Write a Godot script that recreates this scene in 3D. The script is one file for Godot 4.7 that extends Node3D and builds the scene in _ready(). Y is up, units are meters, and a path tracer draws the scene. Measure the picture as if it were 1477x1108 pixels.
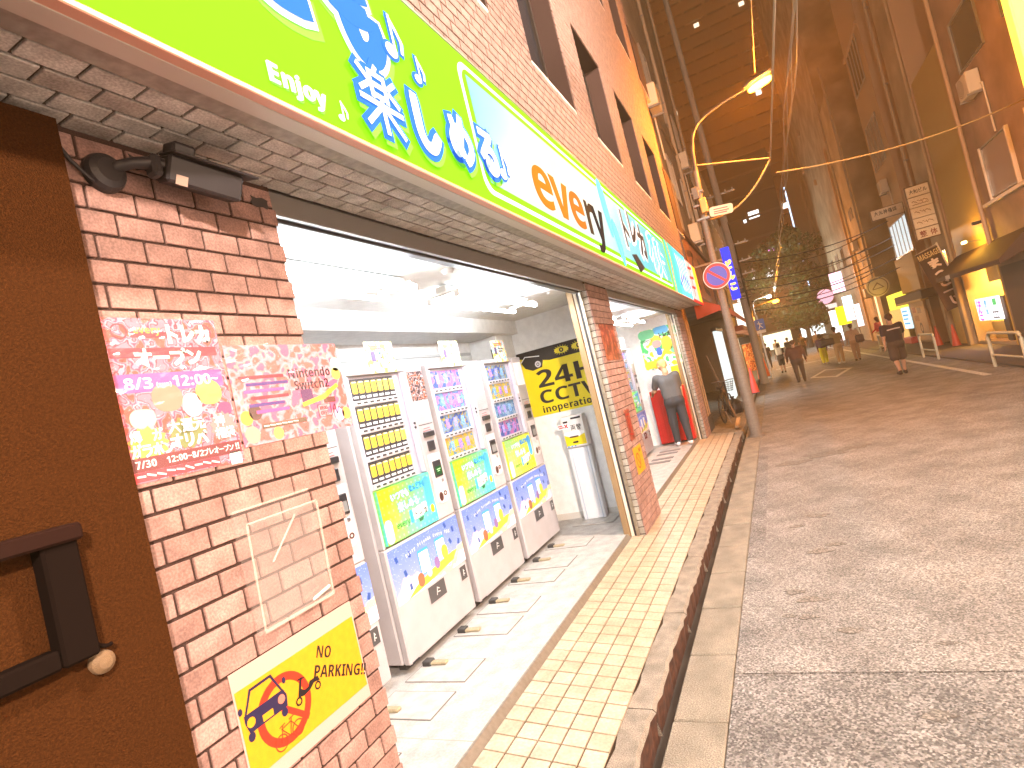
extends Node3D
# A shopping street at night, seen with a rolled camera. x to the right of the street, y up, -z along the street; d = -z.

var rng := RandomNumberGenerator.new()
var boxes := {}
var mats := {}
var noises := {}
var glyphs := {}

# ---------------------------------------------------------------- mesh helpers
class MB:
	var st := SurfaceTool.new()
	func _init() -> void:
		st.begin(Mesh.PRIMITIVE_TRIANGLES)
	func tri(a: Vector3, b: Vector3, c: Vector3, col = null) -> void:   # counter-clockwise seen from outside
		var n := (b - a).cross(c - a).normalized()
		for p in [a, c, b]:
			if col != null:
				st.set_color(col)
			st.set_normal(n)
			st.set_uv(Vector2.ZERO)
			st.add_vertex(p)
	func quad(a: Vector3, b: Vector3, c: Vector3, d: Vector3, col = null) -> void:   # uv: a bottom left, c top right
		var n := (b - a).cross(d - a)
		if n.length() < 1e-12:
			n = (c - b).cross(d - b)
		n = n.normalized()
		var ps := [a, c, b, a, d, c]
		var us := [Vector2(0, 1), Vector2(1, 0), Vector2(1, 1), Vector2(0, 1), Vector2(0, 0), Vector2(1, 0)]
		for i in 6:
			if col != null:
				st.set_color(col)
			st.set_normal(n)
			st.set_uv(us[i])
			st.add_vertex(ps[i])
	func quad_to(a: Vector3, b: Vector3, c: Vector3, d: Vector3, out: Vector3) -> void:
		if (b - a).cross(d - a).dot(out) > 0:
			quad(a, b, c, d)
		else:
			quad(d, c, b, a)
	func box(c: Vector3, s: Vector3, col = null) -> void:
		var h := s / 2
		var p := []
		for i in 8:
			p.append(c + Vector3(h.x if i & 1 else -h.x, h.y if i & 2 else -h.y, h.z if i & 4 else -h.z))
		for f in [[4, 5, 7, 6], [1, 0, 2, 3], [5, 1, 3, 7], [0, 4, 6, 2], [6, 7, 3, 2], [0, 1, 5, 4]]:
			quad(p[f[0]], p[f[1]], p[f[2]], p[f[3]], col)
	func bevel_box(c: Vector3, s: Vector3, b: float) -> void:
		var h := s / 2
		b = minf(b, minf(h.x, minf(h.y, h.z)) * 0.9)
		var ax := [Vector3.RIGHT, Vector3.UP, Vector3.BACK]
		var hh := [h.x, h.y, h.z]
		for k in 3:
			for sg in [1.0, -1.0]:
				var n: Vector3 = ax[k] * sg
				var u: Vector3 = ax[(k + 1) % 3]
				var v: Vector3 = n.cross(u)
				var hu: float = hh[(k + 1) % 3] - b
				var hv: float = hh[(k + 2) % 3] - b
				var o: Vector3 = c + n * hh[k]
				quad(o - u * hu - v * hv, o + u * hu - v * hv, o + u * hu + v * hv, o - u * hu + v * hv)
		for k in 3:
			for sa in [1.0, -1.0]:
				for sb in [1.0, -1.0]:
					var u: Vector3 = ax[k]
					var a: Vector3 = ax[(k + 1) % 3] * sa
					var e: Vector3 = ax[(k + 2) % 3] * sb
					var ha: float = hh[(k + 1) % 3]
					var hb: float = hh[(k + 2) % 3]
					var hu: float = hh[k] - b
					var p1: Vector3 = c + a * ha + e * (hb - b)
					var p2: Vector3 = c + a * (ha - b) + e * hb
					quad_to(p1 - u * hu, p1 + u * hu, p2 + u * hu, p2 - u * hu, a + e)
		for sx in [1.0, -1.0]:
			for sy in [1.0, -1.0]:
				for sz in [1.0, -1.0]:
					var x := c + Vector3(sx * h.x, sy * (h.y - b), sz * (h.z - b))
					var y := c + Vector3(sx * (h.x - b), sy * h.y, sz * (h.z - b))
					var z := c + Vector3(sx * (h.x - b), sy * (h.y - b), sz * h.z)
					if sx * sy * sz > 0:
						tri(x, y, z)
					else:
						tri(x, z, y)
	func tube(pts: Array, r, seg := 8, closed := false) -> void:
		var rings := []
		var n := pts.size()
		var up := Vector3(0.31, 0.87, 0.21)
		for i in n:
			var t: Vector3
			if closed:
				t = pts[(i + 1) % n] - pts[(i - 1 + n) % n]
			else:
				t = pts[mini(i + 1, n - 1)] - pts[maxi(i - 1, 0)]
			t = t.normalized()
			var s := t.cross(up).normalized()
			if absf(t.dot(up.normalized())) > 0.98:
				s = t.cross(Vector3.RIGHT).normalized()
			var w := s.cross(t).normalized()
			var rr: float = r[i] if r is Array else r
			var ring := []
			for k in seg:
				var a := TAU * k / seg
				ring.append([pts[i] + (s * cos(a) + w * sin(a)) * rr, s * cos(a) + w * sin(a)])
			rings.append(ring)
		for i in (n if closed else n - 1):
			var A: Array = rings[i]
			var B: Array = rings[(i + 1) % n]
			for k in seg:
				var k2 := (k + 1) % seg
				for q in [A[k], A[k2], B[k2], A[k], B[k2], B[k]]:
					st.set_normal(q[1])
					st.set_uv(Vector2.ZERO)
					st.add_vertex(q[0])
		if not closed:
			for e in [0, n - 1]:
				for k in seg:
					var k2 := (k + 1) % seg
					if e == 0:
						tri(pts[0], rings[0][k][0], rings[0][k2][0])
					else:
						tri(pts[e], rings[e][k2][0], rings[e][k][0])
	func lathe(c: Vector3, prof: Array, seg := 16, axis := Vector3.UP) -> void:   # prof: Vector2(radius, height)
		var u := axis.cross(Vector3.RIGHT if absf(axis.x) < 0.8 else Vector3.UP).normalized()
		var v := axis.cross(u).normalized()
		for i in prof.size() - 1:
			var p: Vector2 = prof[i]
			var q: Vector2 = prof[i + 1]
			for k in seg:
				var a := TAU * k / seg
				var b := TAU * (k + 1) / seg
				var d1 := u * cos(a) + v * sin(a)
				var d2 := u * cos(b) + v * sin(b)
				var p1 := c + d1 * p.x + axis * p.y
				var p2 := c + d2 * p.x + axis * p.y
				var q1 := c + d1 * q.x + axis * q.y
				var q2 := c + d2 * q.x + axis * q.y
				if p.x < 1e-5:
					tri(p1, q2, q1)
				elif q.x < 1e-5:
					tri(p1, p2, q1)
				else:
					quad(p1, p2, q2, q1)
	func disc(c: Vector3, r: float, seg := 24, depth := 0.0, sx := 1.0, sy := 1.0) -> void:   # faces +z
		for k in seg:
			var a := TAU * k / seg
			var b := TAU * (k + 1) / seg
			var p := c + Vector3(cos(a) * r * sx, sin(a) * r * sy, 0)
			var q := c + Vector3(cos(b) * r * sx, sin(b) * r * sy, 0)
			tri(c, p, q)
			if depth > 0:
				quad(p - Vector3(0, 0, depth), q - Vector3(0, 0, depth), q, p)
	func ring(c: Vector3, r0: float, r1: float, seg := 32, sy := 1.0) -> void:
		for k in seg:
			var a := TAU * k / seg
			var b := TAU * (k + 1) / seg
			var d1 := Vector3(cos(a), sin(a) * sy, 0)
			var d2 := Vector3(cos(b), sin(b) * sy, 0)
			quad(c + d1 * r0, c + d1 * r1, c + d2 * r1, c + d2 * r0)
	func poly(pts: PackedVector2Array, z: float, depth := 0.0) -> void:   # flat outline facing +z
		if Geometry2D.is_polygon_clockwise(pts):
			pts.reverse()
		var ix := Geometry2D.triangulate_polygon(pts)
		for i in range(0, ix.size(), 3):
			var a := pts[ix[i]]
			var b := pts[ix[i + 1]]
			var c := pts[ix[i + 2]]
			if (b - a).cross(c - a) < 0:
				var t := b
				b = c
				c = t
			tri(Vector3(a.x, a.y, z), Vector3(b.x, b.y, z), Vector3(c.x, c.y, z))
		if depth > 0:
			for i in pts.size():
				var p := pts[i]
				var q := pts[(i + 1) % pts.size()]
				quad(Vector3(p.x, p.y, z - depth), Vector3(q.x, q.y, z - depth), Vector3(q.x, q.y, z), Vector3(p.x, p.y, z))
	func strip(pts: Array, w: float, z: float, depth: float, rise := 0.0) -> void:   # a brush stroke: mitred band facing +z with side walls
		var n := pts.size()
		if n < 2:
			return
		var L := []
		var R := []
		for i in n:
			var p: Vector2 = pts[i]
			var d0: Vector2 = (pts[i] - pts[i - 1]).normalized() if i > 0 else Vector2.ZERO
			var d1: Vector2 = (pts[i + 1] - pts[i]).normalized() if i < n - 1 else Vector2.ZERO
			var d := (d0 + d1).normalized()
			if d == Vector2.ZERO:
				d = d0
			var s := Vector2(-d.y, d.x)
			var k := 1.0
			if i > 0 and i < n - 1:
				k = 1.0 / maxf(0.55, absf(d.dot(d0)))
			if i == 0:
				p -= d1 * w * 0.75
			if i == n - 1:
				p += d0 * w * 0.75
			var zz := z + rise * i / n
			var half := w * k * (0.8 if i == 0 or i == n - 1 else 1.0)
			L.append(Vector3(p.x + s.x * half, p.y + s.y * half, zz))
			R.append(Vector3(p.x - s.x * half, p.y - s.y * half, zz))
		var dz := Vector3(0, 0, depth)
		for i in n - 1:
			quad(R[i], R[i + 1], L[i + 1], L[i])
			if depth > 0:
				quad(R[i] - dz, R[i + 1] - dz, R[i + 1], R[i])
				quad(L[i + 1] - dz, L[i] - dz, L[i], L[i + 1])
		if depth > 0:
			quad(L[0] - dz, R[0] - dz, R[0], L[0])
			quad(R[n - 1] - dz, L[n - 1] - dz, L[n - 1], R[n - 1])
	func done() -> ArrayMesh:
		return st.commit()

func box_mesh(s: Vector3, b := 0.0) -> Mesh:
	var key := "%.4f %.4f %.4f %.4f" % [s.x, s.y, s.z, b]
	if not boxes.has(key):
		var m := MB.new()
		if b > 0:
			m.bevel_box(Vector3.ZERO, s, b)
		else:
			m.box(Vector3.ZERO, s)
		boxes[key] = m.done()
	return boxes[key]

# ---------------------------------------------------------------- naming helpers
func thing(called: String, label: String, category: String, at := Vector3.ZERO, turn := 0.0, group := "") -> Node3D:
	var o := Node3D.new()
	o.name = called
	add_child(o, true)
	o.position = at
	o.rotation.y = turn
	return tag(o, label, category, group)

func tag(o: Node3D, label: String, category: String, group := "") -> Node3D:
	o.set_meta("label", label)
	o.set_meta("category", category)
	if group != "":
		o.set_meta("group", group)
	return o

func part(parent: Node, called: String, mesh: Mesh, m: Material, at := Vector3.ZERO, rot := Vector3.ZERO) -> MeshInstance3D:
	var o := MeshInstance3D.new()
	o.name = called
	o.mesh = mesh
	o.material_override = m
	parent.add_child(o, true)
	o.position = at
	o.rotation = rot
	return o

func bx(parent: Node, called: String, at: Vector3, s: Vector3, m: Material, b := 0.0) -> MeshInstance3D:
	return part(parent, called, box_mesh(s, b), m, at)

func span(parent: Node, called: String, lo: Vector3, hi: Vector3, m: Material, b := 0.0) -> MeshInstance3D:   # a box from corner to corner
	return part(parent, called, box_mesh((hi - lo).abs(), b), m, (lo + hi) / 2)

func rod(parent: Node, called: String, pts: Array, r, m: Material, seg := 8, closed := false) -> MeshInstance3D:
	var b := MB.new()
	b.tube(pts, r, seg, closed)
	return part(parent, called, b.done(), m)

func structure(called: String, mesh: Mesh, m: Material, at := Vector3.ZERO) -> MeshInstance3D:
	var o := part(self, called, mesh, m, at)
	o.set_meta("kind", "structure")
	return o

# ---------------------------------------------------------------- materials
func lin(r: float, g: float, b: float, a := 1.0) -> Color:   # a linear base colour
	var c := Color(r, g, b).linear_to_srgb()
	c.a = a
	return c

func noise_tex(key: String, freq: float, lo: float, hi: float, oct := 4, kind := FastNoiseLite.TYPE_SIMPLEX_SMOOTH, size := 512, mid := -1.0) -> NoiseTexture2D:
	if not noises.has(key):
		var n := FastNoiseLite.new()
		n.seed = hash(key) % 10000
		n.noise_type = kind
		n.frequency = freq
		n.fractal_octaves = oct
		if kind == FastNoiseLite.TYPE_CELLULAR:
			n.cellular_return_type = FastNoiseLite.RETURN_CELL_VALUE
			n.fractal_type = FastNoiseLite.FRACTAL_NONE
		var t := NoiseTexture2D.new()
		t.width = size
		t.height = size
		t.seamless = true
		t.noise = n
		var g := Gradient.new()
		g.set_color(0, Color(lo, lo, lo))
		g.set_color(1, Color(hi, hi, hi))
		if mid >= 0:
			g.set_offset(0, mid - 0.12)
			g.set_offset(1, mid + 0.12)
		t.color_ramp = g
		noises[key] = t
	return noises[key]

func bump_tex(key: String, freq: float, strength: float, oct := 4, kind := FastNoiseLite.TYPE_SIMPLEX_SMOOTH) -> NoiseTexture2D:
	key = "n " + key
	if not noises.has(key):
		var n := FastNoiseLite.new()
		n.seed = hash(key) % 10000
		n.noise_type = kind
		n.frequency = freq
		n.fractal_octaves = oct
		var t := NoiseTexture2D.new()
		t.width = 512
		t.height = 512
		t.seamless = true
		t.as_normal_map = true
		t.bump_strength = strength
		t.noise = n
		noises[key] = t
	return noises[key]

func mat(key: String, c := Color.WHITE, rough := 0.8, metal := 0.0) -> StandardMaterial3D:
	if not mats.has(key):
		var m := StandardMaterial3D.new()
		m.resource_name = key
		m.albedo_color = c
		m.roughness = rough
		m.metallic = metal
		mats[key] = m
	return mats[key]

func grain(m: StandardMaterial3D, tex: Texture2D, scale: float, normal: Texture2D = null, nscale := 0.6) -> StandardMaterial3D:   # triplanar grain in world metres
	m.albedo_texture = tex
	m.uv1_triplanar = true
	m.uv1_world_triplanar = true
	m.uv1_scale = Vector3.ONE * scale
	if normal:
		m.normal_enabled = true
		m.normal_texture = normal
		m.normal_scale = nscale
	return m

func blotch(m: StandardMaterial3D, tex: Texture2D, scale: float) -> StandardMaterial3D:   # a second, coarser layer over it
	m.detail_enabled = true
	m.detail_blend_mode = BaseMaterial3D.BLEND_MODE_MUL
	m.detail_albedo = tex
	m.detail_uv_layer = BaseMaterial3D.DETAIL_UV_2
	m.uv2_triplanar = true
	m.uv2_world_triplanar = true
	m.uv2_scale = Vector3.ONE * scale
	return m

func glow(key: String, c: Color, energy: float, base := Color(0.55, 0.55, 0.55)) -> StandardMaterial3D:
	if not mats.has(key):
		var m := mat(key, base, 0.85)
		m.metallic_specular = 0.15
		m.emission_enabled = true
		m.emission = c
		m.emission_energy_multiplier = energy
	return mats[key]

func pane(key: String, c: Color, alpha: float, rough := 0.04) -> StandardMaterial3D:
	if not mats.has(key):
		var m := mat(key, c, rough)
		m.albedo_color.a = alpha
		m.transparency = BaseMaterial3D.TRANSPARENCY_ALPHA
	return mats[key]

# ---------------------------------------------------------------- lettering
const STROKES := {
	"し": "s 32,8 31,40 32,68 44,86 66,86 88,64",
	"め": "s 22,18 30,45 46,80;s 60,8 48,48 30,78 17,80 10,64 20,44 46,30 72,34 86,52 80,74 58,92",
	"も": "s 45,6 38,40 36,70 48,90 70,90 84,76 84,60;s 16,32 40,36 68,33;s 12,56 38,61 66,57",
	"ど": "s 26,10 32,30 42,48;s 80,30 48,44 24,62 26,82 50,90 84,88;p 68,4 76,18;p 84,0 92,14",
	"で": "s 8,20 48,18 88,13;s 86,14 56,32 44,54 50,78 78,90;p 66,42 74,56;p 82,36 90,50",
	"る": "p 24,12 74,12;s 74,13 46,38 16,64;s 17,63 42,45 68,44 85,60 78,84 54,92 36,84 38,72 50,68 62,82",
	"ま": "s 16,24 50,27 84,22;s 20,46 50,49 80,44;s 51,4 51,40 52,70 40,88 24,86 22,74 40,68 64,76 86,90",
	"さ": "s 12,32 50,36 86,26;s 42,4 56,34 74,60;s 24,62 26,82 48,92 78,88",
	"っ": "s 22,56 46,46 68,48 76,62 66,78 46,84",
	"は": "s 16,10 11,50 17,90;s 40,32 66,34 92,29;s 70,8 71,50 70,76 58,90 44,85 46,74 62,72 92,90",
	"ん": "s 52,6 34,50 12,92;s 14,88 34,56 48,52 54,76 66,90 92,64",
	"こ": "s 22,20 52,22 80,19;s 18,62 26,82 52,87 86,83",
	"い": "s 14,20 16,60 30,82 42,66;s 68,24 82,44 86,68",
	"つ": "s 8,36 40,25 74,24 91,44 82,68 44,86",
	"な": "s 10,24 36,26 58,22;s 36,6 26,40 10,62;s 70,18 80,24 92,36;s 62,40 62,76 50,90 34,84 36,74 54,73 88,92",
	"じ": "s 32,8 31,40 32,68 44,86 66,86 88,64;p 56,20 64,34;p 72,14 80,28",
	"ビ": "s 80,28 50,42 24,48;p 22,8 22,84;p 22,84 86,84;p 70,6 78,18;p 86,2 94,14",
	"ル": "s 30,14 28,54 8,90;p 56,10 56,86;s 56,84 76,76 94,52",
	"和": "p 36,4 10,14;p 4,30 48,30;p 26,12 26,98;p 24,32 4,70;p 28,34 46,60;p 58,26 58,90;p 94,26 94,90;p 58,28 94,28;p 58,84 94,84",
	"ト": "p 36,4 36,96;p 38,40 80,62",
	"レ": "p 24,6 24,88;s 25,86 56,74 88,42",
	"カ": "p 12,34 84,34;s 83,35 80,70 72,90 56,84;s 46,4 44,46 12,92",
	"オ": "p 8,30 92,30;p 62,4 62,92 46,84;s 58,33 38,62 8,82",
	"リ": "p 24,10 24,58;s 76,8 76,50 62,80 36,96",
	"パ": "s 34,32 26,60 6,90;s 58,30 76,58 92,90;s 84,8 92,14 86,24 78,16 84,8",
	"プ": "p 8,24 78,24;s 78,25 70,60 26,94;s 88,6 96,12 90,22 82,14 88,6",
	"ー": "p 8,50 92,50",
	"ン": "p 12,18 36,36;s 12,90 56,74 90,26",
	"ガ": "p 8,34 78,34;s 78,35 75,70 68,90 52,84;s 42,4 40,46 10,92;p 78,4 84,18;p 92,0 98,14",
	"ラ": "p 20,12 80,12;p 12,38 86,38;s 86,39 74,72 32,96",
	"ポ": "p 8,30 80,30;p 46,6 46,94;s 24,48 20,64 8,82;s 68,48 74,64 84,82;s 88,4 96,10 90,20 82,12 88,4",
	"楽": "p 52,0 46,9;p 33,12 67,12;p 33,12 33,48;p 67,12 67,48;p 33,29 67,29;p 33,46 67,46;p 8,12 24,24;p 6,46 24,34;p 92,12 76,24;p 94,46 76,34;p 2,60 98,60;p 50,50 50,100;p 44,64 8,96;p 56,64 92,96",
	"両": "p 8,10 92,10;p 14,34 86,34;p 14,34 14,96;p 86,34 86,96;p 50,10 50,76;p 32,52 32,76;p 68,52 68,76;p 32,76 68,76",
	"替": "p 10,14 44,14;p 4,30 46,30;p 27,4 27,30;p 26,30 8,52;p 30,32 44,50;p 56,14 92,14;p 52,30 98,30;p 74,4 74,30;p 72,30 54,52;p 76,32 94,50;p 26,58 74,58;p 26,58 26,98;p 74,58 74,98;p 26,77 74,77;p 26,97 74,97",
	"整": "p 4,14 52,14;p 28,2 28,50;p 10,24 46,24;p 10,24 10,37;p 46,24 46,37;p 10,37 46,37;p 26,38 6,52;p 32,38 50,50;p 66,2 54,24;p 60,14 98,14;p 88,14 56,52;p 62,20 96,52;p 12,60 88,60;p 50,60 50,96;p 52,77 80,77;p 26,74 26,96;p 2,97 98,97",
	"体": "p 28,4 6,46;p 19,34 19,98;p 34,28 98,28;p 65,4 65,98;p 62,30 34,74;p 68,30 98,74;p 48,76 82,76",
	"大": "p 6,34 94,34;s 50,4 46,46 8,94;p 52,38 92,94",
	"元": "p 22,12 78,12;p 6,40 94,40;s 37,42 34,70 8,94;p 62,42 62,86 94,86 94,70",
	"還": "p 34,8 92,8;p 34,8 34,26;p 92,8 92,26;p 53,8 53,26;p 73,8 73,26;p 34,26 92,26;p 28,38 98,38;p 44,48 82,48;p 44,48 44,62;p 82,48 82,62;p 44,62 82,62;p 58,64 34,86;p 62,64 90,86;p 8,10 20,22;p 6,42 20,42 20,78;s 6,96 24,82 50,92 98,94",
	"神": "p 24,2 30,14;p 6,24 42,24 6,62;p 25,48 25,98;p 32,50 42,62;p 52,22 92,22;p 52,22 52,72;p 92,22 92,72;p 52,46 92,46;p 52,72 92,72;p 72,2 72,98",
	"福": "p 24,2 30,14;p 6,24 42,24 6,62;p 25,48 25,98;p 32,50 42,62;p 50,8 96,8;p 57,18 57,40;p 89,18 89,40;p 57,19 89,19;p 57,40 89,40;p 52,52 94,52;p 52,52 52,96;p 94,52 94,96;p 52,74 94,74;p 73,52 73,96;p 52,95 94,95",
	"袋": "p 26,4 8,34;p 20,22 20,50;p 36,22 92,18;s 56,4 68,34 92,44;p 80,4 88,12;p 6,58 94,58;p 50,48 50,58;p 46,60 8,90;p 30,74 30,98;p 48,68 92,96;p 84,66 62,80",
	"爆": "p 24,4 24,50 6,96;p 24,52 42,84;p 8,24 12,42;p 42,22 36,38;p 52,4 92,4;p 52,4 52,30;p 92,4 92,30;p 52,17 92,17;p 52,30 92,30;p 50,42 96,42;p 46,56 98,56;p 62,34 62,56;p 84,34 84,56;p 62,58 44,76;p 82,58 98,74;p 72,60 72,96;p 52,74 62,84;p 92,74 82,84",
}

func smooth_line(pts: Array, per := 5) -> Array:
	var out := []
	for i in pts.size() - 1:
		var p0: Vector2 = pts[maxi(i - 1, 0)]
		var p1: Vector2 = pts[i]
		var p2: Vector2 = pts[i + 1]
		var p3: Vector2 = pts[mini(i + 2, pts.size() - 1)]
		for k in per:
			out.append(p1.cubic_interpolate(p2, p0, p3, float(k) / per))
	out.append(pts[-1])
	return out

func glyph_mesh(ch: String, size: Vector2, w: float, depth: float, per := 5) -> Mesh:   # origin at its lower left corner
	var key := "%s %.4f %.4f %.4f %.4f" % [ch, size.x, size.y, w, depth]
	if not glyphs.has(key):
		var m := MB.new()
		var i := 0
		for s in STROKES[ch].split(";"):
			var pts := []
			for q in s.substr(2).split(" "):
				var xy: PackedStringArray = q.split(",")
				pts.append(Vector2(float(xy[0]) * size.x / 100, (100 - float(xy[1])) * size.y / 100))
			if s.begins_with("s"):
				pts = smooth_line(pts, per)
			m.strip(pts, w, depth + 0.00035 * i, depth, 0.0003)
			i += 1
		glyphs[key] = m.done()
	return glyphs[key]

func kana(parent: Node, text: String, at: Vector3, size: Vector2, w: float, m: Material, depth := 0.001, step := 1.08, down := false, called := "letter") -> void:
	for i in text.length():
		if text[i] != " ":
			part(parent, called, glyph_mesh(text[i], size, w, depth), m, at + (Vector3(0, -i * size.y * step, 0) if down else Vector3(i * size.x * step, 0, 0)))

func words(parent: Node, text: String, at: Vector3, h: float, m: Material, bold := true, align := 0, stretch := 1.0, depth := 0.001, called := "lettering") -> MeshInstance3D:   # h: height of a capital
	var f := SystemFont.new()
	f.font_names = PackedStringArray(["Droid Sans"])
	f.font_weight = 700 if bold else 400
	var t := TextMesh.new()
	t.text = text
	t.font = f
	t.font_size = 48
	t.pixel_size = h / 0.714 / 48
	t.depth = depth
	t.curve_step = 1.0
	t.horizontal_alignment = [HORIZONTAL_ALIGNMENT_LEFT, HORIZONTAL_ALIGNMENT_CENTER][align]
	t.vertical_alignment = VERTICAL_ALIGNMENT_CENTER
	var o := part(parent, called, t, m, at)
	o.scale.x = stretch
	return o

func print_image(w: int, h: int, pal: Array, freq: float, sd: int, bands := 0.0) -> ImageTexture:   # a printed picture of loose coloured shapes
	var n := FastNoiseLite.new()
	n.seed = sd
	n.frequency = freq
	n.fractal_octaves = 2
	var n2 := FastNoiseLite.new()
	n2.seed = sd + 7
	n2.frequency = freq * 3.1
	var im := Image.create(w, h, false, Image.FORMAT_RGB8)
	for y in h:
		for x in w:
			var v := clampf(n.get_noise_2d(x, y) * 1.25 + 0.5 + bands * (float(y) / h - 0.5), 0, 0.999)
			var c: Color = pal[int(v * pal.size())]
			var g := n2.get_noise_2d(x, y)
			if g > 0.5:
				c = c.lerp(Color.WHITE, 0.6)
			elif g < -0.5:
				c = c.darkened(0.35)
			im.set_pixel(x, y, c)
	return ImageTexture.create_from_image(im)

func printed(key: String, tex: Texture2D, rough := 0.5) -> StandardMaterial3D:
	var m := mat(key, Color(1, 1, 1, 1), rough)
	if tex:
		m.albedo_texture = tex
	return m

func sheet(parent: Node, called: String, at: Vector3, s: Vector2, m: Material, thick := 0.002) -> MeshInstance3D:   # a thin board, centred, its print on the +z face
	var b := MB.new()
	b.quad(Vector3(-s.x / 2, -s.y / 2, thick), Vector3(s.x / 2, -s.y / 2, thick), Vector3(s.x / 2, s.y / 2, thick), Vector3(-s.x / 2, s.y / 2, thick))
	b.box(Vector3(0, 0, thick / 2 - 0.0002), Vector3(s.x, s.y, thick - 0.0004))
	return part(parent, called, b.done(), m, at)

func rounded(w: float, h: float, r: float, seg := 6) -> PackedVector2Array:
	var out := PackedVector2Array()
	for c in [[w / 2 - r, h / 2 - r, 0.0], [-w / 2 + r, h / 2 - r, 0.25], [-w / 2 + r, -h / 2 + r, 0.5], [w / 2 - r, -h / 2 + r, 0.75]]:
		for k in seg + 1:
			var a: float = TAU * (c[2] + 0.25 * k / seg)
			out.append(Vector2(c[0] + cos(a) * r, c[1] + sin(a) * r))
	return out

func plate(parent: Node, called: String, outline: PackedVector2Array, m: Material, at: Vector3, depth := 0.002) -> MeshInstance3D:
	var b := MB.new()
	b.poly(outline, depth, depth)
	return part(parent, called, b.done(), m, at)

func strokes(parent: Node, called: String, lines: Array, w: float, m: Material, at: Vector3, depth := 0.001) -> MeshInstance3D:   # lines: arrays of Vector2
	var b := MB.new()
	for i in lines.size():
		b.strip(lines[i], w, depth + 0.0003 * i, depth, 0.0003)
	return part(parent, called, b.done(), m, at)

# ---------------------------------------------------------------- camera, sky, lights
func place_camera() -> void:
	var c := Camera3D.new()
	c.name = "camera"
	c.fov = 68.09
	c.position = Vector3(0, 1.95, 0)
	c.rotation = Vector3(deg_to_rad(1.54), deg_to_rad(24.84), deg_to_rad(-13.5))
	c.near = 0.05
	c.far = 600.0
	add_child(c)
	c.current = true
	var e := Environment.new()
	e.background_mode = Environment.BG_SKY
	var sm := ProceduralSkyMaterial.new()
	sm.sky_top_color = lin(0.20, 0.078, 0.018)
	sm.sky_horizon_color = lin(0.34, 0.13, 0.026)
	sm.ground_bottom_color = lin(0.02, 0.013, 0.008)
	sm.ground_horizon_color = lin(0.2, 0.09, 0.03)
	sm.sky_curve = 0.3
	var sky := Sky.new()
	sky.sky_material = sm
	e.sky = sky
	e.background_energy_multiplier = 1.0
	e.tonemap_mode = Environment.TONE_MAPPER_LINEAR
	e.tonemap_exposure = 1.62
	e.sdfgi_enabled = true
	e.ssao_enabled = true
	e.ssil_enabled = true
	e.fog_enabled = true
	e.fog_density = 0.0029
	e.fog_light_color = Color(0.9, 0.75, 0.55)
	var w := WorldEnvironment.new()
	w.name = "world"
	w.environment = e
	add_child(w)

func area(called: String, at: Vector3, size: Vector2, rot: Vector3, c: Color, energy: float) -> void:
	var l := AreaLight3D.new()
	l.name = called
	l.area_size = size
	l.light_color = c
	l.light_energy = energy
	l.area_normalize_energy = true
	l.area_range = 60.0
	l.area_attenuation = 2.0
	l.shadow_enabled = true
	add_child(l)
	l.position = at
	l.rotation = rot

func omni(called: String, at: Vector3, c: Color, energy: float, size := 0.1, reach := 90.0) -> void:
	var l := OmniLight3D.new()
	l.name = called
	l.light_color = c
	l.light_energy = energy
	l.light_size = size
	l.omni_range = reach
	l.omni_attenuation = 2.0
	l.shadow_enabled = true
	add_child(l)
	l.position = at

# ---------------------------------------------------------------- ground
func slab(lo: Vector2, hi: Vector2, y: float, h: float) -> Mesh:   # lo, hi: (x, d)
	var m := MB.new()
	m.box(Vector3((lo.x + hi.x) / 2, y - h / 2, -(lo.y + hi.y) / 2), Vector3(hi.x - lo.x, h, hi.y - lo.y))
	return m.done()

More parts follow.
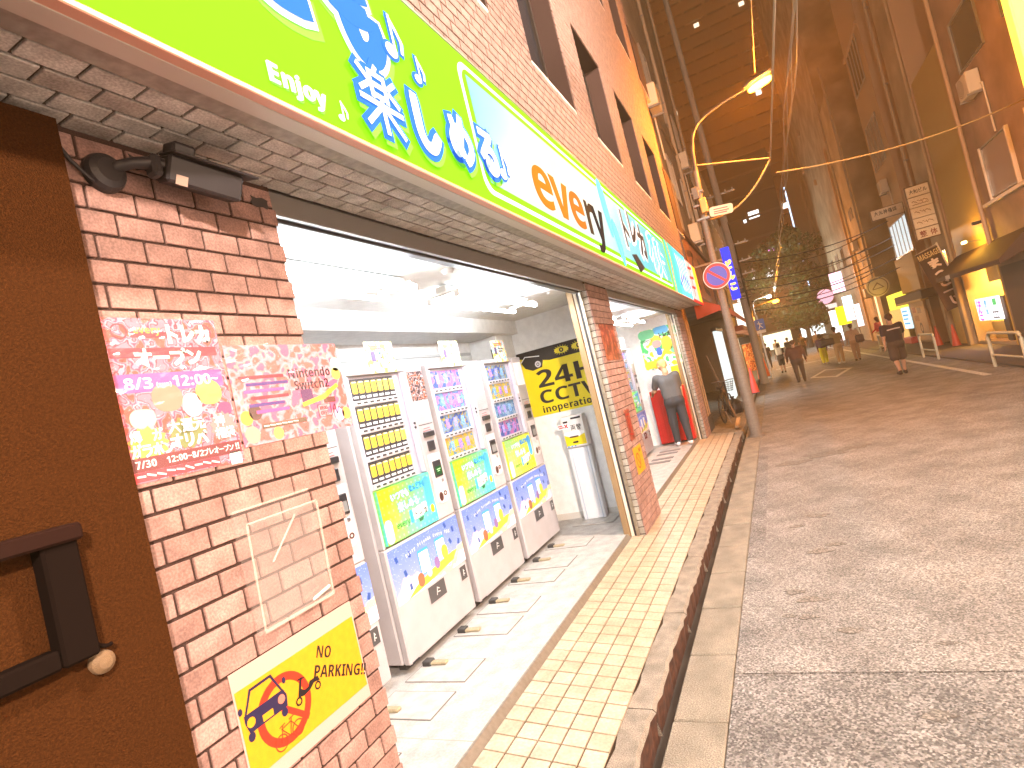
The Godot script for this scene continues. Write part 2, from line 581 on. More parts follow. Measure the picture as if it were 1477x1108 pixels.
func build_ground() -> void:
	var earth := grain(mat("earth", lin(0.05, 0.045, 0.04), 0.95), noise_tex("earth", 0.02, 0.6, 1.0), 0.2)
	structure("ground", slab(Vector2(-200, -60), Vector2(200, 300), -0.06, 0.2), earth)
	var asphalt := grain(mat("asphalt", lin(0.43, 0.405, 0.38), 0.82), noise_tex("asphalt chips", 0.19, 0.52, 1.0, 1, FastNoiseLite.TYPE_CELLULAR, 512), 1.1, bump_tex("asphalt", 0.12, 7.0, 3), 0.9)
	asphalt.roughness_texture = noise_tex("asphalt wet", 0.006, 0.72, 1.0, 4)
	blotch(asphalt, noise_tex("asphalt stain", 0.011, 0.74, 1.0, 5), 0.22)
	var patch := grain(mat("asphalt old", lin(0.395, 0.372, 0.352), 0.85), noise_tex("asphalt chips2", 0.18, 0.48, 1.0, 1, FastNoiseLite.TYPE_CELLULAR, 512), 1.0, bump_tex("asphalt", 0.12, 7.0, 3), 1.0)
	blotch(patch, noise_tex("asphalt stain", 0.011, 0.74, 1.0, 5), 0.3)
	structure("road", slab(Vector2(-0.655, 3.60), Vector2(6.3, 160), 0.0, 0.08), asphalt)
	structure("road", slab(Vector2(-0.655, -20), Vector2(6.3, 3.583), 0.0, 0.08), patch)
	structure("road_patch", slab(Vector2(-0.648, 5.6), Vector2(-0.50, 11.4), 0.004, 0.03), patch)
	var tar := grain(mat("tar", lin(0.03, 0.027, 0.025), 0.6), noise_tex("asphalt speck", 0.11, 0.25, 1.0, 3), 2.0)
	structure("road_joint", slab(Vector2(-0.655, 3.583), Vector2(6.3, 3.60), -0.012, 0.04), tar)
	rng.seed = 5
	for q in [[-0.28, 4.75, 0.05], [-0.17, 4.6, 0.06], [-0.33, 4.35, 0.035], [-0.2, 4.32, 0.045], [0.02, 4.1, 0.05], [-0.05, 5.6, 0.07], [0.1, 5.75, 0.05], [-0.2, 6.4, 0.05], [0.0, 6.7, 0.08], [-0.15, 9.6, 0.16], [0.35, 9.9, 0.2], [0.75, 10.1, 0.16], [0.3, 3.2, 0.05], [0.5, 3.9, 0.035]]:
		var pts := PackedVector2Array()
		for k in 14:
			var a := TAU * k / 14
			var r: float = q[2] * rng.randf_range(0.5, 1.15)
			pts.append(Vector2(cos(a) * r * 1.7, sin(a) * r))
		var b := MB.new()
		b.poly(pts, 0.0, 0.003)
		var o := structure("oil_stain", b.done(), mat("oil stain", lin(0.24, 0.215, 0.19), 0.8), Vector3(q[0], 0.004, -q[1]))
		grain(o.material_override, noise_tex("asphalt chips2", 0.18, 0.48, 1.0, 1, FastNoiseLite.TYPE_CELLULAR, 512), 1.0)
		o.rotation.x = -PI / 2
	# gutter of concrete blocks beside the kerb
	var conc := grain(mat("gutter concrete", lin(0.46, 0.40, 0.31), 0.9), noise_tex("conc", 0.1, 0.55, 1.0, 4), 1.8, bump_tex("conc", 0.14, 6.0, 3), 0.8)
	blotch(conc, noise_tex("conc stain", 0.012, 0.75, 1.0, 5), 0.5)
	var kerbm := grain(mat("kerb concrete", lin(0.52, 0.45, 0.36), 0.9), noise_tex("conc", 0.1, 0.55, 1.0, 4), 2.1, bump_tex("conc", 0.14, 6.0, 3), 0.9)
	blotch(kerbm, noise_tex("kerb dirt", 0.018, 0.7, 1.0, 5), 0.6)
	var gut := Node3D.new()
	gut.name = "gutter"
	gut.set_meta("kind", "structure")
	add_child(gut)
	var d := 0.95
	while d < 60:
		var L := 0.72
		span(gut, "block", Vector3(-0.958, -0.1, -(d + L - 0.016)), Vector3(-0.662, 0.006 + rng.randf_range(-0.003, 0.003), -d), conc, 0.008)
		d += L
	structure("gutter_bed", slab(Vector2(-1.15, -10), Vector2(-0.655, 60), -0.1, 0.05), conc)
	# kerb stones, their outer arrises chipped
	var red_brown := grain(mat("red brown concrete", lin(0.105, 0.036, 0.017), 0.9), noise_tex("rust", 0.02, 0.5, 1.0, 5), 1.3)  # kerb faces coloured a dark, mottled red-brown
	var kerb := Node3D.new()
	kerb.name = "kerb"
	kerb.set_meta("kind", "structure")
	add_child(kerb)
	d = 0.6
	while d < 13.0:
		var L := 1.2 if d < 12 else 0.8
		var b := MB.new()
		var face := MB.new()
		var n := 14
		for i in n:
			var z0 := -(d + (L - 0.008) * i / n)
			var z1 := -(d + (L - 0.008) * (i + 1) / n)
			var e0 := -1.012 + sin(z0 * 31.0) * 0.007 + sin(z0 * 7.3) * 0.006
			var e1 := -1.012 + sin(z1 * 31.0) * 0.007 + sin(z1 * 7.3) * 0.006
			var i0 := -1.160 + sin(z0 * 23.0) * 0.006 + sin(z0 * 9.1) * 0.011
			var i1 := -1.160 + sin(z1 * 23.0) * 0.006 + sin(z1 * 9.1) * 0.011
			b.quad(Vector3(i0, 0.135, z0), Vector3(e0 - 0.018, 0.13, z0), Vector3(e1 - 0.018, 0.13, z1), Vector3(i1, 0.135, z1))
			b.quad(Vector3(e0 - 0.018, 0.13, z0), Vector3(e0, 0.112, z0), Vector3(e1, 0.112, z1), Vector3(e1 - 0.018, 0.13, z1))
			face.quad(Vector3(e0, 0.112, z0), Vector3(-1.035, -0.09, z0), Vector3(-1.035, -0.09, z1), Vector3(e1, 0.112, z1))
			b.quad(Vector3(i1, 0.135, z1), Vector3(i1, 0.05, z1), Vector3(i0, 0.05, z0), Vector3(i0, 0.135, z0))
		b.quad(Vector3(-1.16, -0.02, -d), Vector3(-1.0, -0.02, -d), Vector3(-1.03, 0.13, -d), Vector3(-1.16, 0.135, -d))
		part(part(kerb, "kerb_stone", b.done(), kerbm), "brown_face", face.done(), red_brown)
		d += L
	structure("kerb_far", slab(Vector2(-1.16, 13.0), Vector2(-1.0, 60), 0.11, 0.14), kerbm)
	# cream pavement tiles, five rows of them, falling towards the kerb
	var walk := Node3D.new()
	walk.name = "pavement"
	walk.set_meta("kind", "structure")
	add_child(walk)
	var grout := grain(mat("grout", lin(0.12, 0.07, 0.04), 0.95), noise_tex("conc", 0.1, 0.55, 1.0, 4), 2.1)
	var bed := MB.new()
	bed.quad(Vector3(-2.0, 0.2125, 1), Vector3(-1.17, 0.141, 1), Vector3(-1.17, 0.141, -13.1), Vector3(-2.0, 0.2125, -13.1))
	bed.quad(Vector3(-1.17, 0.141, 1), Vector3(-1.17, 0.0, 1), Vector3(-1.17, 0.0, -13.1), Vector3(-1.17, 0.141, -13.1))
	part(walk, "grout", bed.done(), grout)
	var slope := atan2(0.075, 0.64)
	var tones := []
	for k in 4:
		var tm := grain(mat("cream tile %d" % k, lin(0.56 - k * 0.02, 0.46 - k * 0.02, 0.33 - k * 0.018), 0.42), noise_tex("tile mottle", 0.03, 0.8, 1.0, 4), 2.4)
		blotch(tm, noise_tex("tile dirt", 0.014, 0.8, 1.0, 5), 0.7)
		tones.append(tm)
	var rows := []
	var tile := box_mesh(Vector3(0.1205, 0.012, 0.1225), 0.002)
	var far := MultiMesh.new()
	far.transform_format = MultiMesh.TRANSFORM_3D
	far.mesh = tile
	var more := []
	var count := 0
	d = 1.3
	while d < 13.0:
		for k in 5:
			var x := -1.797 + 0.128 * (k + 0.5)
			if x - 0.06 < -1.66 and d < 1.75:
				continue
			var t := Transform3D(Basis(Vector3.BACK, -slope), Vector3(x, 0.2145 - (x + 1.80) * 0.117 + 0.0015 + rng.randf_range(-0.0008, 0.0008), -d - 0.065))
			if count < 298:
				var o := part(walk, "tile", tile, tones[rng.randi() % 4])
				o.transform = t
				count += 1
			else:
				more.append(t)
		d += 0.1307
	far.instance_count = more.size()
	for i in more.size():
		far.set_instance_transform(i, more[i])
	var mm := MultiMeshInstance3D.new()
	mm.name = "far_tiles"
	mm.multimesh = far
	mm.material_override = tones[0]
	mm.set_meta("kind", "stuff")
	walk.add_child(mm)
	# pavement of the next lots
	structure("pavement_far", slab(Vector2(-3.2, 13.1), Vector2(-1.165, 90), 0.12, 0.2), conc)
	# white paint
	var paint := grain(mat("road paint", lin(0.80, 0.76, 0.68), 0.7), noise_tex("paint wear", 0.03, 0.6, 1.0, 5), 1.2)
	structure("edge_line", slab(Vector2(4.02, 16.0), Vector2(4.16, 60), 0.004, 0.02), paint)
	var lo := MB.new()
	var cs := [Vector3(0.98, 0.004, -25.6), Vector3(1.78, 0.004, -23.6), Vector3(2.62, 0.004, -26.6), Vector3(1.76, 0.004, -28.8)]
	var mid: Vector3 = (cs[0] + cs[1] + cs[2] + cs[3]) / 4
	for i in 4:
		var p: Vector3 = cs[i]
		var q: Vector3 = cs[(i + 1) % 4]
		lo.quad(p, q, q.lerp(mid, 0.24), p.lerp(mid, 0.24))
	structure("diamond_marking", lo.done(), paint)
	var stop := MB.new()
	stop.box(Vector3(1.4, -0.005, -37.5), Vector3(3.2, 0.018, 0.3))
	structure("stop_line", stop.done(), paint)

# ---------------------------------------------------------------- brickwork
func brick_tones(key: String, r: float, g: float, b: float, n := 4, rough := 0.75) -> Array:
	var out := []
	for k in n:
		var f := 1.0 - 0.07 * k
		var m := grain(mat("%s %d" % [key, k], lin(r * f, g * f * (1.0 - 0.02 * k), b * f * (1.0 - 0.03 * k)), rough), noise_tex("brick face", 0.06, 0.72, 1.0, 4), 3.0, bump_tex("brick face", 0.09, 3.0, 4), 0.5)
		blotch(m, noise_tex("brick soot", 0.02, 0.74, 1.0, 4), 0.8)
		out.append(m)
	return out

# a running bond over the rectangle u0..u1, v0..v1 of a parent's own xy plane, faces at z = 0
func bond(parent: Node3D, u0: float, u1: float, v0: float, v1: float, pu: float, pv: float, joint: float, tones: Array, limit := 300, called := "brick", shift := 0.0, holes := []) -> void:
	var n := 0
	var rest := MB.new()
	var any := false
	var row := 0
	var v := v0
	while v < v1 - 0.012:
		var top := minf(v + pv - joint, v1)
		var u := u0 - pu + (pu / 2 if row % 2 else 0.0) + shift
		while u < u1:
			var a := maxf(u, u0)
			var b := minf(u + pu - joint, u1)
			u += pu
			for w in holes:
				var vm := (v + top) / 2
				if vm > w.position.y and vm < w.end.y and b > w.position.x and a < w.end.x:
					if a < w.position.x:
						b = w.position.x
					elif b > w.end.x:
						a = w.end.x
					else:
						b = a
			if b - a < 0.014:
				continue
			var jut := rng.randf_range(-0.0012, 0.0012)
			if n < limit:
				part(parent, called, box_mesh(Vector3(snappedf(b - a, 0.001), snappedf(top - v, 0.001), 0.012), 0.0022), tones[rng.randi() % tones.size()], Vector3((a + b) / 2, (v + top) / 2, -0.006 + jut))
				n += 1
			else:
				rest.bevel_box(Vector3((a + b) / 2, (v + top) / 2, -0.006 + jut), Vector3(b - a, top - v, 0.012), 0.002)
				any = true
		v += pv
		row += 1
	if any:
		part(parent, "far_bricks", rest.done(), tones[0]).set_meta("kind", "stuff")

func build_front() -> void:
	rng.seed = 11
	var red := brick_tones("salmon brick", 0.60, 0.365, 0.315)
	var buff := brick_tones("buff brick", 0.92, 0.89, 0.84)
	var mortar := grain(mat("dark mortar", lin(0.075, 0.036, 0.026), 0.95), noise_tex("conc", 0.1, 0.55, 1.0, 4), 3.0)
	var greym := grain(mat("grey mortar", lin(0.16, 0.135, 0.11), 0.95), noise_tex("conc", 0.1, 0.55, 1.0, 4), 3.0)
	var steel := grain(mat("brushed steel", lin(0.46, 0.41, 0.33), 0.38, 0.85), noise_tex("steel", 0.02, 0.8, 1.0, 3), 2.0)
	var dark := mat("dark steel", lin(0.035, 0.037, 0.045), 0.45, 0.5)
	# pillars
	for p in [[0.952, 1.737, "wide salmon brick pillar nearest the camera with posters on it", 0.0], [6.0, 6.87, "salmon brick pillar between the two open shop bays", 0.055], [12.42, 13.2, "salmon brick pillar at the far end of the shop by the dark alley", 0.03]]:
		var t := thing("brick_pillar", p[2], "pillar", Vector3(-1.647, 0.15, -p[0]), PI / 2, "brick pillars of the shop front")
		var W: float = p[1] - p[0]
		span(t, "core", Vector3(0.006, 0, -0.19), Vector3(W - 0.006, 2.87, -0.008), mortar)
		if p[0] < 12:
			bond(t, 0.0, W, 0.0, 2.86, 0.1425, 0.075, 0.0095 if p[0] < 2 else 0.008, red, 300 if p[0] < 2 else 200, "brick", p[3])
		else:
			bond(t, 0.0, W, 0.0, 2.86, 0.1425, 0.075, 0.0095, red, 0)
		if p[0] > 2:
			var side := Node3D.new()
			side.name = "side_face"
			t.add_child(side)
			side.rotation.y = -PI / 2
			bond(side, -0.106, -0.0135, 0.0, 2.86, 0.2, 0.075, 0.009, brick_tones("white brick", 0.62, 0.58, 0.5), 60, "brick", 0.1)
	# steel jambs of the roller shutters
	for d in [5.965, 12.385]:
		var j := thing("shutter_rail", "steel shutter guide rail standing at the %s shop opening's far side" % ("near" if d < 7 else "far"), "shutter rail", Vector3(-1.74, 0.17, -d), 0.0, "shutter guide rails")
		span(j, "outer_lip", Vector3(-0.005, 0, -0.02), Vector3(0.028, 2.84, 0.0), steel, 0.003)
		span(j, "groove", Vector3(-0.03, 0, -0.03), Vector3(-0.005, 2.84, -0.012), dark)
		span(j, "middle_lip", Vector3(-0.062, 0, -0.02), Vector3(-0.03, 2.84, 0.002), mat("cream enamel", lin(0.6, 0.55, 0.45), 0.5), 0.003)
		span(j, "inner_post", Vector3(-0.135, 0, -0.07), Vector3(-0.068, 2.84, 0.012), mat("bronze post", lin(0.30, 0.20, 0.105), 0.4, 0.4), 0.004)
	var j1 := thing("shutter_rail", "steel shutter guide rail hidden behind the pillar nearest the camera", "shutter rail", Vector3(-1.74, 0.17, -1.76), 0.0, "shutter guide rails")
	span(j1, "outer_lip", Vector3(-0.005, 0, -0.02), Vector3(0.028, 2.84, 0.0), steel, 0.003)
	# soffit: brick laid overhead, then the metal edging under the sign
	var so := thing("brick_soffit", "buff brick ceiling of the overhang above the shop openings", "soffit", Vector3(-1.66, 3.012, 1.0), 0.0)
	var flip := Node3D.new()
	flip.name = "brick_face"
	so.add_child(flip)
	flip.rotation = Vector3(PI / 2, 0, -PI / 2)   # own x runs down the street, own y towards the road, faces look down
	flip.basis = Basis(Vector3(0, 0, -1), Vector3(1, 0, 0), Vector3(0, -1, 0))
	bond(flip, 0.0, 14.0, 0.0, 0.318, 0.1425, 0.0795, 0.009, buff, 300)
	span(so, "bed", Vector3(0.0, 0.009, -14.1), Vector3(0.32, 0.2, 0.0), greym)
	span(so, "metal_edging", Vector3(0.32, -0.006, -14.05), Vector3(0.392, 0.2, 0.0), grain(mat("grey edging", lin(0.36, 0.34, 0.30), 0.5, 0.3), noise_tex("steel", 0.02, 0.8, 1.0, 3), 2.0), 0.002)
	span(so, "metal_lip", Vector3(0.394, -0.016, -14.05), Vector3(0.455, 0.2, 0.0), mat("pale edging", lin(0.45, 0.42, 0.37), 0.5, 0.3), 0.002)
	# lintel rails of the shutters
	for b in [[1.73, 5.98, "near"], [6.87, 12.4, "far"]]:
		var li := thing("shutter_lintel", "dark steel shutter slot above the %s shop opening" % b[2], "lintel", Vector3(-1.76, 2.91, -b[0]), PI / 2)
		var L: float = b[1] - b[0]
		span(li, "front_rail", Vector3(0, 0.0, 0.066), Vector3(L, 0.1, 0.092), mat("lintel enamel", lin(0.22, 0.21, 0.2), 0.4, 0.4), 0.004)
		span(li, "slot", Vector3(0, 0.045, 0.03), Vector3(L, 0.1, 0.066), dark)
		span(li, "bottom_bar", Vector3(0, 0.012, 0.034), Vector3(L, 0.05, 0.060), mat("bar grey", lin(0.16, 0.17, 0.19), 0.35, 0.7), 0.006)
		span(li, "back_rail", Vector3(0, 0.0, -0.03), Vector3(L, 0.1, 0.03), mat("lintel back", lin(0.12, 0.12, 0.125), 0.4, 0.5), 0.004)
	# the storey above the sign
	var up := thing("brick_storey", "upper storeys of salmon brick with deep dark windows above the shop sign", "building", Vector3(-1.25, 3.0, 0.8), PI / 2)
	var wins := []
	for f in 4:
		for k in 7:
			wins.append(Rect2(0.8 + 0.56 + k * 2.016, 1.67 + f * 3.3, 1.21, 1.4))
	var holes := []
	for w in wins:
		holes.append(w.grow(0.012))
	var dull := brick_tones("darker brick", 0.36, 0.235, 0.2)  # upper storeys use a darker tone than the pillar brick
	bond(up, 0.0, 13.75, 0.84, 9.0, 0.1425, 0.075, 0.009, dull, 300, "brick", 0.0, holes)
	# wall behind, built round the openings
	var prev := 0.0
	var rowsv := [0.0]
	for f in 4:
		rowsv.append(1.67 + f * 3.3)
		rowsv.append(3.07 + f * 3.3)
	rowsv.append(16.0)
	for i in range(0, rowsv.size(), 2):
		span(up, "wall", Vector3(0, maxf(rowsv[i], 0.4), -0.5), Vector3(13.75, rowsv[i + 1], -0.0105), mortar if i < 4 else dull[1])
	for f in 4:
		prev = 0.0
		for k in 8:
			var x1: float = 13.75 if k == 7 else 0.8 + 0.56 + k * 2.016
			span(up, "pier", Vector3(prev, rowsv[1 + f * 2], -0.5), Vector3(x1, rowsv[2 + f * 2], -0.0105), mortar if f < 2 else dull[1])
			prev = x1 + 1.21
	for f in 3:
		for k in 7:
			if f == 2 and k < 3:
				continue
			var w: Rect2 = wins[f * 7 + k]
			var wn := Node3D.new()
			wn.name = "window"
			up.add_child(wn, true)
			wn.position = Vector3(w.position.x, w.position.y, -0.2)
			var fr := mat("window bronze", lin(0.05, 0.04, 0.035), 0.4, 0.5)
			span(wn, "sill", Vector3(-0.0, -0.03, 0.0), Vector3(1.21, 0.012, 0.2), buff[1], 0.004)
			span(wn, "frame", Vector3(0.0, 0.0, -0.06), Vector3(0.05, 1.4, 0.0), fr)
			span(wn, "frame", Vector3(1.16, 0.0, -0.06), Vector3(1.21, 1.4, 0.0), fr)
			span(wn, "frame", Vector3(0.05, 1.34, -0.06), Vector3(1.16, 1.4, 0.0), fr)
			span(wn, "frame", Vector3(0.05, 0.01, -0.06), Vector3(1.16, 0.06, 0.0), fr)
			span(wn, "frame", Vector3(0.58, 0.06, -0.05), Vector3(0.63, 1.34, -0.01), fr)
			span(wn, "pane", Vector3(0.05, 0.06, -0.036), Vector3(1.16, 1.34, -0.03), mat("dark glass", lin(0.015, 0.016, 0.02), 0.08))
	span(up, "room_behind", Vector3(0.02, 0.9, -3.2), Vector3(13.73, 15.9, -0.52), mat("room wall", lin(0.4, 0.38, 0.35), 0.9))
	# a thin flashing between the sign and the brick
	span(up, "flashing", Vector3(0.3, 0.878, -0.02), Vector3(13.75, 0.905, 0.06), mat("flashing", lin(0.2, 0.17, 0.13), 0.45, 0.4), 0.004)

func build_left_neighbour() -> void:
	var m := grain(mat("brown render", lin(0.058, 0.020, 0.005), 0.9), noise_tex("render", 0.09, 0.72, 1.0, 4), 2.2, bump_tex("conc", 0.14, 6.0, 3), 0.5)
	m.metallic_specular = 0.15
	var t := thing("neighbour_wall", "dark brown rendered wall beside the nearest brick pillar", "wall", Vector3(-1.59, 0.0, -0.948), PI / 2)
	span(t, "wall", Vector3(-6.0, 0, -0.4), Vector3(0.0, 2.99, 0.0), m)
	var b := thing("wall_box", "dark open backed metal box on the brown wall at the left edge", "box", Vector3(-1.59, 1.60, -0.76), PI / 2)
	var dm := mat("box metal", lin(0.008, 0.005, 0.004), 0.5, 0.3)
	span(b, "side", Vector3(-0.075, 0.0, 0.002), Vector3(0.0, 0.30, 0.055), dm, 0.006)
	span(b, "lid", Vector3(-0.5, 0.27, 0.002), Vector3(0.008, 0.31, 0.07), mat("box lid", lin(0.018, 0.008, 0.006), 0.5), 0.006)
	span(b, "bottom", Vector3(-0.5, 0.0, 0.002), Vector3(-0.075, 0.045, 0.05), dm, 0.006)
	dm.roughness = 0.95
	dm.metallic = 0.0
	dm.metallic_specular = 0.08
	mats["box lid"].metallic_specular = 0.1
	var hook := []
	for k in 9:
		var a := PI * 1.05 + k * 0.2
		hook.append(Vector3(0.03 + cos(a) * 0.03, 0.035 + sin(a) * 0.03, 0.03))
	rod(b, "hook", hook, 0.005, dm)
	var lb := MB.new()
	lb.lathe(Vector3.ZERO, [Vector2(0.0, 0.04), Vector2(0.015, 0.038), Vector2(0.026, 0.028), Vector2(0.028, 0.018), Vector2(0.02, 0.006), Vector2(0.022, 0.0)], 20, Vector3.BACK)
	part(t, "round_knob", lb.done(), grain(mat("knob stone", lin(0.42, 0.26, 0.13), 0.8), noise_tex("asphalt speck", 0.11, 0.25, 1.0, 3), 9.0), Vector3(-0.176, 1.572, 0.0))

# ---------------------------------------------------------------- the lit shop sign
func note_shape(parent: Node, called: String, at: Vector3, s: float, m: Material, depth := 0.002, grow := 0.0) -> void:
	var b := MB.new()
	b.disc(Vector3(0.32 * s, 0.14 * s, depth), 0.17 * s + grow, 18, depth, 1.25, 0.95)
	b.strip([Vector2(0.48 * s, 0.14 * s), Vector2(0.48 * s, 1.0 * s)], 0.045 * s + grow, depth + 0.0003, depth)
	b.strip([Vector2(0.48 * s, 0.96 * s), Vector2(0.66 * s, 0.74 * s), Vector2(0.80 * s, 0.52 * s), Vector2(0.74 * s, 0.26 * s)], 0.05 * s + grow, depth + 0.0006, depth)
	part(parent, called, b.done(), m, at)

func build_sign() -> void:
	var SX := -1.171
	var green := glow("sign green", lin(0.30, 0.86, 0.006), 0.56, lin(0.05, 0.16, 0.005))
	var white := glow("sign white", lin(0.92, 1.0, 1.0), 0.58, lin(0.35, 0.36, 0.37))
	var blue := glow("sign blue", lin(0.02, 0.17, 0.85), 0.55, lin(0.01, 0.06, 0.3))
	var pale := glow("sign pale", lin(0.70, 0.92, 1.0), 0.56, lin(0.3, 0.33, 0.36))
	var shade := glow("sign dark green", lin(0.12, 0.48, 0.04), 0.9, lin(0.1, 0.3, 0.03))
	var t := thing("shop_sign", "long bright green and white backlit shop sign with blue Japanese lettering", "sign", Vector3(SX, 3.012, 0), PI / 2)
	# own x = d, own y from the lower edge, own z towards the road
	span(t, "cabinet", Vector3(-1.0, 0.0, -0.07), Vector3(11.72, 0.866, -0.012), mat("sign case", lin(0.42, 0.2, 0.15), 0.5), 0.004)
	span(t, "lower_trim", Vector3(-1.0, -0.014, -0.05), Vector3(11.72, 0.006, 0.002), mat("sign trim", lin(0.55, 0.28, 0.2), 0.5), 0.003)
	span(t, "face", Vector3(-1.0, 0.006, -0.012), Vector3(9.37, 0.866, 0.0), green)
	span(t, "upper_trim", Vector3(-1.0, 0.866, -0.06), Vector3(11.72, 0.884, 0.004), mat("sign top trim", lin(0.26, 0.27, 0.2), 0.4, 0.4), 0.003)
	# the big blue words, with a white edge; a darker printed shadow below them
	var big := [["い", -0.62, 0.40, 0.50, 0.46], ["つ", 0.02, 0.38, 0.50, 0.46], ["で", 0.60, 0.38, 0.44, 0.46], ["ど", 1.26, 0.36, 0.36, 0.50], ["も", 1.70, 0.37, 0.36, 0.47]]
	for g in big:
		part(t, "letter_shadow", glyph_mesh(g[0], Vector2(g[3], g[4]), 0.088, 0.001, 8), shade, Vector3(g[1] + 0.022, g[2] - 0.022, 0.0))
		part(t, "letter_edge", glyph_mesh(g[0], Vector2(g[3], g[4]), 0.082, 0.002, 8), white, Vector3(g[1], g[2], 0.004))
		part(t, "letter", glyph_mesh(g[0], Vector2(g[3], g[4]), 0.055, 0.002, 8), blue, Vector3(g[1], g[2], 0.009))
	# 楽しめる in white with a blue edge, stepping along the lower half
	var low := [["楽", 1.775, 0.075, 0.265, 0.27, 0.0145], ["し", 2.10, 0.085, 0.25, 0.27, 0.030], ["め", 2.455, 0.135, 0.25, 0.27, 0.026], ["る", 2.775, 0.165, 0.235, 0.27, 0.026]]
	for g in low:
		part(t, "letter_shadow", glyph_mesh(g[0], Vector2(g[3], g[4]), g[5] + 0.030, 0.001, 8), shade, Vector3(g[1] + 0.016, g[2] - 0.016, 0.011))
		part(t, "letter_edge", glyph_mesh(g[0], Vector2(g[3], g[4]), g[5] + 0.026, 0.002, 8), blue, Vector3(g[1], g[2], 0.014))
		part(t, "letter", glyph_mesh(g[0], Vector2(g[3], g[4]), g[5], 0.002, 8), pale, Vector3(g[1], g[2], 0.020))
	for q in [[2.03, 0.48, 0.20], [2.235, 0.44, 0.13], [2.99, 0.19, 0.20]]:
		note_shape(t, "note_edge", Vector3(q[0], q[1], 0.012), q[2], blue, 0.002, 0.013)
		note_shape(t, "note", Vector3(q[0], q[1], 0.017), q[2], white)
	words(t, "Enjoy", Vector3(1.325, 0.085, 0.005), 0.062, white, true, 0, 1.12, 0.006)
	words(t, "Enjoy", Vector3(1.331, 0.079, 0.002), 0.062, shade, true, 0, 1.12, 0.002)
	note_shape(t, "note", Vector3(1.625, 0.04, 0.004), 0.075, white)
	# the rounded inset panel
	for q in [[0.0, 6.44, 0.76, white, "panel_line"], [0.0025, 6.38, 0.70, green, "panel_gap"]]:
		plate(t, q[4], rounded(q[1], q[2], 0.09), q[3], Vector3(6.01, 0.436, q[0]), 0.0022)
	# face of the inset: a printed blend from pale cyan over warm white to cyan
	var grad := Gradient.new()
	grad.offsets = PackedFloat32Array([0.0, 0.2, 0.42, 0.68, 1.0])
	grad.colors = PackedColorArray([Color(0.52, 0.90, 0.98), Color(0.90, 0.95, 0.93), Color(0.72, 0.93, 0.98), Color(0.42, 0.89, 0.97), Color(0.36, 0.91, 0.92)])
	var gt := GradientTexture2D.new()
	gt.gradient = grad
	gt.width = 256
	gt.height = 16
	gt.fill_to = Vector2(1, 0)
	var face := mat("sign inset", Color(0.38, 0.38, 0.38), 0.5)
	face.albedo_texture = gt
	face.emission_enabled = true
	face.emission_texture = gt
	face.emission_operator = BaseMaterial3D.EMISSION_OP_MULTIPLY
	face.emission = Color.WHITE
	face.emission_energy_multiplier = 0.50
	sheet(t, "panel", Vector3(6.01, 0.436, 0.005), Vector2(6.28, 0.62), face, 0.002)
	# every + drops + トレカ
	var ink := mat("sign ink", lin(0.012, 0.012, 0.02), 0.4)
	var cols := [lin(0.80, 0.24, 0.012), lin(0.80, 0.24, 0.015), lin(0.66, 0.20, 0.02), lin(0.10, 0.06, 0.03), lin(0.02, 0.02, 0.03)]
	var xs := [3.56, 3.95, 4.33, 4.75, 4.98]
	var fat := [1.42, 1.40, 1.42, 1.22, 1.40]
	for i in 5:
		var c: Color = cols[i]
		words(t, "every"[i], Vector3(xs[i], 0.355, 0.008), 0.385, glow("every %d" % i, c, 0.35 if i < 3 else 0.1, Color(c.r * 0.5, c.g * 0.5, c.b * 0.5)), true, 0, fat[i], 0.004)
	var sky := glow("sign sky blue", lin(0.06, 0.42, 0.95), 0.9, lin(0.05, 0.35, 0.8))
	for q in [[5.60, 0.56, 0.11, 0.29, 0.10], [5.86, 0.25, 0.11, 0.24, 0.12]]:
		var b := MB.new()
		var pts := PackedVector2Array()
		for k in 28:
			var a := TAU * k / 28
			var px: float = cos(a) * q[2] * (1.0 + 0.25 * sin(a))
			pts.append(Vector2(px + sin(a) * q[4] * -0.5, sin(a) * q[3]))
		b.poly(pts, 0.004, 0.004)
		part(t, "drop", b.done(), sky, Vector3(q[0], q[1], 0.008))
	for q in [["ト", 6.12, 0.28, 0.42, 0.40], ["レ", 6.56, 0.36, 0.42, 0.40], ["カ", 7.00, 0.26, 0.44, 0.42]]:
		part(t, "letter_edge", glyph_mesh(q[0], Vector2(q[3], q[4]), 0.085, 0.002, 6), white, Vector3(q[1], q[2], 0.010))
		part(t, "letter", glyph_mesh(q[0], Vector2(q[3], q[4]), 0.042, 0.002, 6), ink, Vector3(q[1], q[2], 0.015))
	var fan := MB.new()
	fan.poly(PackedVector2Array([Vector2(6.42, 0.20), Vector2(6.66, 0.235), Vector2(7.0, 0.11), Vector2(6.72, 0.03)]), 0.014, 0.012)
	part(t, "black_fan", fan.done(), ink)
	var script := [[Vector2(7.78, 0.62), Vector2(7.98, 0.66), Vector2(7.86, 0.5), Vector2(7.72, 0.36)], [Vector2(8.04, 0.66), Vector2(7.98, 0.4), Vector2(7.9, 0.22)], [Vector2(8.2, 0.6), Vector2(8.36, 0.62), Vector2(8.24, 0.42), Vector2(8.36, 0.3), Vector2(8.12, 0.16)], [Vector2(8.56, 0.62), Vector2(8.5, 0.34), Vector2(8.66, 0.2)], [Vector2(8.48, 0.46), Vector2(8.78, 0.44)]]
	var sm := []
	for s in script:
		sm.append(smooth_line(s, 4))
	strokes(t, "script_edge", sm, 0.085, white, Vector3(0, 0, 0.008), 0.002)
	strokes(t, "script", sm, 0.04, sky, Vector3(0, 0, 0.013), 0.002)
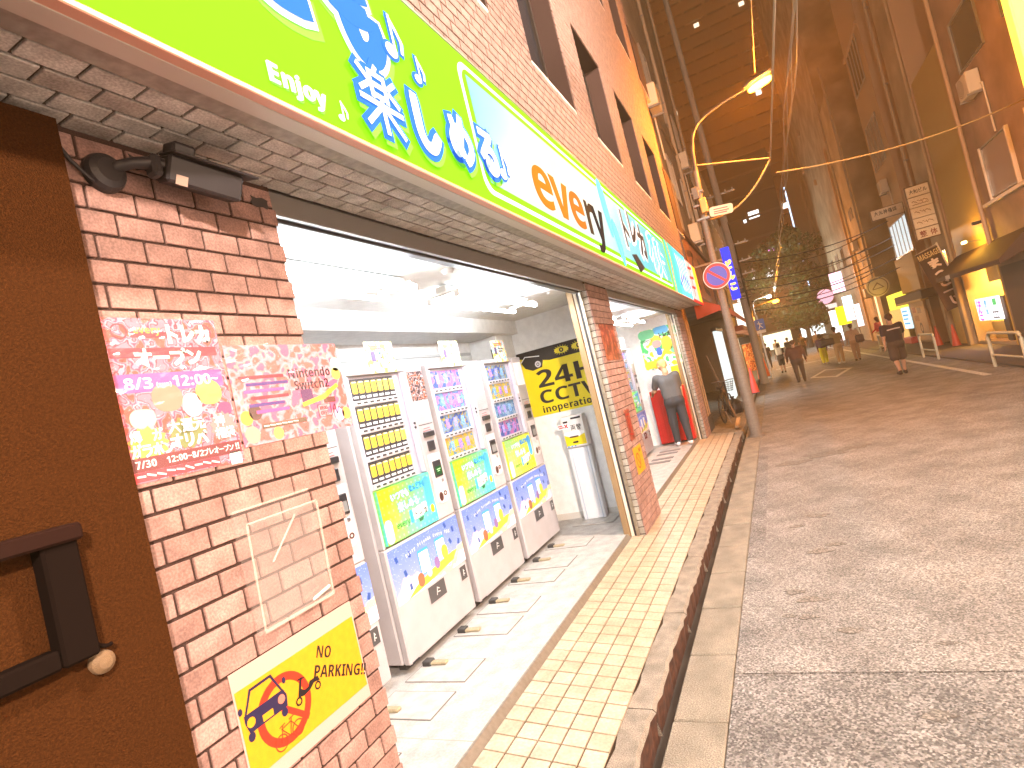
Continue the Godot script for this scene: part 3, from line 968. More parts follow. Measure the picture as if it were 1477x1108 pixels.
	# teal end of the green face, then the blue panel
	var teal := glow("sign teal", lin(0.03, 0.62, 0.40), 0.85, lin(0.03, 0.5, 0.3))
	span(t, "teal_panel", Vector3(9.372, 0.006, -0.012), Vector3(10.20, 0.866, 0.001), teal)
	span(t, "cyan_panel", Vector3(10.202, 0.006, -0.012), Vector3(11.70, 0.866, 0.001), glow("sign cyan", lin(0.05, 0.55, 0.85), 0.85, lin(0.05, 0.45, 0.7)))
	strokes(t, "brown_rib", [smooth_line([Vector2(9.5, 0.02), Vector2(9.56, 0.3), Vector2(9.66, 0.55), Vector2(9.6, 0.84)], 4)], 0.06, mat("sign tan", lin(0.42, 0.27, 0.2), 0.5), Vector3(0, 0, 0.002), 0.002)
	var sw := []
	for k in 5:
		sw.append(smooth_line([Vector2(10.4 + k * 0.24, 0.75), Vector2(10.55 + k * 0.22, 0.5), Vector2(10.4 + k * 0.26, 0.3), Vector2(10.6 + k * 0.2, 0.12)], 4))
	strokes(t, "panel_script", sw, 0.028, white, Vector3(0, 0, 0.003), 0.002)
	strokes(t, "panel_script", [smooth_line([Vector2(10.3, 0.2), Vector2(10.9, 0.4), Vector2(11.6, 0.25)], 5)], 0.05, blue, Vector3(0, 0, 0.0025), 0.001)
	area("shop_sign_light", Vector3(SX + 0.06, 3.45, -4.4), Vector2(10.5, 0.8), Vector3(0, -PI / 2, 0), Color(0.75, 1.0, 0.62), 2.2)
	var p := thing("bargain_sign", "pink, red and yellow lit panel at the far end of the long shop sign", "sign", Vector3(SX, 3.0, -11.76), PI / 2)
	span(p, "cabinet", Vector3(0, 0, -0.08), Vector3(1.6, 0.87, -0.01), mat("sign case", Color.WHITE, 0.5), 0.004)
	span(p, "face", Vector3(0.02, 0.02, -0.01), Vector3(1.0, 0.85, 0.002), glow("sign pink", lin(0.95, 0.35, 0.45), 0.8, lin(0.8, 0.3, 0.35)))
	span(p, "yellow_face", Vector3(1.002, 0.02, -0.01), Vector3(1.58, 0.85, 0.002), glow("sign amber", lin(1.0, 0.50, 0.03), 0.9, lin(0.9, 0.45, 0.05)))
	span(p, "red_edge", Vector3(0.0, 0.0, -0.02), Vector3(1.6, 0.05, 0.006), glow("sign red", lin(0.75, 0.03, 0.03), 0.6, lin(0.6, 0.03, 0.03)))
	strokes(p, "red_script", [[Vector2(0.2, 0.7), Vector2(0.75, 0.74)], [Vector2(0.2, 0.5), Vector2(0.8, 0.54)], [Vector2(0.2, 0.3), Vector2(0.75, 0.32)], [Vector2(0.45, 0.78), Vector2(0.42, 0.15)]], 0.035, mats["sign red"], Vector3(0, 0, 0.002), 0.002)

# ---------------------------------------------------------------- inside the shop
func tube_light(called: String, label: String, x: float, y: float, d0: float, L: float, energy: float) -> void:
	var t := thing(called, label, "ceiling light", Vector3(x, y, -d0), PI / 2, "twin tube ceiling lights")
	var body := mat("fitting white", lin(0.75, 0.75, 0.74), 0.4)
	span(t, "housing", Vector3(-0.02, 0.045, -0.05), Vector3(L + 0.02, 0.1, 0.05), body, 0.006)
	for s in [-0.125, 0.125]:
		rod(t, "tube", [Vector3(0.02, 0.0, s), Vector3(L - 0.02, 0.0, s)], 0.016, glow("fluorescent tube", Color(0.95, 0.98, 1.0), 58.0), 10)
		for e in [0.0, L]:
			var so := MB.new()
			so.bevel_box(Vector3(e, 0.01, s), Vector3(0.03, 0.05, 0.042), 0.006)
			part(t, "socket", so.done(), body)
	for e in [0.04, L - 0.04]:
		span(t, "arm", Vector3(e - 0.03, 0.03, -0.14), Vector3(e + 0.03, 0.05, 0.14), body, 0.004)
	area(called + "_lamp", Vector3(x, y - 0.03, -(d0 + L / 2)), Vector2(0.3, L), Vector3(-PI / 2, 0, 0), Color(0.95, 0.98, 1.0), energy)

func build_shop_room() -> void:
	var wall := grain(mat("shop white", lin(0.86, 0.86, 0.85), 0.75), noise_tex("paint", 0.02, 0.93, 1.0, 4), 0.8)
	var ceil_ := grain(mat("ceiling white", lin(0.82, 0.83, 0.83), 0.8), noise_tex("paint", 0.02, 0.93, 1.0, 4), 0.7)
	var floor_ := grain(mat("shop floor", lin(0.50, 0.49, 0.47), 0.5), noise_tex("floor", 0.012, 0.8, 1.0, 5), 0.9)
	blotch(floor_, noise_tex("floor scuff", 0.05, 0.86, 1.0, 5), 1.7)
	var t := thing("shop_room", "bright white walls, floor and ceiling of the open vending shop", "shop", Vector3.ZERO)
	span(t, "floor", Vector3(-3.6, 0.0, -12.40), Vector3(-1.835, 0.25, 1.2), floor_)
	span(t, "ceiling", Vector3(-3.6, 2.96, -12.40), Vector3(-1.79, 3.4, 1.2), ceil_)
	span(t, "back_wall", Vector3(-3.7, 0.0, -12.5), Vector3(-3.45, 3.2, 1.2), wall)
	span(t, "near_wall", Vector3(-3.45, 0.25, 0.55), Vector3(-1.67, 3.0, 0.75), wall)
	span(t, "partition_wall", Vector3(-3.45, 0.25, -7.0), Vector3(-1.84, 2.96, -6.95), wall)
	span(t, "end_wall", Vector3(-3.45, 0.25, -12.5), Vector3(-1.84, 2.96, -12.40), wall)
	span(t, "beam", Vector3(-3.45, 2.79, -6.95), Vector3(-2.96, 2.962, 0.55), wall, 0.004)
	span(t, "corner_column", Vector3(-3.45, 0.25, -6.95), Vector3(-3.06, 2.79, -6.45), wall, 0.004)
	span(t, "beam", Vector3(-3.45, 2.79, -12.4), Vector3(-2.96, 2.962, -7.0), wall, 0.004)
	span(t, "picture_rail", Vector3(-3.45, 2.63, -6.4), Vector3(-3.43, 2.66, 0.5), mat("rail grey", lin(0.5, 0.5, 0.5), 0.6))
	var base := mat("baseboard", lin(0.6, 0.58, 0.54), 0.6)
	span(t, "baseboard", Vector3(-3.05, 0.25, -6.948), Vector3(-1.86, 0.33, -6.938), base)
	span(t, "floor_joint", Vector3(-2.9, 0.2, -2.492), Vector3(-1.84, 0.2512, -2.486), mat("joint", lin(0.3, 0.28, 0.25), 0.9))
	var silm := grain(mat("sill metal", lin(0.24, 0.21, 0.17), 0.45, 0.4), noise_tex("steel", 0.02, 0.8, 1.0, 3), 2.0)
	var si := thing("shop_sill", "grey metal step edge along the shop floor beside the cream tiles", "step", Vector3(-1.80, 0.2, 1.0), PI / 2)
	var sb := MB.new()
	sb.quad(Vector3(0, 0.052, -0.035), Vector3(13.4, 0.052, -0.035), Vector3(13.4, 0.052, -0.05), Vector3(0, 0.052, -0.05))
	sb.quad(Vector3(0, 0.006, 0.0), Vector3(13.4, 0.006, 0.0), Vector3(13.4, 0.052, -0.035), Vector3(0, 0.052, -0.035))
	sb.quad(Vector3(0, -0.03, 0.0), Vector3(13.4, -0.03, 0.0), Vector3(13.4, 0.006, 0.0), Vector3(0, 0.006, 0.0))
	part(si, "edge", sb.done(), silm)
	tube_light("ceiling_light", "twin fluorescent ceiling light nearest the salmon pillar in the near bay", -2.19, 2.84, 1.75, 1.55, 1.2)
	tube_light("ceiling_light", "twin fluorescent ceiling light above the middle vending machines", -2.19, 2.84, 3.86, 1.62, 1.2)
	tube_light("ceiling_light", "twin fluorescent ceiling light in the far bay above its vending machines", -2.3, 2.84, 7.6, 1.5, 1.2)
	tube_light("ceiling_light", "twin fluorescent ceiling light in the far bay over the customer", -2.3, 2.84, 10.0, 1.5, 1.2)
	# smoke sensor, ceiling hooks
	var sd := thing("smoke_sensor", "small white sensor on the shop ceiling between the tube lights", "sensor", Vector3(-1.93, 2.96, -3.55))
	var lb := MB.new()
	lb.lathe(Vector3.ZERO, [Vector2(0.0, -0.035), Vector2(0.03, -0.033), Vector2(0.045, -0.015), Vector2(0.05, 0.0)], 18)
	part(sd, "dome", lb.done(), mat("fitting white", Color.WHITE, 0.4))
	for q in [[-1.9, 2.6], [-1.92, 4.5], [-1.95, 5.6]]:
		var hk := thing("ceiling_hook", {2.6: "tiny white ceiling hook left of the white sensor", 4.5: "tiny white ceiling hook right of the white sensor", 5.6: "tiny white ceiling hook nearest the partition wall"}[q[1]], "hook", Vector3(q[0], 2.96, -q[1]), 0.0, "ceiling hooks")
		var ring := []
		for k in 10:
			ring.append(Vector3(cos(TAU * k / 10) * 0.012, -0.015 + sin(TAU * k / 10) * 0.012, 0))
		rod(hk, "ring", ring, 0.003, mats["fitting white"], 5, true)
	# steel floor plates that the machines are bolted to
	var plm := grain(mat("plate white", lin(0.44, 0.43, 0.41), 0.5), noise_tex("floor", 0.012, 0.8, 1.0, 5), 1.3)
	var i := 0
	for q in [[2.06, 2.36], [2.654, 2.94], [3.06, 3.345], [3.71, 4.01], [4.095, 4.39], [4.726, 5.01], [5.10, 5.40], [5.70, 6.0]]:
		var names := ["nearest", "second", "third", "fourth", "fifth", "sixth", "seventh", "farthest"]
		var pl := thing("floor_plate", "white steel floor plate, the %s in the row before the vending machines" % names[i], "plate", Vector3(-2.475, 0.25, -(q[0] + q[1]) / 2), 0.0, "white floor plates")
		var L: float = q[1] - q[0]
		part(pl, "plate", box_mesh(Vector3(0.47, 0.007, L), 0.003), plm, Vector3(0, 0.0035, 0))
		part(pl, "dark_border", box_mesh(Vector3(0.482, 0.004, L + 0.012)), mat("gasket grey", lin(0.10, 0.095, 0.09), 0.8), Vector3(0, 0.002, 0))  # dark outline round the plate, made as a wider sheet beneath it
		var pad := bx(pl, "anchor_pad", Vector3(-0.115, 0.018, (0.5 if i % 2 == 1 else -0.5) * L * 0.55), Vector3(0.16, 0.022, 0.05), grain(mat("brass pad", lin(0.40, 0.34, 0.22), 0.5, 0.3), noise_tex("steel", 0.02, 0.8, 1.0, 3), 4.0), 0.007)
		pad.rotation.y = 0.06
		bx(pl, "rubber_foot", Vector3(-0.19, 0.02, (0.5 if i % 2 == 1 else -0.5) * L * 0.55), Vector3(0.07, 0.04, 0.07), mat("rubber", lin(0.03, 0.03, 0.03), 0.7), 0.006)
		i += 1

# ---------------------------------------------------------------- vending machines
func slot_strip(parent: Node, at: Vector3, w: float) -> void:
	span(parent, "button_rail", at, at + Vector3(w, 0.038, 0.02), mat("strip white", lin(0.55, 0.54, 0.6), 0.4), 0.003)
	for k in 7:
		bx(parent, "button", at + Vector3(w * (k + 0.6) / 7.2, 0.019, 0.021), Vector3(0.042, 0.015, 0.006), mat("button black", lin(0.03, 0.03, 0.035), 0.3), 0.002)

func vending_machine(label: String, x: float, d: float, kind: int, detail := true) -> Node3D:
	var t := thing("vending_machine", label, "vending machine", Vector3(x, 0.25, -d), PI / 2, "white card vending machines")
	var W := 0.98
	var body := grain(mat("machine white", lin(0.40, 0.382, 0.40), 0.32), noise_tex("enamel", 0.008, 0.94, 1.0, 3), 1.0)
	var lilac := mat("window frame lilac", lin(0.50, 0.49, 0.60), 0.35, 0.2)
	span(t, "cabinet", Vector3(0.0, 0.06, -0.72), Vector3(W, 2.185, -0.062), body, 0.012)
	# door: panels round the show window, a few millimetres apart
	span(t, "door_left", Vector3(0.006, 0.88, -0.06), Vector3(0.028, 2.178, 0.0), body, 0.006)
	span(t, "door_top", Vector3(0.03, 2.135, -0.06), Vector3(0.725, 2.178, 0.0), body, 0.006)
	span(t, "door_lower", Vector3(0.006, 0.058, -0.06), Vector3(W - 0.004, 0.876, 0.0), body, 0.01)
	var cp := span(t, "control_panel", Vector3(0.727, 0.880, -0.06), Vector3(W - 0.004, 2.178, 0.004), body, 0.008)
	span(t, "window_back", Vector3(0.03, 0.88, -0.06), Vector3(0.724, 2.133, -0.045), lilac)
	span(t, "window_frame", Vector3(0.03, 1.30, -0.04), Vector3(0.05, 2.13, -0.004), lilac, 0.004)
	span(t, "window_frame", Vector3(0.69, 1.30, -0.04), Vector3(0.722, 2.13, -0.004), lilac, 0.004)
	span(t, "kick_edge", Vector3(0.03, 0.062, -0.02), Vector3(0.11, 0.072, 0.006), mat("button black", Color.WHITE), 0.002)
	for q in [0.06, 0.86]:
		span(t, "foot", Vector3(q, 0.0, -0.16), Vector3(q + 0.07, 0.06, -0.09), mat("rubber", Color.WHITE), 0.004)
	var pals := [[Color(0.92, 0.72, 0.05), Color(0.9, 0.8, 0.35), Color(0.35, 0.6, 0.8), Color(0.95, 0.82, 0.08)], [Color(0.3, 0.55, 0.8), Color(0.5, 0.75, 0.9), Color(0.12, 0.4, 0.75), Color(0.6, 0.75, 0.9)], [Color(0.85, 0.4, 0.75), Color(0.4, 0.5, 0.85), Color(0.9, 0.6, 0.85), Color(0.1, 0.35, 0.75)], [Color(0.6, 0.45, 0.85), Color(0.85, 0.55, 0.85), Color(0.1, 0.45, 0.85), Color(0.45, 0.7, 0.88)], [Color(0.05, 0.35, 0.75), Color(0.85, 0.7, 0.08), Color(0.25, 0.6, 0.8), Color(0.55, 0.7, 0.85)]]
	# four shelves
	for r in 4:
		var y0 := 1.915 - r * 0.2055
		var sh := Node3D.new()
		sh.name = "shelf"
		t.add_child(sh, true)
		sh.position = Vector3(0.075, y0, -0.043)
		slot_strip(sh, Vector3(0.0, -0.002, 0.006), 0.53)
		if kind == 0:
			span(sh, "back_board", Vector3(0, 0.038, 0), Vector3(0.53, 0.2, 0.004), mat("shelf dark", lin(0.03, 0.028, 0.034), 0.8))
			for k in 7:
				var px := 0.043 + k * 0.074
				var ym := mat("pack yellow", lin(0.66, 0.47, 0.008), 0.5) if k < 4 or r % 2 == 1 else mat("pack lime", lin(0.62, 0.52, 0.05), 0.5)
				bx(sh, "pack", Vector3(px, 0.134, 0.016), Vector3(0.053, 0.092, 0.018), ym, 0.007)
				bx(sh, "pack_cap", Vector3(px, 0.172, 0.0175), Vector3(0.049, 0.012, 0.018), mat("pack white", lin(0.6, 0.6, 0.48), 0.5), 0.005)
				bx(sh, "price_tag", Vector3(px, 0.062, 0.012), Vector3(0.048, 0.017, 0.008), mat("tag white", lin(0.72, 0.78, 0.82), 0.4), 0.002)
		else:
			var pi := (r + kind * 2) % 5
			sheet(sh, "card_picture", Vector3(0.265, 0.119, 0.002), Vector2(0.53, 0.16), printed("shelf print %d" % pi, null), 0.004)
			mats["shelf print %d" % pi].albedo_color = Color(0.82, 0.82, 0.82)
			if mats["shelf print %d" % pi].albedo_texture == null:
				mats["shelf print %d" % pi].albedo_texture = print_image(160, 48, pals[pi], 0.03, 40 + pi)
			for k in 3:
				bx(sh, "card", Vector3(0.12 + k * 0.14, 0.12, 0.012), Vector3(0.055, 0.085, 0.006), printed("card print %d" % ((pi + k) % 3), null), 0.002)
	for k in 3:
		if mats.has("card print %d" % k) and mats["card print %d" % k].albedo_texture == null:
			mats["card print %d" % k].albedo_texture = print_image(48, 64, pals[(k + 1) % 5], 0.06, 90 + k)
	part(t, "window_pane", box_mesh(Vector3(0.64, 0.83, 0.004)), pane("machine glass", Color(0.95, 0.97, 1.0), 0.02), Vector3(0.37, 1.715, -0.012))
	mats["machine glass"].metallic_specular = 0.2
	# poster under the window
	var grad := "green print" if kind != 2 else "lime print"
	if not mats.has(grad):
		var im := Image.create(192, 128, false, Image.FORMAT_RGB8)
		var n := FastNoiseLite.new()
		n.frequency = 0.03
		for y in 128:
			for xx in 192:
				var f := clampf(float(xx) / 192 * 0.85 + 0.25 * float(y) / 128 - 0.1 + n.get_noise_2d(xx, y) * 0.18, 0, 1)
				var c := Color(0.62, 0.93, 0.12).lerp(Color(0.25, 0.82, 0.93), f) if kind != 2 else Color(0.55, 0.9, 0.45).lerp(Color(0.98, 0.9, 0.08), f)
				if (xx % 16 - 8) ** 2 + (y % 16 - 8) ** 2 < 9:
					c = c.lerp(Color.WHITE, 0.3)
				im.set_pixel(xx, y, c)
		printed(grad, ImageTexture.create_from_image(im), 0.3)
	var po := sheet(t, "poster", Vector3(0.39, 1.09, -0.045), Vector2(0.672, 0.395), mats[grad], 0.05)
	var wh := mat("print white", lin(0.82, 0.85, 0.86), 0.4)
	var ink := mat("print ink", lin(0.015, 0.02, 0.03), 0.4)
	var cy := mat("print blue", lin(0.03, 0.28, 0.72), 0.4)
	if detail:
		kana(po, "いつでも", Vector3(-0.20, 0.085, 0.0515), Vector2(0.052, 0.06), 0.0085, cy, 0.0006)
		kana(po, "いつでも", Vector3(-0.20, 0.085, 0.053), Vector2(0.052, 0.06), 0.0045, wh, 0.0006)
		kana(po, "なんどでも", Vector3(0.035, 0.105, 0.0515), Vector2(0.04, 0.05), 0.0065, cy, 0.0006)
		kana(po, "楽しめる", Vector3(-0.14, -0.005, 0.0515), Vector2(0.062, 0.066), 0.0085, cy, 0.0006)
		kana(po, "楽しめる", Vector3(-0.14, -0.005, 0.053), Vector2(0.062, 0.066), 0.0038, wh, 0.0006)
		words(po, "every", Vector3(-0.20, -0.095, 0.052), 0.046, ink, false, 0, 1.05)
		plate(po, "drop", rounded(0.035, 0.1, 0.017), cy, Vector3(-0.005, -0.075, 0.051), 0.001)
		for k in 3:
			plate(po, "card_tag", rounded(0.062, 0.082, 0.008), wh, Vector3(0.055 + k * 0.064, -0.068 + k * 0.008, 0.051), 0.001)
		kana(po, "トレカ", Vector3(0.032, -0.098, 0.0525), Vector2(0.046, 0.055), 0.005, ink, 0.0006, 1.39)
		var fan := MB.new()
		fan.poly(PackedVector2Array([Vector2(0.07, -0.115), Vector2(0.15, -0.11), Vector2(0.13, -0.14), Vector2(0.085, -0.142)]), 0.0525)
		part(po, "fan", fan.done(), mat("fan green", lin(0.02, 0.12, 0.06), 0.5))
		# a rounded blue shape and a pale one at its corners, where the print has figures
		plate(po, "blue_shape", rounded(0.09, 0.23, 0.044), mat("shape blue", lin(0.06, 0.35, 0.75), 0.4), Vector3(0.275, 0.06, 0.0505), 0.0008)
		plate(po, "pale_shape", rounded(0.085, 0.17, 0.04), mat("shape pale", lin(0.5, 0.75, 0.85), 0.4), Vector3(-0.29, -0.11, 0.0505), 0.0008)
		plate(po, "yellow_shape", rounded(0.05, 0.065, 0.024), mat("pack yellow", Color.WHITE), Vector3(0.285, -0.09, 0.0505), 0.0008)
	# blue picture panel below
	if not mats.has("cloud print"):
		var im := Image.create(256, 104, false, Image.FORMAT_RGB8)
		var n := FastNoiseLite.new()
		n.frequency = 0.02
		n.seed = 3
		for y in 104:
			for xx in 256:
				var c := Color(0.36, 0.46, 0.78).lerp(Color(0.56, 0.62, 0.88), float(y) / 104)
				var hgt := 88.0 - 26.0 * maxf(0, sin(xx * 0.03)) - n.get_noise_2d(xx, 0) * 16
				if y > hgt + 14:
					c = Color(0.93, 0.86, 0.93)
				elif y > hgt:
					c = Color(0.95, 0.72, 0.84) if xx < 110 else Color(0.95, 0.87, 0.62)
				if fmod(n.get_noise_2d(xx * 9, y * 9) * 40 + 40, 1.0) > 0.985:
					c = Color(0.9, 0.93, 1)
				im.set_pixel(xx, y, c)
		printed("cloud print", ImageTexture.create_from_image(im), 0.3)
	var bp := sheet(t, "blue_panel", Vector3(0.5, 0.665, 0.001), Vector2(0.955, 0.39), mats["cloud print"], 0.002)
	var hill := MB.new()
	hill.poly(PackedVector2Array([Vector2(-0.36, -0.194), Vector2(-0.24, -0.14), Vector2(0.0, -0.095), Vector2(0.3, -0.065), Vector2(0.38, -0.068), Vector2(0.3, -0.13), Vector2(0.0, -0.165)]), 0.003)
	part(bp, "hill_print", hill.done(), mat("hill green", lin(0.48, 0.55, 0.05), 0.4))
	if detail:
		# the words bend upwards in an arc
		var line := "Every Friends Every TCG"
		for k in line.length():
			if line[k] != " ":
				var a := (k - 11.0) / 11.0
				var o := words(bp, line[k], Vector3(0.02 + a * 0.30, 0.135 - a * a * 0.035, 0.003), 0.024, wh, false, 1)
				o.rotation.z = -a * 0.22
		for q in [[-0.08, -0.005], [0.16, 0.008]]:
			plate(bp, "card_border", rounded(0.14, 0.185, 0.01), cy, Vector3(q[0], q[1], 0.002), 0.001)
			plate(bp, "white_card", rounded(0.12, 0.155, 0.006), wh, Vector3(q[0], q[1] - 0.005, 0.0032), 0.001)
		for q in [[-0.4, 0.11, 0.2], [-0.24, 0.1, -0.3], [-0.33, -0.01, 0.25], [-0.3, -0.12, 0.0], [0.38, 0.1, 0.1], [0.43, -0.02, -0.4], [0.31, 0.02, 0.5], [0.28, 0.16, 0.4]]:
			plate(bp, "card_print", rounded(0.03, 0.045, 0.004), mat("print navy", lin(0.02, 0.07, 0.28), 0.4), Vector3(q[0], q[1], 0.002), 0.001).rotation.z = q[2]
		for q in [[-0.17, -0.12, 0.04, 0.05, lin(0.28, 0.11, 0.05)], [-0.05, -0.095, 0.03, 0.045, lin(0.75, 0.7, 0.72)], [0.07, -0.075, 0.032, 0.045, lin(0.2, 0.12, 0.3)], [0.2, -0.03, 0.045, 0.055, lin(0.78, 0.5, 0.05)]]:
			plate(bp, "round_shape", rounded(q[2] * 2, q[3] * 2, minf(q[2], q[3]) * 0.95, 5), mat("shape %s" % q[4].to_html(), q[4], 0.5), Vector3(q[0], q[1], 0.0035), 0.001)
	# take-out door and coin flap
	for q in [["takeout_door", 0.378, 0.335, 0.228, 0.122], ["coin_flap", 0.848, 0.33, 0.092, 0.11]]:
		var dr := Node3D.new()
		dr.name = q[0]
		t.add_child(dr)
		dr.position = Vector3(q[1], q[2], 0.0)
		span(dr, "surround", Vector3(-0.006, -0.006, -0.001), Vector3(q[3] + 0.006, q[4] + 0.006, 0.004), mat("surround grey", lin(0.35, 0.33, 0.35), 0.4), 0.002)
		span(dr, "flap", Vector3(0, 0, 0.003), Vector3(q[3], q[4], 0.007), mat("smoked flap", lin(0.06, 0.06, 0.065), 0.15), 0.002)
		strokes(dr, "hand_mark", [[Vector2(q[3] * 0.42, q[4] * 0.3), Vector2(q[3] * 0.5, q[4] * 0.7), Vector2(q[3] * 0.6, q[4] * 0.6)], [Vector2(q[3] * 0.45, q[4] * 0.45), Vector2(q[3] * 0.62, q[4] * 0.4)]], 0.005, mat("mark grey", lin(0.4, 0.4, 0.4), 0.4), Vector3(0, 0, 0.007))
	if detail:
		# control panel fittings
		var c := Node3D.new()
		c.name = "fittings"
		t.add_child(c)
		c.position = Vector3(0.727, 0.88, 0.004)
		var blk := mat("button black", Color.WHITE)
		if kind == 0:
			sheet(c, "dark_poster", Vector3(0.13, 1.12, 0.0), Vector2(0.225, 0.25), printed("dark print", mats["dark print"].albedo_texture if mats.has("dark print") else print_image(64, 72, [Color(0.16, 0.12, 0.14), Color(0.4, 0.33, 0.36), Color(0.75, 0.7, 0.72), Color(0.5, 0.25, 0.12)], 0.07, 77), 0.3), 0.002)
		else:
			sheet(c, "notice", Vector3(0.12, 1.10, 0.0), Vector2(0.2, 0.27), wh, 0.002)
		var sk := []
		for k in 5:
			sk.append([Vector2(0.03, 0.93 - k * 0.018), Vector2(0.19 - 0.02 * (k % 3), 0.935 - k * 0.018)])
		strokes(c, "printed_lines", sk, 0.0022, mat("mark grey", Color.WHITE), Vector3(0, 0, 0.0005))
		strokes(c, "rule", [[Vector2(0.025, 0.79), Vector2(0.22, 0.79)]], 0.0035, blk, Vector3(0, 0, 0.0005))
		strokes(c, "red_lines", [[Vector2(0.08, 0.755), Vector2(0.17, 0.757)], [Vector2(0.07, 0.735), Vector2(0.18, 0.737)]], 0.003, mat("print red", lin(0.6, 0.05, 0.05), 0.5), Vector3(0, 0, 0.0005))
		bx(c, "note_slot", Vector3(0.128, 0.705, 0.008), Vector3(0.15, 0.045, 0.02), blk, 0.005)
		bx(c, "reader", Vector3(0.13, 0.605, 0.004), Vector3(0.105, 0.085, 0.012), blk, 0.006)
		span(c, "sub_panel", Vector3(0.04, 0.14, -0.002), Vector3(0.225, 0.535, 0.003), mat("machine pale", lin(0.6, 0.56, 0.58), 0.35), 0.002)
		bx(c, "screen_surround", Vector3(0.14, 0.405, 0.006), Vector3(0.12, 0.14, 0.012), blk, 0.006)
		var scr := glow("tiny screen", lin(0.02, 0.10, 0.03), 1.0, lin(0.01, 0.02, 0.01)) if kind == 0 else mat("grey screen", lin(0.25, 0.26, 0.26), 0.2)
		bx(c, "screen", Vector3(0.14, 0.39, 0.013), Vector3(0.085, 0.07, 0.003), scr)
		if kind == 0:
			strokes(c, "screen_text", [[Vector2(0.115, 0.40), Vector2(0.165, 0.402)], [Vector2(0.12, 0.385), Vector2(0.15, 0.387)]], 0.004, glow("screen green", lin(0.25, 0.9, 0.2), 0.9), Vector3(0, 0, 0.0146))
		bx(c, "lock", Vector3(0.175, 0.30, 0.004), Vector3(0.03, 0.03, 0.012), mat("lock grey", lin(0.3, 0.3, 0.32), 0.3, 0.8), 0.006)
		plate(c, "coin_bezel", rounded(0.16, 0.11, 0.05), mat("machine rim", lin(0.55, 0.5, 0.52), 0.35), Vector3(0.13, 0.175, 0.003), 0.003)
		var cb := MB.new()
		cb.disc(Vector3(0.10, 0.175, 0.009), 0.034, 20, 0.003, 0.85, 1.1)
		part(c, "coin_return", cb.done(), mat("coin brown", lin(0.07, 0.03, 0.025), 0.3))
		var cb2 := MB.new()
		cb2.ring(Vector3(0.165, 0.19, 0.009), 0.012, 0.026, 20, 0.8)
		part(c, "coin_ring", cb2.done(), mat("coin brown", Color.WHITE))
		strokes(c, "wave_mark", [smooth_line([Vector2(0.10, 0.27), Vector2(0.12, 0.285), Vector2(0.14, 0.268), Vector2(0.155, 0.262)], 4)], 0.003, mat("mark grey", Color.WHITE), Vector3(0, 0, 0.0035))
		# small sign hung below the window's right corner
		plate(t, "tag_card", rounded(0.05, 0.09, 0.01), wh, Vector3(0.705, 1.80, -0.003), 0.002)
		for k in 2:
			bx(t, "small_label", Vector3(0.706, 1.70 - k * 0.035, 0.0), Vector3(0.028, 0.018, 0.004), ink)
		# picture card standing on top, and two stubby aerials
		var cd := sheet(t, "topper_card", Vector3(0.46, 2.262, 0.004), Vector2(0.345, 0.245), printed("topper print", mats["topper print"].albedo_texture if mats.has("topper print") else print_image(96, 72, [Color(0.95, 0.85, 0.3), Color(0.98, 0.93, 0.9), Color(0.95, 0.75, 0.8), Color(0.98, 0.95, 0.95), Color(0.55, 0.8, 0.85)], 0.05, 51), 0.4), 0.003)
		strokes(cd, "red_heading", [[Vector2(-0.1, 0.085), Vector2(0.1, 0.09)], [Vector2(-0.1, 0.067), Vector2(0.09, 0.07)]], 0.006, mat("print red", Color.WHITE), Vector3(0, 0, 0.0035))
		words(cd, "Nintendo", Vector3(-0.02, 0.03, 0.0036), 0.02, ink, true)
		words(cd, "Switch2", Vector3(-0.02, 0.0, 0.0036), 0.02, ink, true)
		bx(cd, "dark_picture", Vector3(-0.09, 0.005, 0.004), Vector3(0.05, 0.08, 0.002), mat("picture purple", lin(0.10, 0.05, 0.16), 0.4))
	for q in [0.70, 0.735]:
		rod(t, "aerial", [Vector3(q, 2.185, -0.2), Vector3(q + 0.003, 2.33, -0.205)], [0.012, 0.009], mat("button black", Color.WHITE), 8)
	return t

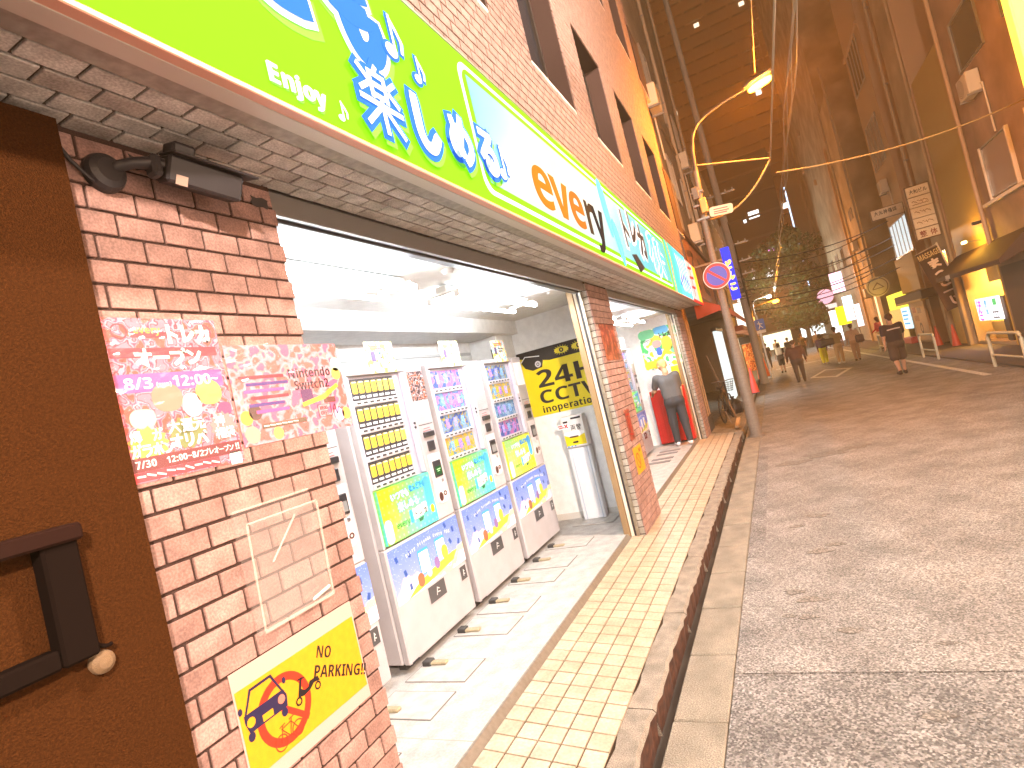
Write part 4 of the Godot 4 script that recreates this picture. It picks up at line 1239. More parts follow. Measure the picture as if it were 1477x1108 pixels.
func build_shop_things() -> void:
	vending_machine("white vending machine half hidden behind the posters on the nearest pillar", -2.76, 2.02, 3, true)
	vending_machine("white vending machine with four rows of yellow packs on dark shelves", -2.72, 3.15, 0, true)
	vending_machine("white vending machine with mixed cards over a green to blue poster, near bay's middle", -2.72, 4.205, 1, true)
	vending_machine("white vending machine with a lime and yellow poster, next to the CCTV banner", -2.72, 5.275, 2, true)
	vending_machine("white vending machine partly hidden by the middle pillar in the far bay", -2.62, 9.3, 3, false)
	vending_machine("white vending machine beside the red cabinets in the far bay", -2.62, 10.7, 4, true)
	# CCTV banner on the partition wall: own x to the right, faces the camera
	var b := thing("security_banner", "yellow and black 24H CCTV banner on the white partition wall", "banner", Vector3(-2.45, 2.085, -6.946))
	var yel := mat("banner yellow", lin(0.72, 0.58, 0.008), 0.4)
	var blk := mat("banner black", lin(0.010, 0.010, 0.011), 0.75)
	sheet(b, "board", Vector3(0.0, 0, 0.0), Vector2(1.24, 0.87), yel, 0.004)
	var top := MB.new()
	top.poly(PackedVector2Array([Vector2(-0.62, 0.435), Vector2(-0.62, 0.37), Vector2(-0.16, 0.255), Vector2(0.62, 0.255), Vector2(0.62, 0.435)]), 0.005)
	part(b, "black_band", top.done(), blk)
	for ex in [0.03, 0.27]:
		var eye := PackedVector2Array()
		for k in 24:
			var a := TAU * k / 24
			eye.append(Vector2(cos(a) * 0.10, sin(a) * 0.042 * (1.0 if absf(cos(a)) < 0.9 else 0.6)))
		plate(b, "eye_shape", eye, yel, Vector3(ex, 0.345, 0.005), 0.0012)
		var e2 := MB.new()
		e2.ring(Vector3(ex, 0.345, 0.0075), 0.013, 0.03, 20)
		part(b, "eye_iris", e2.done(), blk)
		var lash := []
		for k in 7:
			var a := PI * (0.15 + 0.7 * k / 6.0)
			for s in [1.0, -1.0]:
				lash.append([Vector2(ex + cos(a) * 0.085, 0.345 + s * sin(a) * 0.045), Vector2(ex + cos(a) * 0.105, 0.345 + s * sin(a) * 0.062)])
		strokes(b, "eye_lashes", lash, 0.003, yel, Vector3(0, 0, 0.0055))
	var cam := MB.new()
	cam.poly(PackedVector2Array([Vector2(-0.56, 0.30), Vector2(-0.50, 0.36), Vector2(-0.30, 0.33), Vector2(-0.25, 0.27), Vector2(-0.28, 0.19), Vector2(-0.42, 0.17), Vector2(-0.52, 0.22)]), 0.0065)
	cam.strip([Vector2(-0.48, 0.34), Vector2(-0.50, 0.42)], 0.018, 0.0068, 0.0)
	cam.strip([Vector2(-0.60, 0.40), Vector2(-0.42, 0.40)], 0.02, 0.0071, 0.0)
	part(b, "camera_print", cam.done(), blk)
	var cr := MB.new()
	cr.ring(Vector3(-0.33, 0.24, 0.008), 0.022, 0.042, 24)
	cr.disc(Vector3(-0.33, 0.24, 0.0082), 0.012)
	part(b, "lens_print", cr.done(), mat("lens grey", lin(0.45, 0.45, 0.5), 0.4))
	strokes(b, "camera_line", [[Vector2(-0.56, 0.31), Vector2(-0.49, 0.37), Vector2(-0.29, 0.34)]], 0.006, mat("print white", Color.WHITE), Vector3(0, 0, 0.0072))
	words(b, "24H", Vector3(-0.41, 0.035, 0.0055), 0.222, blk, true, 0, 1.5, 0.002)
	words(b, "CCTV", Vector3(-0.43, -0.205, 0.0055), 0.17, blk, true, 0, 1.42, 0.002)
	words(b, "inoperation", Vector3(-0.42, -0.365, 0.0055), 0.085, blk, true, 0, 1.16, 0.002)
	# money changer
	var c := thing("change_machine", "slim white change machine on a pedestal below the CCTV banner", "change machine", Vector3(-2.44, 0.25, -6.80))
	var wht := mat("machine white", Color.WHITE)
	span(c, "base_plate", Vector3(-0.24, 0, -0.13), Vector3(0.30, 0.012, 0.28), mats["plate white"], 0.004)
	span(c, "pedestal", Vector3(-0.145, 0.012, -0.07), Vector3(0.145, 0.93, 0.04), mat("pedestal white", lin(0.74, 0.77, 0.82), 0.4), 0.008)
	for s in [-0.10, 0.11]:
		span(c, "pedestal_rib", Vector3(s - 0.006, 0.02, 0.04), Vector3(s + 0.006, 0.925, 0.046), mat("rib blue", lin(0.5, 0.58, 0.7), 0.35), 0.002)
	span(c, "body", Vector3(-0.15, 0.932, -0.08), Vector3(0.15, 1.335, 0.07), mat("changer white", lin(0.7, 0.69, 0.68), 0.4), 0.012)
	sheet(c, "yellow_label", Vector3(0.0, 1.045, 0.0701), Vector2(0.27, 0.17), mat("banner yellow", Color.WHITE), 0.002)
	var arc := MB.new()
	arc.poly(PackedVector2Array([Vector2(-0.135, 0.085), Vector2(0.135, 0.085), Vector2(0.135, 0.05), Vector2(0.04, 0.018), Vector2(-0.05, 0.02), Vector2(-0.135, 0.055)]), 0.003)
	part(c, "label_curve", arc.done(), mat("print white", Color.WHITE), Vector3(0, 1.045, 0.0701))
	bx(c, "note_slot", Vector3(0.06, 1.30, 0.073), Vector3(0.13, 0.022, 0.012), blk, 0.003)
	bx(c, "display", Vector3(-0.085, 1.265, 0.072), Vector3(0.06, 0.022, 0.008), blk, 0.002)
	bx(c, "tray", Vector3(-0.01, 1.07, 0.075), Vector3(0.12, 0.018, 0.012), mat("coin brown", Color.WHITE), 0.004)
	bx(c, "coin_slot", Vector3(-0.005, 1.0, 0.073), Vector3(0.07, 0.022, 0.008), blk, 0.004)
	kana(c, "両替", Vector3(-0.03, 1.15, 0.071), Vector2(0.065, 0.07), 0.004, mat("print ink", Color.WHITE), 0.0008, 1.15)
	bx(c, "notice_strip", Vector3(-0.02, 1.125, 0.0715), Vector3(0.2, 0.026, 0.003), mat("print white", Color.WHITE))
	var rn := sheet(c, "red_notice", Vector3(-0.12, 1.215, 0.074), Vector2(0.15, 0.065), mat("print white", Color.WHITE), 0.002)
	strokes(rn, "red_print", [[Vector2(-0.065, 0.012), Vector2(-0.015, 0.014)], [Vector2(-0.06, -0.012), Vector2(0.0, -0.01)], [Vector2(0.02, 0.018), Vector2(0.055, -0.018)], [Vector2(0.055, 0.018), Vector2(0.02, -0.016)]], 0.009, mat("print red", Color.WHITE), Vector3(0, 0, 0.0022))
	for k in 3:
		bx(c, "round_button", Vector3(-0.11 + k * 0.045, 0.955, 0.072), Vector3(0.022, 0.016, 0.006), mat("print blue", Color.WHITE), 0.002)
	# far bay: red cabinets and the picture wall
	var names := ["red metal cabinet at the customer's left side", "red metal cabinet behind the customer's legs"]
	for k in 2:
		var r := thing("red_cabinet", names[k], "cabinet", Vector3(-2.56 + k * 0.37, 0.25, -12.38), 0.0, "red metal cabinets")
		span(r, "carcass", Vector3(0, 0.03, 0.0), Vector3(0.35, 1.17, 0.19), grain(mat("red enamel", lin(0.52, 0.012, 0.012), 0.3), noise_tex("enamel", 0.008, 0.94, 1.0, 3), 1.0), 0.008)
		span(r, "door", Vector3(0.015, 0.05, 0.19), Vector3(0.335, 1.15, 0.202), mats["red enamel"], 0.005)
		for q in 6:
			span(r, "rib", Vector3(0.05 + q * 0.047, 0.1, 0.202), Vector3(0.06 + q * 0.047, 0.85, 0.208), mats["red enamel"], 0.002)
		span(r, "handle", Vector3(0.29, 0.6, 0.202), Vector3(0.305, 0.72, 0.22), mat("lock grey", lin(0.3, 0.3, 0.32), 0.3, 0.8), 0.004)
	var w := thing("wall_picture", "colourful printed wall picture above the red cabinets in the far bay", "picture", Vector3(-2.15, 2.3, -12.396))
	sheet(w, "board", Vector3.ZERO, Vector2(0.78, 0.86), printed("picture wall", print_image(128, 140, [Color(0.25, 0.75, 0.4), Color(0.95, 0.96, 0.97), Color(0.93, 0.95, 0.97), Color(0.97, 0.98, 0.98), Color(0.98, 0.85, 0.1)], 0.022, 9, 0.5), 0.4), 0.004)
	for q in [[-0.05, 0.09, 0.12, 0.10, lin(0.8, 0.38, 0.36)], [0.16, 0.05, 0.13, 0.2, lin(0.85, 0.62, 0.03)], [-0.03, -0.08, 0.07, 0.11, lin(0.03, 0.12, 0.6)], [0.29, -0.1, 0.1, 0.11, lin(0.12, 0.55, 0.28)], [-0.24, -0.33, 0.2, 0.1, lin(0.85, 0.65, 0.03)], [0.1, 0.36, 0.2, 0.1, lin(0.08, 0.4, 0.75)], [-0.22, 0.33, 0.22, 0.12, lin(0.15, 0.6, 0.3)]]:
		plate(w, "round_shape", rounded(q[2] * 1.6, q[3] * 1.6, minf(q[2], q[3]) * 0.75, 5), mat("shape %s" % q[4].to_html(), q[4], 0.5), Vector3(q[0], q[1], 0.004), 0.001)
	words(w, "every", Vector3(-0.36, 0.20, 0.006), 0.075, blk, false, 0, 1.0)
	kana(w, "トレカ", Vector3(0.02, 0.2, 0.006), Vector2(0.08, 0.1), 0.012, blk, 0.001, 1.2)
	var fl := thing("yellow_board", "yellow board on the wall right of the customer", "board", Vector3(-1.93, 1.6, -12.39))
	sheet(fl, "board", Vector3.ZERO, Vector2(0.2, 0.5), yel, 0.01)
	var mats_ := [[10.15, 0.16], [10.5, 0.16], [11.0, 0.14], [11.3, 0.14]]
	for k in 4:
		var dm := thing("floor_mat", ["dark floor strip nearest the pillar on the far bay's floor", "second dark floor strip from the pillar on the far bay's floor", "third dark floor strip from the pillar on the far bay's floor", "dark floor strip nearest the customer's shoes"][k], "floor strip", Vector3(-2.25, 0.25, -mats_[k][0]), 0.0, "dark floor strips")
		part(dm, "strip", box_mesh(Vector3(0.4, 0.008, mats_[k][1]), 0.003), mat("strip grey", lin(0.12, 0.12, 0.13), 0.6), Vector3(0, 0.004, 0))

# ---------------------------------------------------------------- things on the nearest pillar
func film(parent: Node, at: Vector3, s: Vector2, sd: int) -> void:   # a crumpled clear sleeve over a poster
	var n := FastNoiseLite.new()
	n.seed = sd
	n.frequency = 9.0
	n.fractal_octaves = 3
	var m := MB.new()
	var nx := 18
	var ny := 60
	var P := []
	for j in ny + 1:
		for i in nx + 1:
			var x := (float(i) / nx - 0.5) * s.x
			var y := (float(j) / ny - 0.5) * s.y
			var up := clampf(float(j) / ny * 2.0 - 0.6, 0.0, 1.0)
			var z := 0.0012 + (0.0035 + n.get_noise_2d(x * 0.9, y * 3.2) * 0.014) * (0.12 + 0.88 * up)
			P.append(Vector3(x, y, maxf(z, 0.0005)))
	for j in ny:
		for i in nx:
			var a := j * (nx + 1) + i
			m.tri(P[a], P[a + 1], P[a + nx + 2])
			m.tri(P[a], P[a + nx + 2], P[a + nx + 1])
	part(parent, "clear_sleeve", m.done(), pane("sleeve film", Color(1, 1, 1), 0.04, 0.12), at)

func build_pillar_things() -> void:
	var F := -1.6455
	var wh := mat("poster white", lin(0.78, 0.66, 0.66), 0.5)
	var ink := mat("print ink", lin(0.015, 0.02, 0.03), 0.4)
	var pal := [Color(0.86, 0.42, 0.34), Color(0.95, 0.68, 0.72), Color(0.88, 0.36, 0.48), Color(0.94, 0.72, 0.80), Color(0.93, 0.80, 0.82), Color(0.85, 0.30, 0.38), Color(0.93, 0.62, 0.68)]
	# opening poster
	var p := thing("poster", "pink and orange opening poster in a clear sleeve, left of two on the nearest pillar", "poster", Vector3(F, 2.204, -1.152), PI / 2)
	sheet(p, "print", Vector3.ZERO, Vector2(0.372, 0.482), printed("poster print", print_image(186, 240, pal, 0.035, 21), 0.45), 0.0015)
	mats["poster print"].albedo_color = Color(0.92, 0.74, 0.79)
	var z := 0.0018
	var redp := mat("poster red", lin(0.62, 0.03, 0.05), 0.5)
	var bld := mat("poster maroon", lin(0.16, 0.02, 0.025), 0.5)
	var mag := mat("poster magenta", lin(0.75, 0.08, 0.3), 0.5)
	plate(p, "magenta_band", rounded(0.34, 0.055, 0.006), mag, Vector3(0, 0.045, z - 0.001), 0.001)
	words(p, "8/3", Vector3(-0.15, 0.043, z), 0.033, wh, true, 0, 1.25)
	words(p, "(sun)", Vector3(-0.055, 0.037, z), 0.014, wh, true)
	words(p, "12:00~", Vector3(-0.005, 0.043, z), 0.033, wh, true, 0, 1.15)
	for q in [[0.0, 0.135, 0.34, 0.03], [0.0, 0.19, 0.2, 0.018]]:
		plate(p, "red_band", rounded(q[2], q[3], 0.005), redp, Vector3(q[0], q[1], z - 0.001), 0.001)
	words(p, "every", Vector3(-0.09, 0.205, z + 0.0002), 0.022, mat("poster orange", lin(0.8, 0.3, 0.05), 0.5), true)
	kana(p, "トレカ", Vector3(0.0, 0.165, z), Vector2(0.05, 0.055), 0.007, wh, 0.0008)
	kana(p, "オープン", Vector3(-0.10, 0.095, z), Vector2(0.05, 0.05), 0.006, wh, 0.0008)
	for q in [[-0.13, 0.2, 0.024], [0.14, 0.2, 0.026]]:
		var r := MB.new()
		r.ring(Vector3(q[0], q[1], z), q[2] * 0.8, q[2], 24)
		part(p, "round_emblem", r.done(), redp)
	# soft round shapes stand for the cheerful drawings
	for q in [[-0.115, -0.06, 0.075, 0.055, lin(0.72, 0.45, 0.38)], [-0.03, -0.005, 0.095, 0.085, lin(0.55, 0.20, 0.14)], [0.045, -0.035, 0.06, 0.075, lin(0.82, 0.62, 0.6)], [0.11, 0.0, 0.09, 0.08, lin(0.80, 0.42, 0.10)], [0.155, -0.06, 0.05, 0.045, lin(0.22, 0.05, 0.16)]]:
		plate(p, "round_shape", rounded(q[2], q[3], minf(q[2], q[3]) * 0.46, 6), mat("poster %s" % q[4].to_html(), q[4], 0.5), Vector3(q[0], q[1], z - 0.0006), 0.001)
	for q in [[-0.115, -0.135, 0.1, 0.072, lin(0.75, 0.42, 0.06)], [0.01, -0.118, 0.105, 0.07, lin(0.16, 0.20, 0.06)], [0.135, -0.118, 0.08, 0.07, lin(0.66, 0.2, 0.2)]]:
		var star := PackedVector2Array()
		for k in 26:
			var a := TAU * k / 26
			var rr := 1.0 if k % 2 == 0 else 0.8
			star.append(Vector2(cos(a) * q[2] * 0.62 * rr, sin(a) * q[3] * 0.75 * rr))
		plate(p, "burst", star, mat("burst %s" % q[4].to_html(), q[4], 0.5), Vector3(q[0], q[1], z - 0.0004), 0.001)
	kana(p, "爆アガ".replace("ア", " "), Vector3(-0.165, -0.128, z + 0.001), Vector2(0.03, 0.034), 0.0028, wh, 0.0006)
	kana(p, "ガラポン", Vector3(-0.17, -0.17, z + 0.001), Vector2(0.03, 0.036), 0.0036, wh, 0.0006)
	kana(p, "大還元", Vector3(-0.05, -0.115, z + 0.001), Vector2(0.038, 0.04), 0.0036, wh, 0.0006)
	kana(p, "オリパ", Vector3(-0.05, -0.16, z + 0.001), Vector2(0.038, 0.04), 0.0048, wh, 0.0006)
	kana(p, "神", Vector3(0.105, -0.115, z + 0.001), Vector2(0.036, 0.038), 0.0032, wh, 0.0006)
	kana(p, "福袋", Vector3(0.1, -0.156, z + 0.001), Vector2(0.034, 0.036), 0.0028, wh, 0.0006)
	plate(p, "maroon_band", rounded(0.366, 0.04, 0.002), bld, Vector3(0, -0.19, z - 0.0002), 0.001)
	words(p, "7/30", Vector3(-0.165, -0.19, z + 0.0012), 0.021, wh, true)
	words(p, "12:00~8/2", Vector3(-0.075, -0.19, z + 0.0012), 0.019, wh, true)
	kana(p, "プレオープン", Vector3(0.045, -0.2, z + 0.0012), Vector2(0.017, 0.021), 0.0016, wh, 0.0006)
	words(p, "!!", Vector3(0.16, -0.19, z + 0.0012), 0.021, wh, true)
	plate(p, "red_band", rounded(0.27, 0.026, 0.002), redp, Vector3(-0.04, -0.224, z - 0.0002), 0.001)
	plate(p, "white_card", rounded(0.042, 0.042, 0.002), wh, Vector3(0.155, -0.226, z - 0.0002), 0.001)
	var fine := []
	for k in 9:
		fine.append([Vector2(-0.165 + k * 0.029, -0.222 + 0.003 * (k % 2)), Vector2(-0.145 + k * 0.029, -0.226 - 0.003 * (k % 3 - 1))])
	strokes(p, "small_print", fine, 0.0035, wh, Vector3(0, 0, z + 0.0008), 0.0004)
	film(p, Vector3(0, 0, 0.003), Vector2(0.376, 0.486), 4)
	# second poster, reaching past the pillar's edge
	var s := thing("poster", "pink game console poster reaching past the nearest pillar's right edge", "poster", Vector3(F, 2.18, -1.622), PI / 2)
	var pal2 := [Color(0.88, 0.5, 0.45), Color(0.93, 0.66, 0.68), Color(0.93, 0.72, 0.74), Color(0.93, 0.76, 0.80), Color(0.92, 0.70, 0.66), Color(0.86, 0.48, 0.62)]
	sheet(s, "print", Vector3.ZERO, Vector2(0.545, 0.355), printed("poster print two", print_image(240, 156, pal2, 0.033, 33), 0.45), 0.0015)
	mats["poster print two"].albedo_color = Color(0.93, 0.78, 0.82)
	words(s, "Nintendo", Vector3(-0.02, 0.062, z), 0.036, ink, true)
	words(s, "Switch2", Vector3(0.0, 0.015, z), 0.036, ink, true)
	words(s, "¥100", Vector3(0.105, -0.085, z), 0.014, redp, true)
	words(s, "OFF!", Vector3(0.105, -0.105, z), 0.014, redp, true)
	strokes(s, "coupon_frame", [[Vector2(0.095, -0.07), Vector2(0.165, -0.07)], [Vector2(0.095, -0.12), Vector2(0.165, -0.12)], [Vector2(0.095, -0.07), Vector2(0.095, -0.12)], [Vector2(0.165, -0.07), Vector2(0.165, -0.12)]], 0.001, redp, Vector3(0, 0, z))
	strokes(s, "signature", [smooth_line([Vector2(0.175, -0.11), Vector2(0.19, -0.075), Vector2(0.197, -0.115), Vector2(0.21, -0.09), Vector2(0.225, -0.1)], 4)], 0.0016, ink, Vector3(0, 0, z))
	strokes(s, "yellow_stroke", [[Vector2(0.03, -0.06), Vector2(0.14, -0.04), Vector2(0.225, 0.0)]], 0.01, mat("poster yellow", lin(0.8, 0.5, 0.05), 0.5), Vector3(0, 0, z))
	plate(s, "dark_band", rounded(0.21, 0.018, 0.002), mat("poster olive", lin(0.12, 0.08, 0.05), 0.5), Vector3(-0.08, -0.118, z), 0.001)
	plate(s, "dark_picture", rounded(0.06, 0.055, 0.006), mat("poster purple", lin(0.10, 0.03, 0.12), 0.5), Vector3(0.055, -0.03, z), 0.001)
	plate(s, "barcode", rounded(0.065, 0.022, 0.001), mat("poster brown", lin(0.14, 0.06, 0.05), 0.5), Vector3(0.17, -0.055, z), 0.001)
	for k in 6:
		plate(s, "streak", rounded(0.2 - 0.01 * k, 0.012, 0.004), [redp, mat("poster navy", lin(0.07, 0.03, 0.2), 0.5), mag][k % 3], Vector3(-0.14 + 0.02 * (k % 2), 0.06 - k * 0.025, z), 0.0006)
	for q in [[-0.2, -0.065, 0.055, lin(0.1, 0.05, 0.04)], [-0.24, -0.08, 0.05, lin(0.85, 0.5, 0.05)], [-0.23, -0.14, 0.06, lin(0.3, 0.34, 0.24)], [0.24, 0.05, 0.05, lin(0.8, 0.6, 0.1)], [0.25, 0.09, 0.06, lin(0.3, 0.45, 0.4)], [-0.12, -0.15, 0.045, lin(0.85, 0.55, 0.1)], [0.25, -0.12, 0.05, lin(0.85, 0.6, 0.1)], [0.21, -0.12, 0.055, lin(0.55, 0.4, 0.7)]]:
		plate(s, "round_shape", rounded(q[2], q[2], q[2] * 0.48, 6), mat("poster %s" % q[3].to_html(), q[3], 0.5), Vector3(q[0], q[1], z - 0.001), 0.001)
	var fine2 := []
	for k in 14:
		fine2.append([Vector2(-0.23 + k * 0.027, -0.117 + 0.001 * (k % 2)), Vector2(-0.212 + k * 0.027, -0.118)])
	strokes(s, "small_print", fine2.slice(2, 8), 0.0028, wh, Vector3(0, 0, z + 0.0015))
	film(s, Vector3(-0.06, 0, 0.003), Vector2(0.43, 0.36), 9)
	# no parking notice
	var n := thing("parking_notice", "yellow no parking notice low on the nearest brick pillar", "notice", Vector3(F, 1.166, -1.384), PI / 2)
	sheet(n, "backing", Vector3(0, 0, 0), Vector2(0.535, 0.365), mat("backing pink", lin(0.56, 0.33, 0.29), 0.5), 0.0012)
	sheet(n, "yellow_print", Vector3(0.0, -0.006, 0.0012), Vector2(0.522, 0.262), grain(mat("notice yellow", lin(0.74, 0.31, 0.010), 0.45), noise_tex("paint", 0.02, 0.93, 1.0, 4), 3.0), 0.0008)
	var nred := mat("notice red", lin(0.62, 0.03, 0.012), 0.4)
	var nblk := mat("notice black", lin(0.012, 0.008, 0.01), 0.4)
	var navy := mat("notice navy", lin(0.018, 0.012, 0.05), 0.4)
	var zz := 0.0024
	var ring := MB.new()
	ring.ring(Vector3(-0.075, -0.02, zz), 0.082, 0.108, 40)
	ring.strip([Vector2(-0.15, 0.045), Vector2(0.0, -0.088)], 0.012, zz + 0.0002, 0.0)
	part(n, "red_circle", ring.done(), nred, Vector3(-0.028, 0.008, 0))
	words(n, "NO", Vector3(0.062, 0.088, zz), 0.038, nblk, true, 0, 0.9).rotation.z = -0.46
	words(n, "PARKING!!", Vector3(0.034, 0.033, zz), 0.038, nblk, true, 0, 1.0).rotation.z = -0.46
	# car front
	var car := MB.new()
	car.poly(PackedVector2Array([Vector2(-0.225, -0.045), Vector2(-0.235, -0.012), Vector2(-0.235, 0.012), Vector2(-0.085, 0.012), Vector2(-0.075, -0.01), Vector2(-0.08, -0.045)]), zz + 0.0006)
	car.strip([Vector2(-0.228, 0.012), Vector2(-0.198, 0.072), Vector2(-0.120, 0.074), Vector2(-0.09, 0.012)], 0.0042, zz + 0.0007, 0.0)
	for q in [[-0.222, -0.056], [-0.095, -0.056]]:
		car.disc(Vector3(q[0], q[1], zz + 0.0008), 0.014, 14, 0.0, 0.9, 1.0)
	car.disc(Vector3(-0.243, 0.03, zz + 0.0008), 0.011, 12, 0.0, 0.7, 1.0)
	car.disc(Vector3(-0.075, 0.036, zz + 0.0008), 0.011, 12, 0.0, 0.7, 1.0)
	part(n, "car_print", car.done(), navy, Vector3(-0.013, 0.036, 0))
	var lamp := MB.new()
	lamp.disc(Vector3(-0.215, -0.016, zz + 0.0012), 0.015, 18)
	lamp.box(Vector3(-0.155, -0.03, zz + 0.0011), Vector3(0.04, 0.02, 0.0002))
	part(n, "lamp_print", lamp.done(), mats["notice yellow"], Vector3(-0.013, 0.036, 0))
	var lamp2 := MB.new()
	lamp2.disc(Vector3(-0.098, -0.013, zz + 0.0012), 0.014, 18)
	part(n, "lamp_print", lamp2.done(), mat("notice rose", lin(0.55, 0.16, 0.12), 0.4), Vector3(-0.013, 0.036, 0))
	# scooter
	var sc := MB.new()
	sc.ring(Vector3(-0.012, -0.018, zz + 0.0006), 0.008, 0.014, 16)
	sc.ring(Vector3(0.075, -0.012, zz + 0.0006), 0.008, 0.014, 16)
	sc.poly(PackedVector2Array([Vector2(-0.012, -0.005), Vector2(0.012, -0.012), Vector2(0.04, -0.008), Vector2(0.062, 0.006), Vector2(0.088, 0.0), Vector2(0.082, 0.018), Vector2(0.045, 0.02), Vector2(0.036, 0.006), Vector2(0.018, 0.004), Vector2(0.004, 0.016)]), zz + 0.0008)
	sc.strip([Vector2(-0.006, 0.0), Vector2(0.012, 0.045)], 0.006, zz + 0.0010, 0.0)
	sc.strip([Vector2(0.0, 0.047), Vector2(0.024, 0.043)], 0.0035, zz + 0.0012, 0.0)
	part(n, "scooter_print", sc.done(), nblk, Vector3(-0.036, -0.004, 0.0004))
	# bicycle
	var bc := MB.new()
	bc.ring(Vector3(-0.106, -0.105, zz + 0.0006), 0.0215, 0.0255, 24)
	bc.ring(Vector3(-0.036, -0.098, zz + 0.0006), 0.0215, 0.0255, 24)
	var bl := [[Vector2(-0.106, -0.105), Vector2(-0.092, -0.062)], [Vector2(-0.098, -0.068), Vector2(-0.058, -0.063)], [Vector2(-0.094, -0.073), Vector2(-0.07, -0.104)], [Vector2(-0.07, -0.104), Vector2(-0.056, -0.056)], [Vector2(-0.07, -0.104), Vector2(-0.036, -0.098)], [Vector2(-0.036, -0.098), Vector2(-0.058, -0.065)], [Vector2(-0.064, -0.054), Vector2(-0.046, -0.052)], [Vector2(-0.104, -0.06), Vector2(-0.084, -0.056)]]
	for i in bl.size():
		bc.strip(bl[i], 0.0022, zz + 0.0007 + 0.00012 * i, 0.0)
	part(n, "bicycle_print", bc.done(), mat("notice brown", lin(0.22, 0.03, 0.012), 0.4), Vector3(-0.036, 0.006, 0.0004))
	# clear leaflet holder
	var h := thing("leaflet_holder", "empty clear plastic leaflet holder fixed to the nearest brick pillar", "leaflet holder", Vector3(F, 1.605, -1.405), PI / 2)
	var clear := pane("clear plastic", Color(1.0, 0.95, 0.93), 0.035, 0.1)
	var edge := pane("clear edge", Color(1.0, 0.9, 0.85), 0.22, 0.15)
	part(h, "back_sheet", box_mesh(Vector3(0.33, 0.40, 0.003)), clear, Vector3(0, 0, 0.003))
	var pk := part(h, "front_pocket", box_mesh(Vector3(0.30, 0.35, 0.003)), clear, Vector3(0.008, -0.018, 0.038))
	pk.rotation.x = 0.04
	for q in [[-0.145, 0.0], [0.16, 0.0]]:
		rod(h, "side_rib", [Vector3(q[0], -0.19, 0.02), Vector3(q[0], 0.15, 0.04)], 0.0045, edge, 6)
	rod(h, "top_rib", [Vector3(-0.16, 0.2, 0.004), Vector3(0.165, 0.2, 0.004)], 0.005, edge, 6)
	rod(h, "pocket_lip", [Vector3(-0.145, 0.155, 0.042), Vector3(0.16, 0.155, 0.042)], 0.004, edge, 6)
	rod(h, "bottom_rib", [Vector3(-0.145, -0.192, 0.02), Vector3(0.16, -0.192, 0.02)], 0.007, edge, 6)
	rod(h, "crease", [Vector3(-0.08, 0.01, 0.042), Vector3(0.045, 0.135, 0.047)], 0.004, edge, 6)
	part(h, "scrap", box_mesh(Vector3(0.09, 0.012, 0.01), 0.004), mat("scrap white", lin(0.7, 0.62, 0.55), 0.5), Vector3(0.10, -0.165, 0.03)).rotation.z = 0.18
	# security flood light under the overhang
	var c := thing("security_light", "black security light on a round mount high on the nearest pillar", "security light", Vector3(-1.645, 2.885, -1.075), PI / 2)
	var bm := grain(mat("camera black", lin(0.022, 0.02, 0.024), 0.5), noise_tex("paint", 0.02, 0.93, 1.0, 4), 4.0)
	var mt := MB.new()
	mt.lathe(Vector3.ZERO, [Vector2(0.0, 0.045), Vector2(0.035, 0.044), Vector2(0.052, 0.034), Vector2(0.058, 0.02), Vector2(0.058, 0.0)], 26, Vector3.BACK)
	part(c, "mount", mt.done(), bm)
	rod(c, "arm", [Vector3(0.02, 0.015, 0.035), Vector3(0.055, 0.025, 0.07), Vector3(0.10, 0.03, 0.09), Vector3(0.15, 0.03, 0.10)], [0.018, 0.017, 0.02, 0.02], bm, 10)
	bx(c, "knuckle", Vector3(0.105, 0.02, 0.09), Vector3(0.035, 0.07, 0.05), bm, 0.01)
	var head := Node3D.new()
	head.name = "head"
	c.add_child(head)
	head.position = Vector3(0.245, 0.005, 0.115)
	head.rotation = Vector3(0.35, -0.25, -0.16)
	bx(head, "housing", Vector3.ZERO, Vector3(0.235, 0.085, 0.085), bm, 0.008)
	bx(head, "visor", Vector3(0.02, 0.047, 0.012), Vector3(0.27, 0.008, 0.12), bm, 0.003)
	bx(head, "label", Vector3(-0.075, -0.03, 0.0435), Vector3(0.035, 0.03, 0.002), mat("label grey", lin(0.35, 0.25, 0.2), 0.5))
	bx(head, "rear_box", Vector3(-0.075, 0.06, 0.0), Vector3(0.07, 0.05, 0.08), bm, 0.008)
	var cable := []
	for q in [Vector3(-0.01, -0.052, 0.02), Vector3(-0.05, -0.03, 0.02), Vector3(-0.09, 0.015, 0.015), Vector3(-0.115, 0.06, 0.012), Vector3(-0.122, 0.12, 0.01)]:
		cable.append(q)
	rod(c, "cable", cable, 0.006, bm, 6)
	# dark scraps of old tape
	for q in [[1.20, 2.955, 0.07, 0.05], [1.515, 2.93, 0.035, 0.05], [1.66, 2.93, 0.09, 0.045]]:
		var tp := thing("tape_scrap", ["torn dark tape scrap left of the security light's arm", "torn dark tape scrap right above the security light's nose", "torn dark tape scrap at the pillar's top right corner"][[1.20, 1.515, 1.66].find(q[0])], "tape", Vector3(-1.6445, q[1], -q[0]), PI / 2, "tape scraps")
		var o := PackedVector2Array()
		for k in 12:
			var a := TAU * k / 12 + 0.2
			o.append(Vector2(clampf(cos(a) * 0.8, -0.5, 0.5) * q[2] * (0.85 + 0.15 * sin(k * 2.3)), clampf(sin(a) * 0.8, -0.5, 0.5) * q[3] * (0.85 + 0.15 * cos(k * 3.1))))
		plate(tp, "scrap", o, mat("old tape", lin(0.035, 0.028, 0.028), 0.7), Vector3.ZERO, 0.001)
	# remnants on the middle pillar
	var o2 := thing("poster", "faded dark red poster high on the middle brick pillar", "poster", Vector3(-1.6455, 2.33, -6.43), PI / 2)
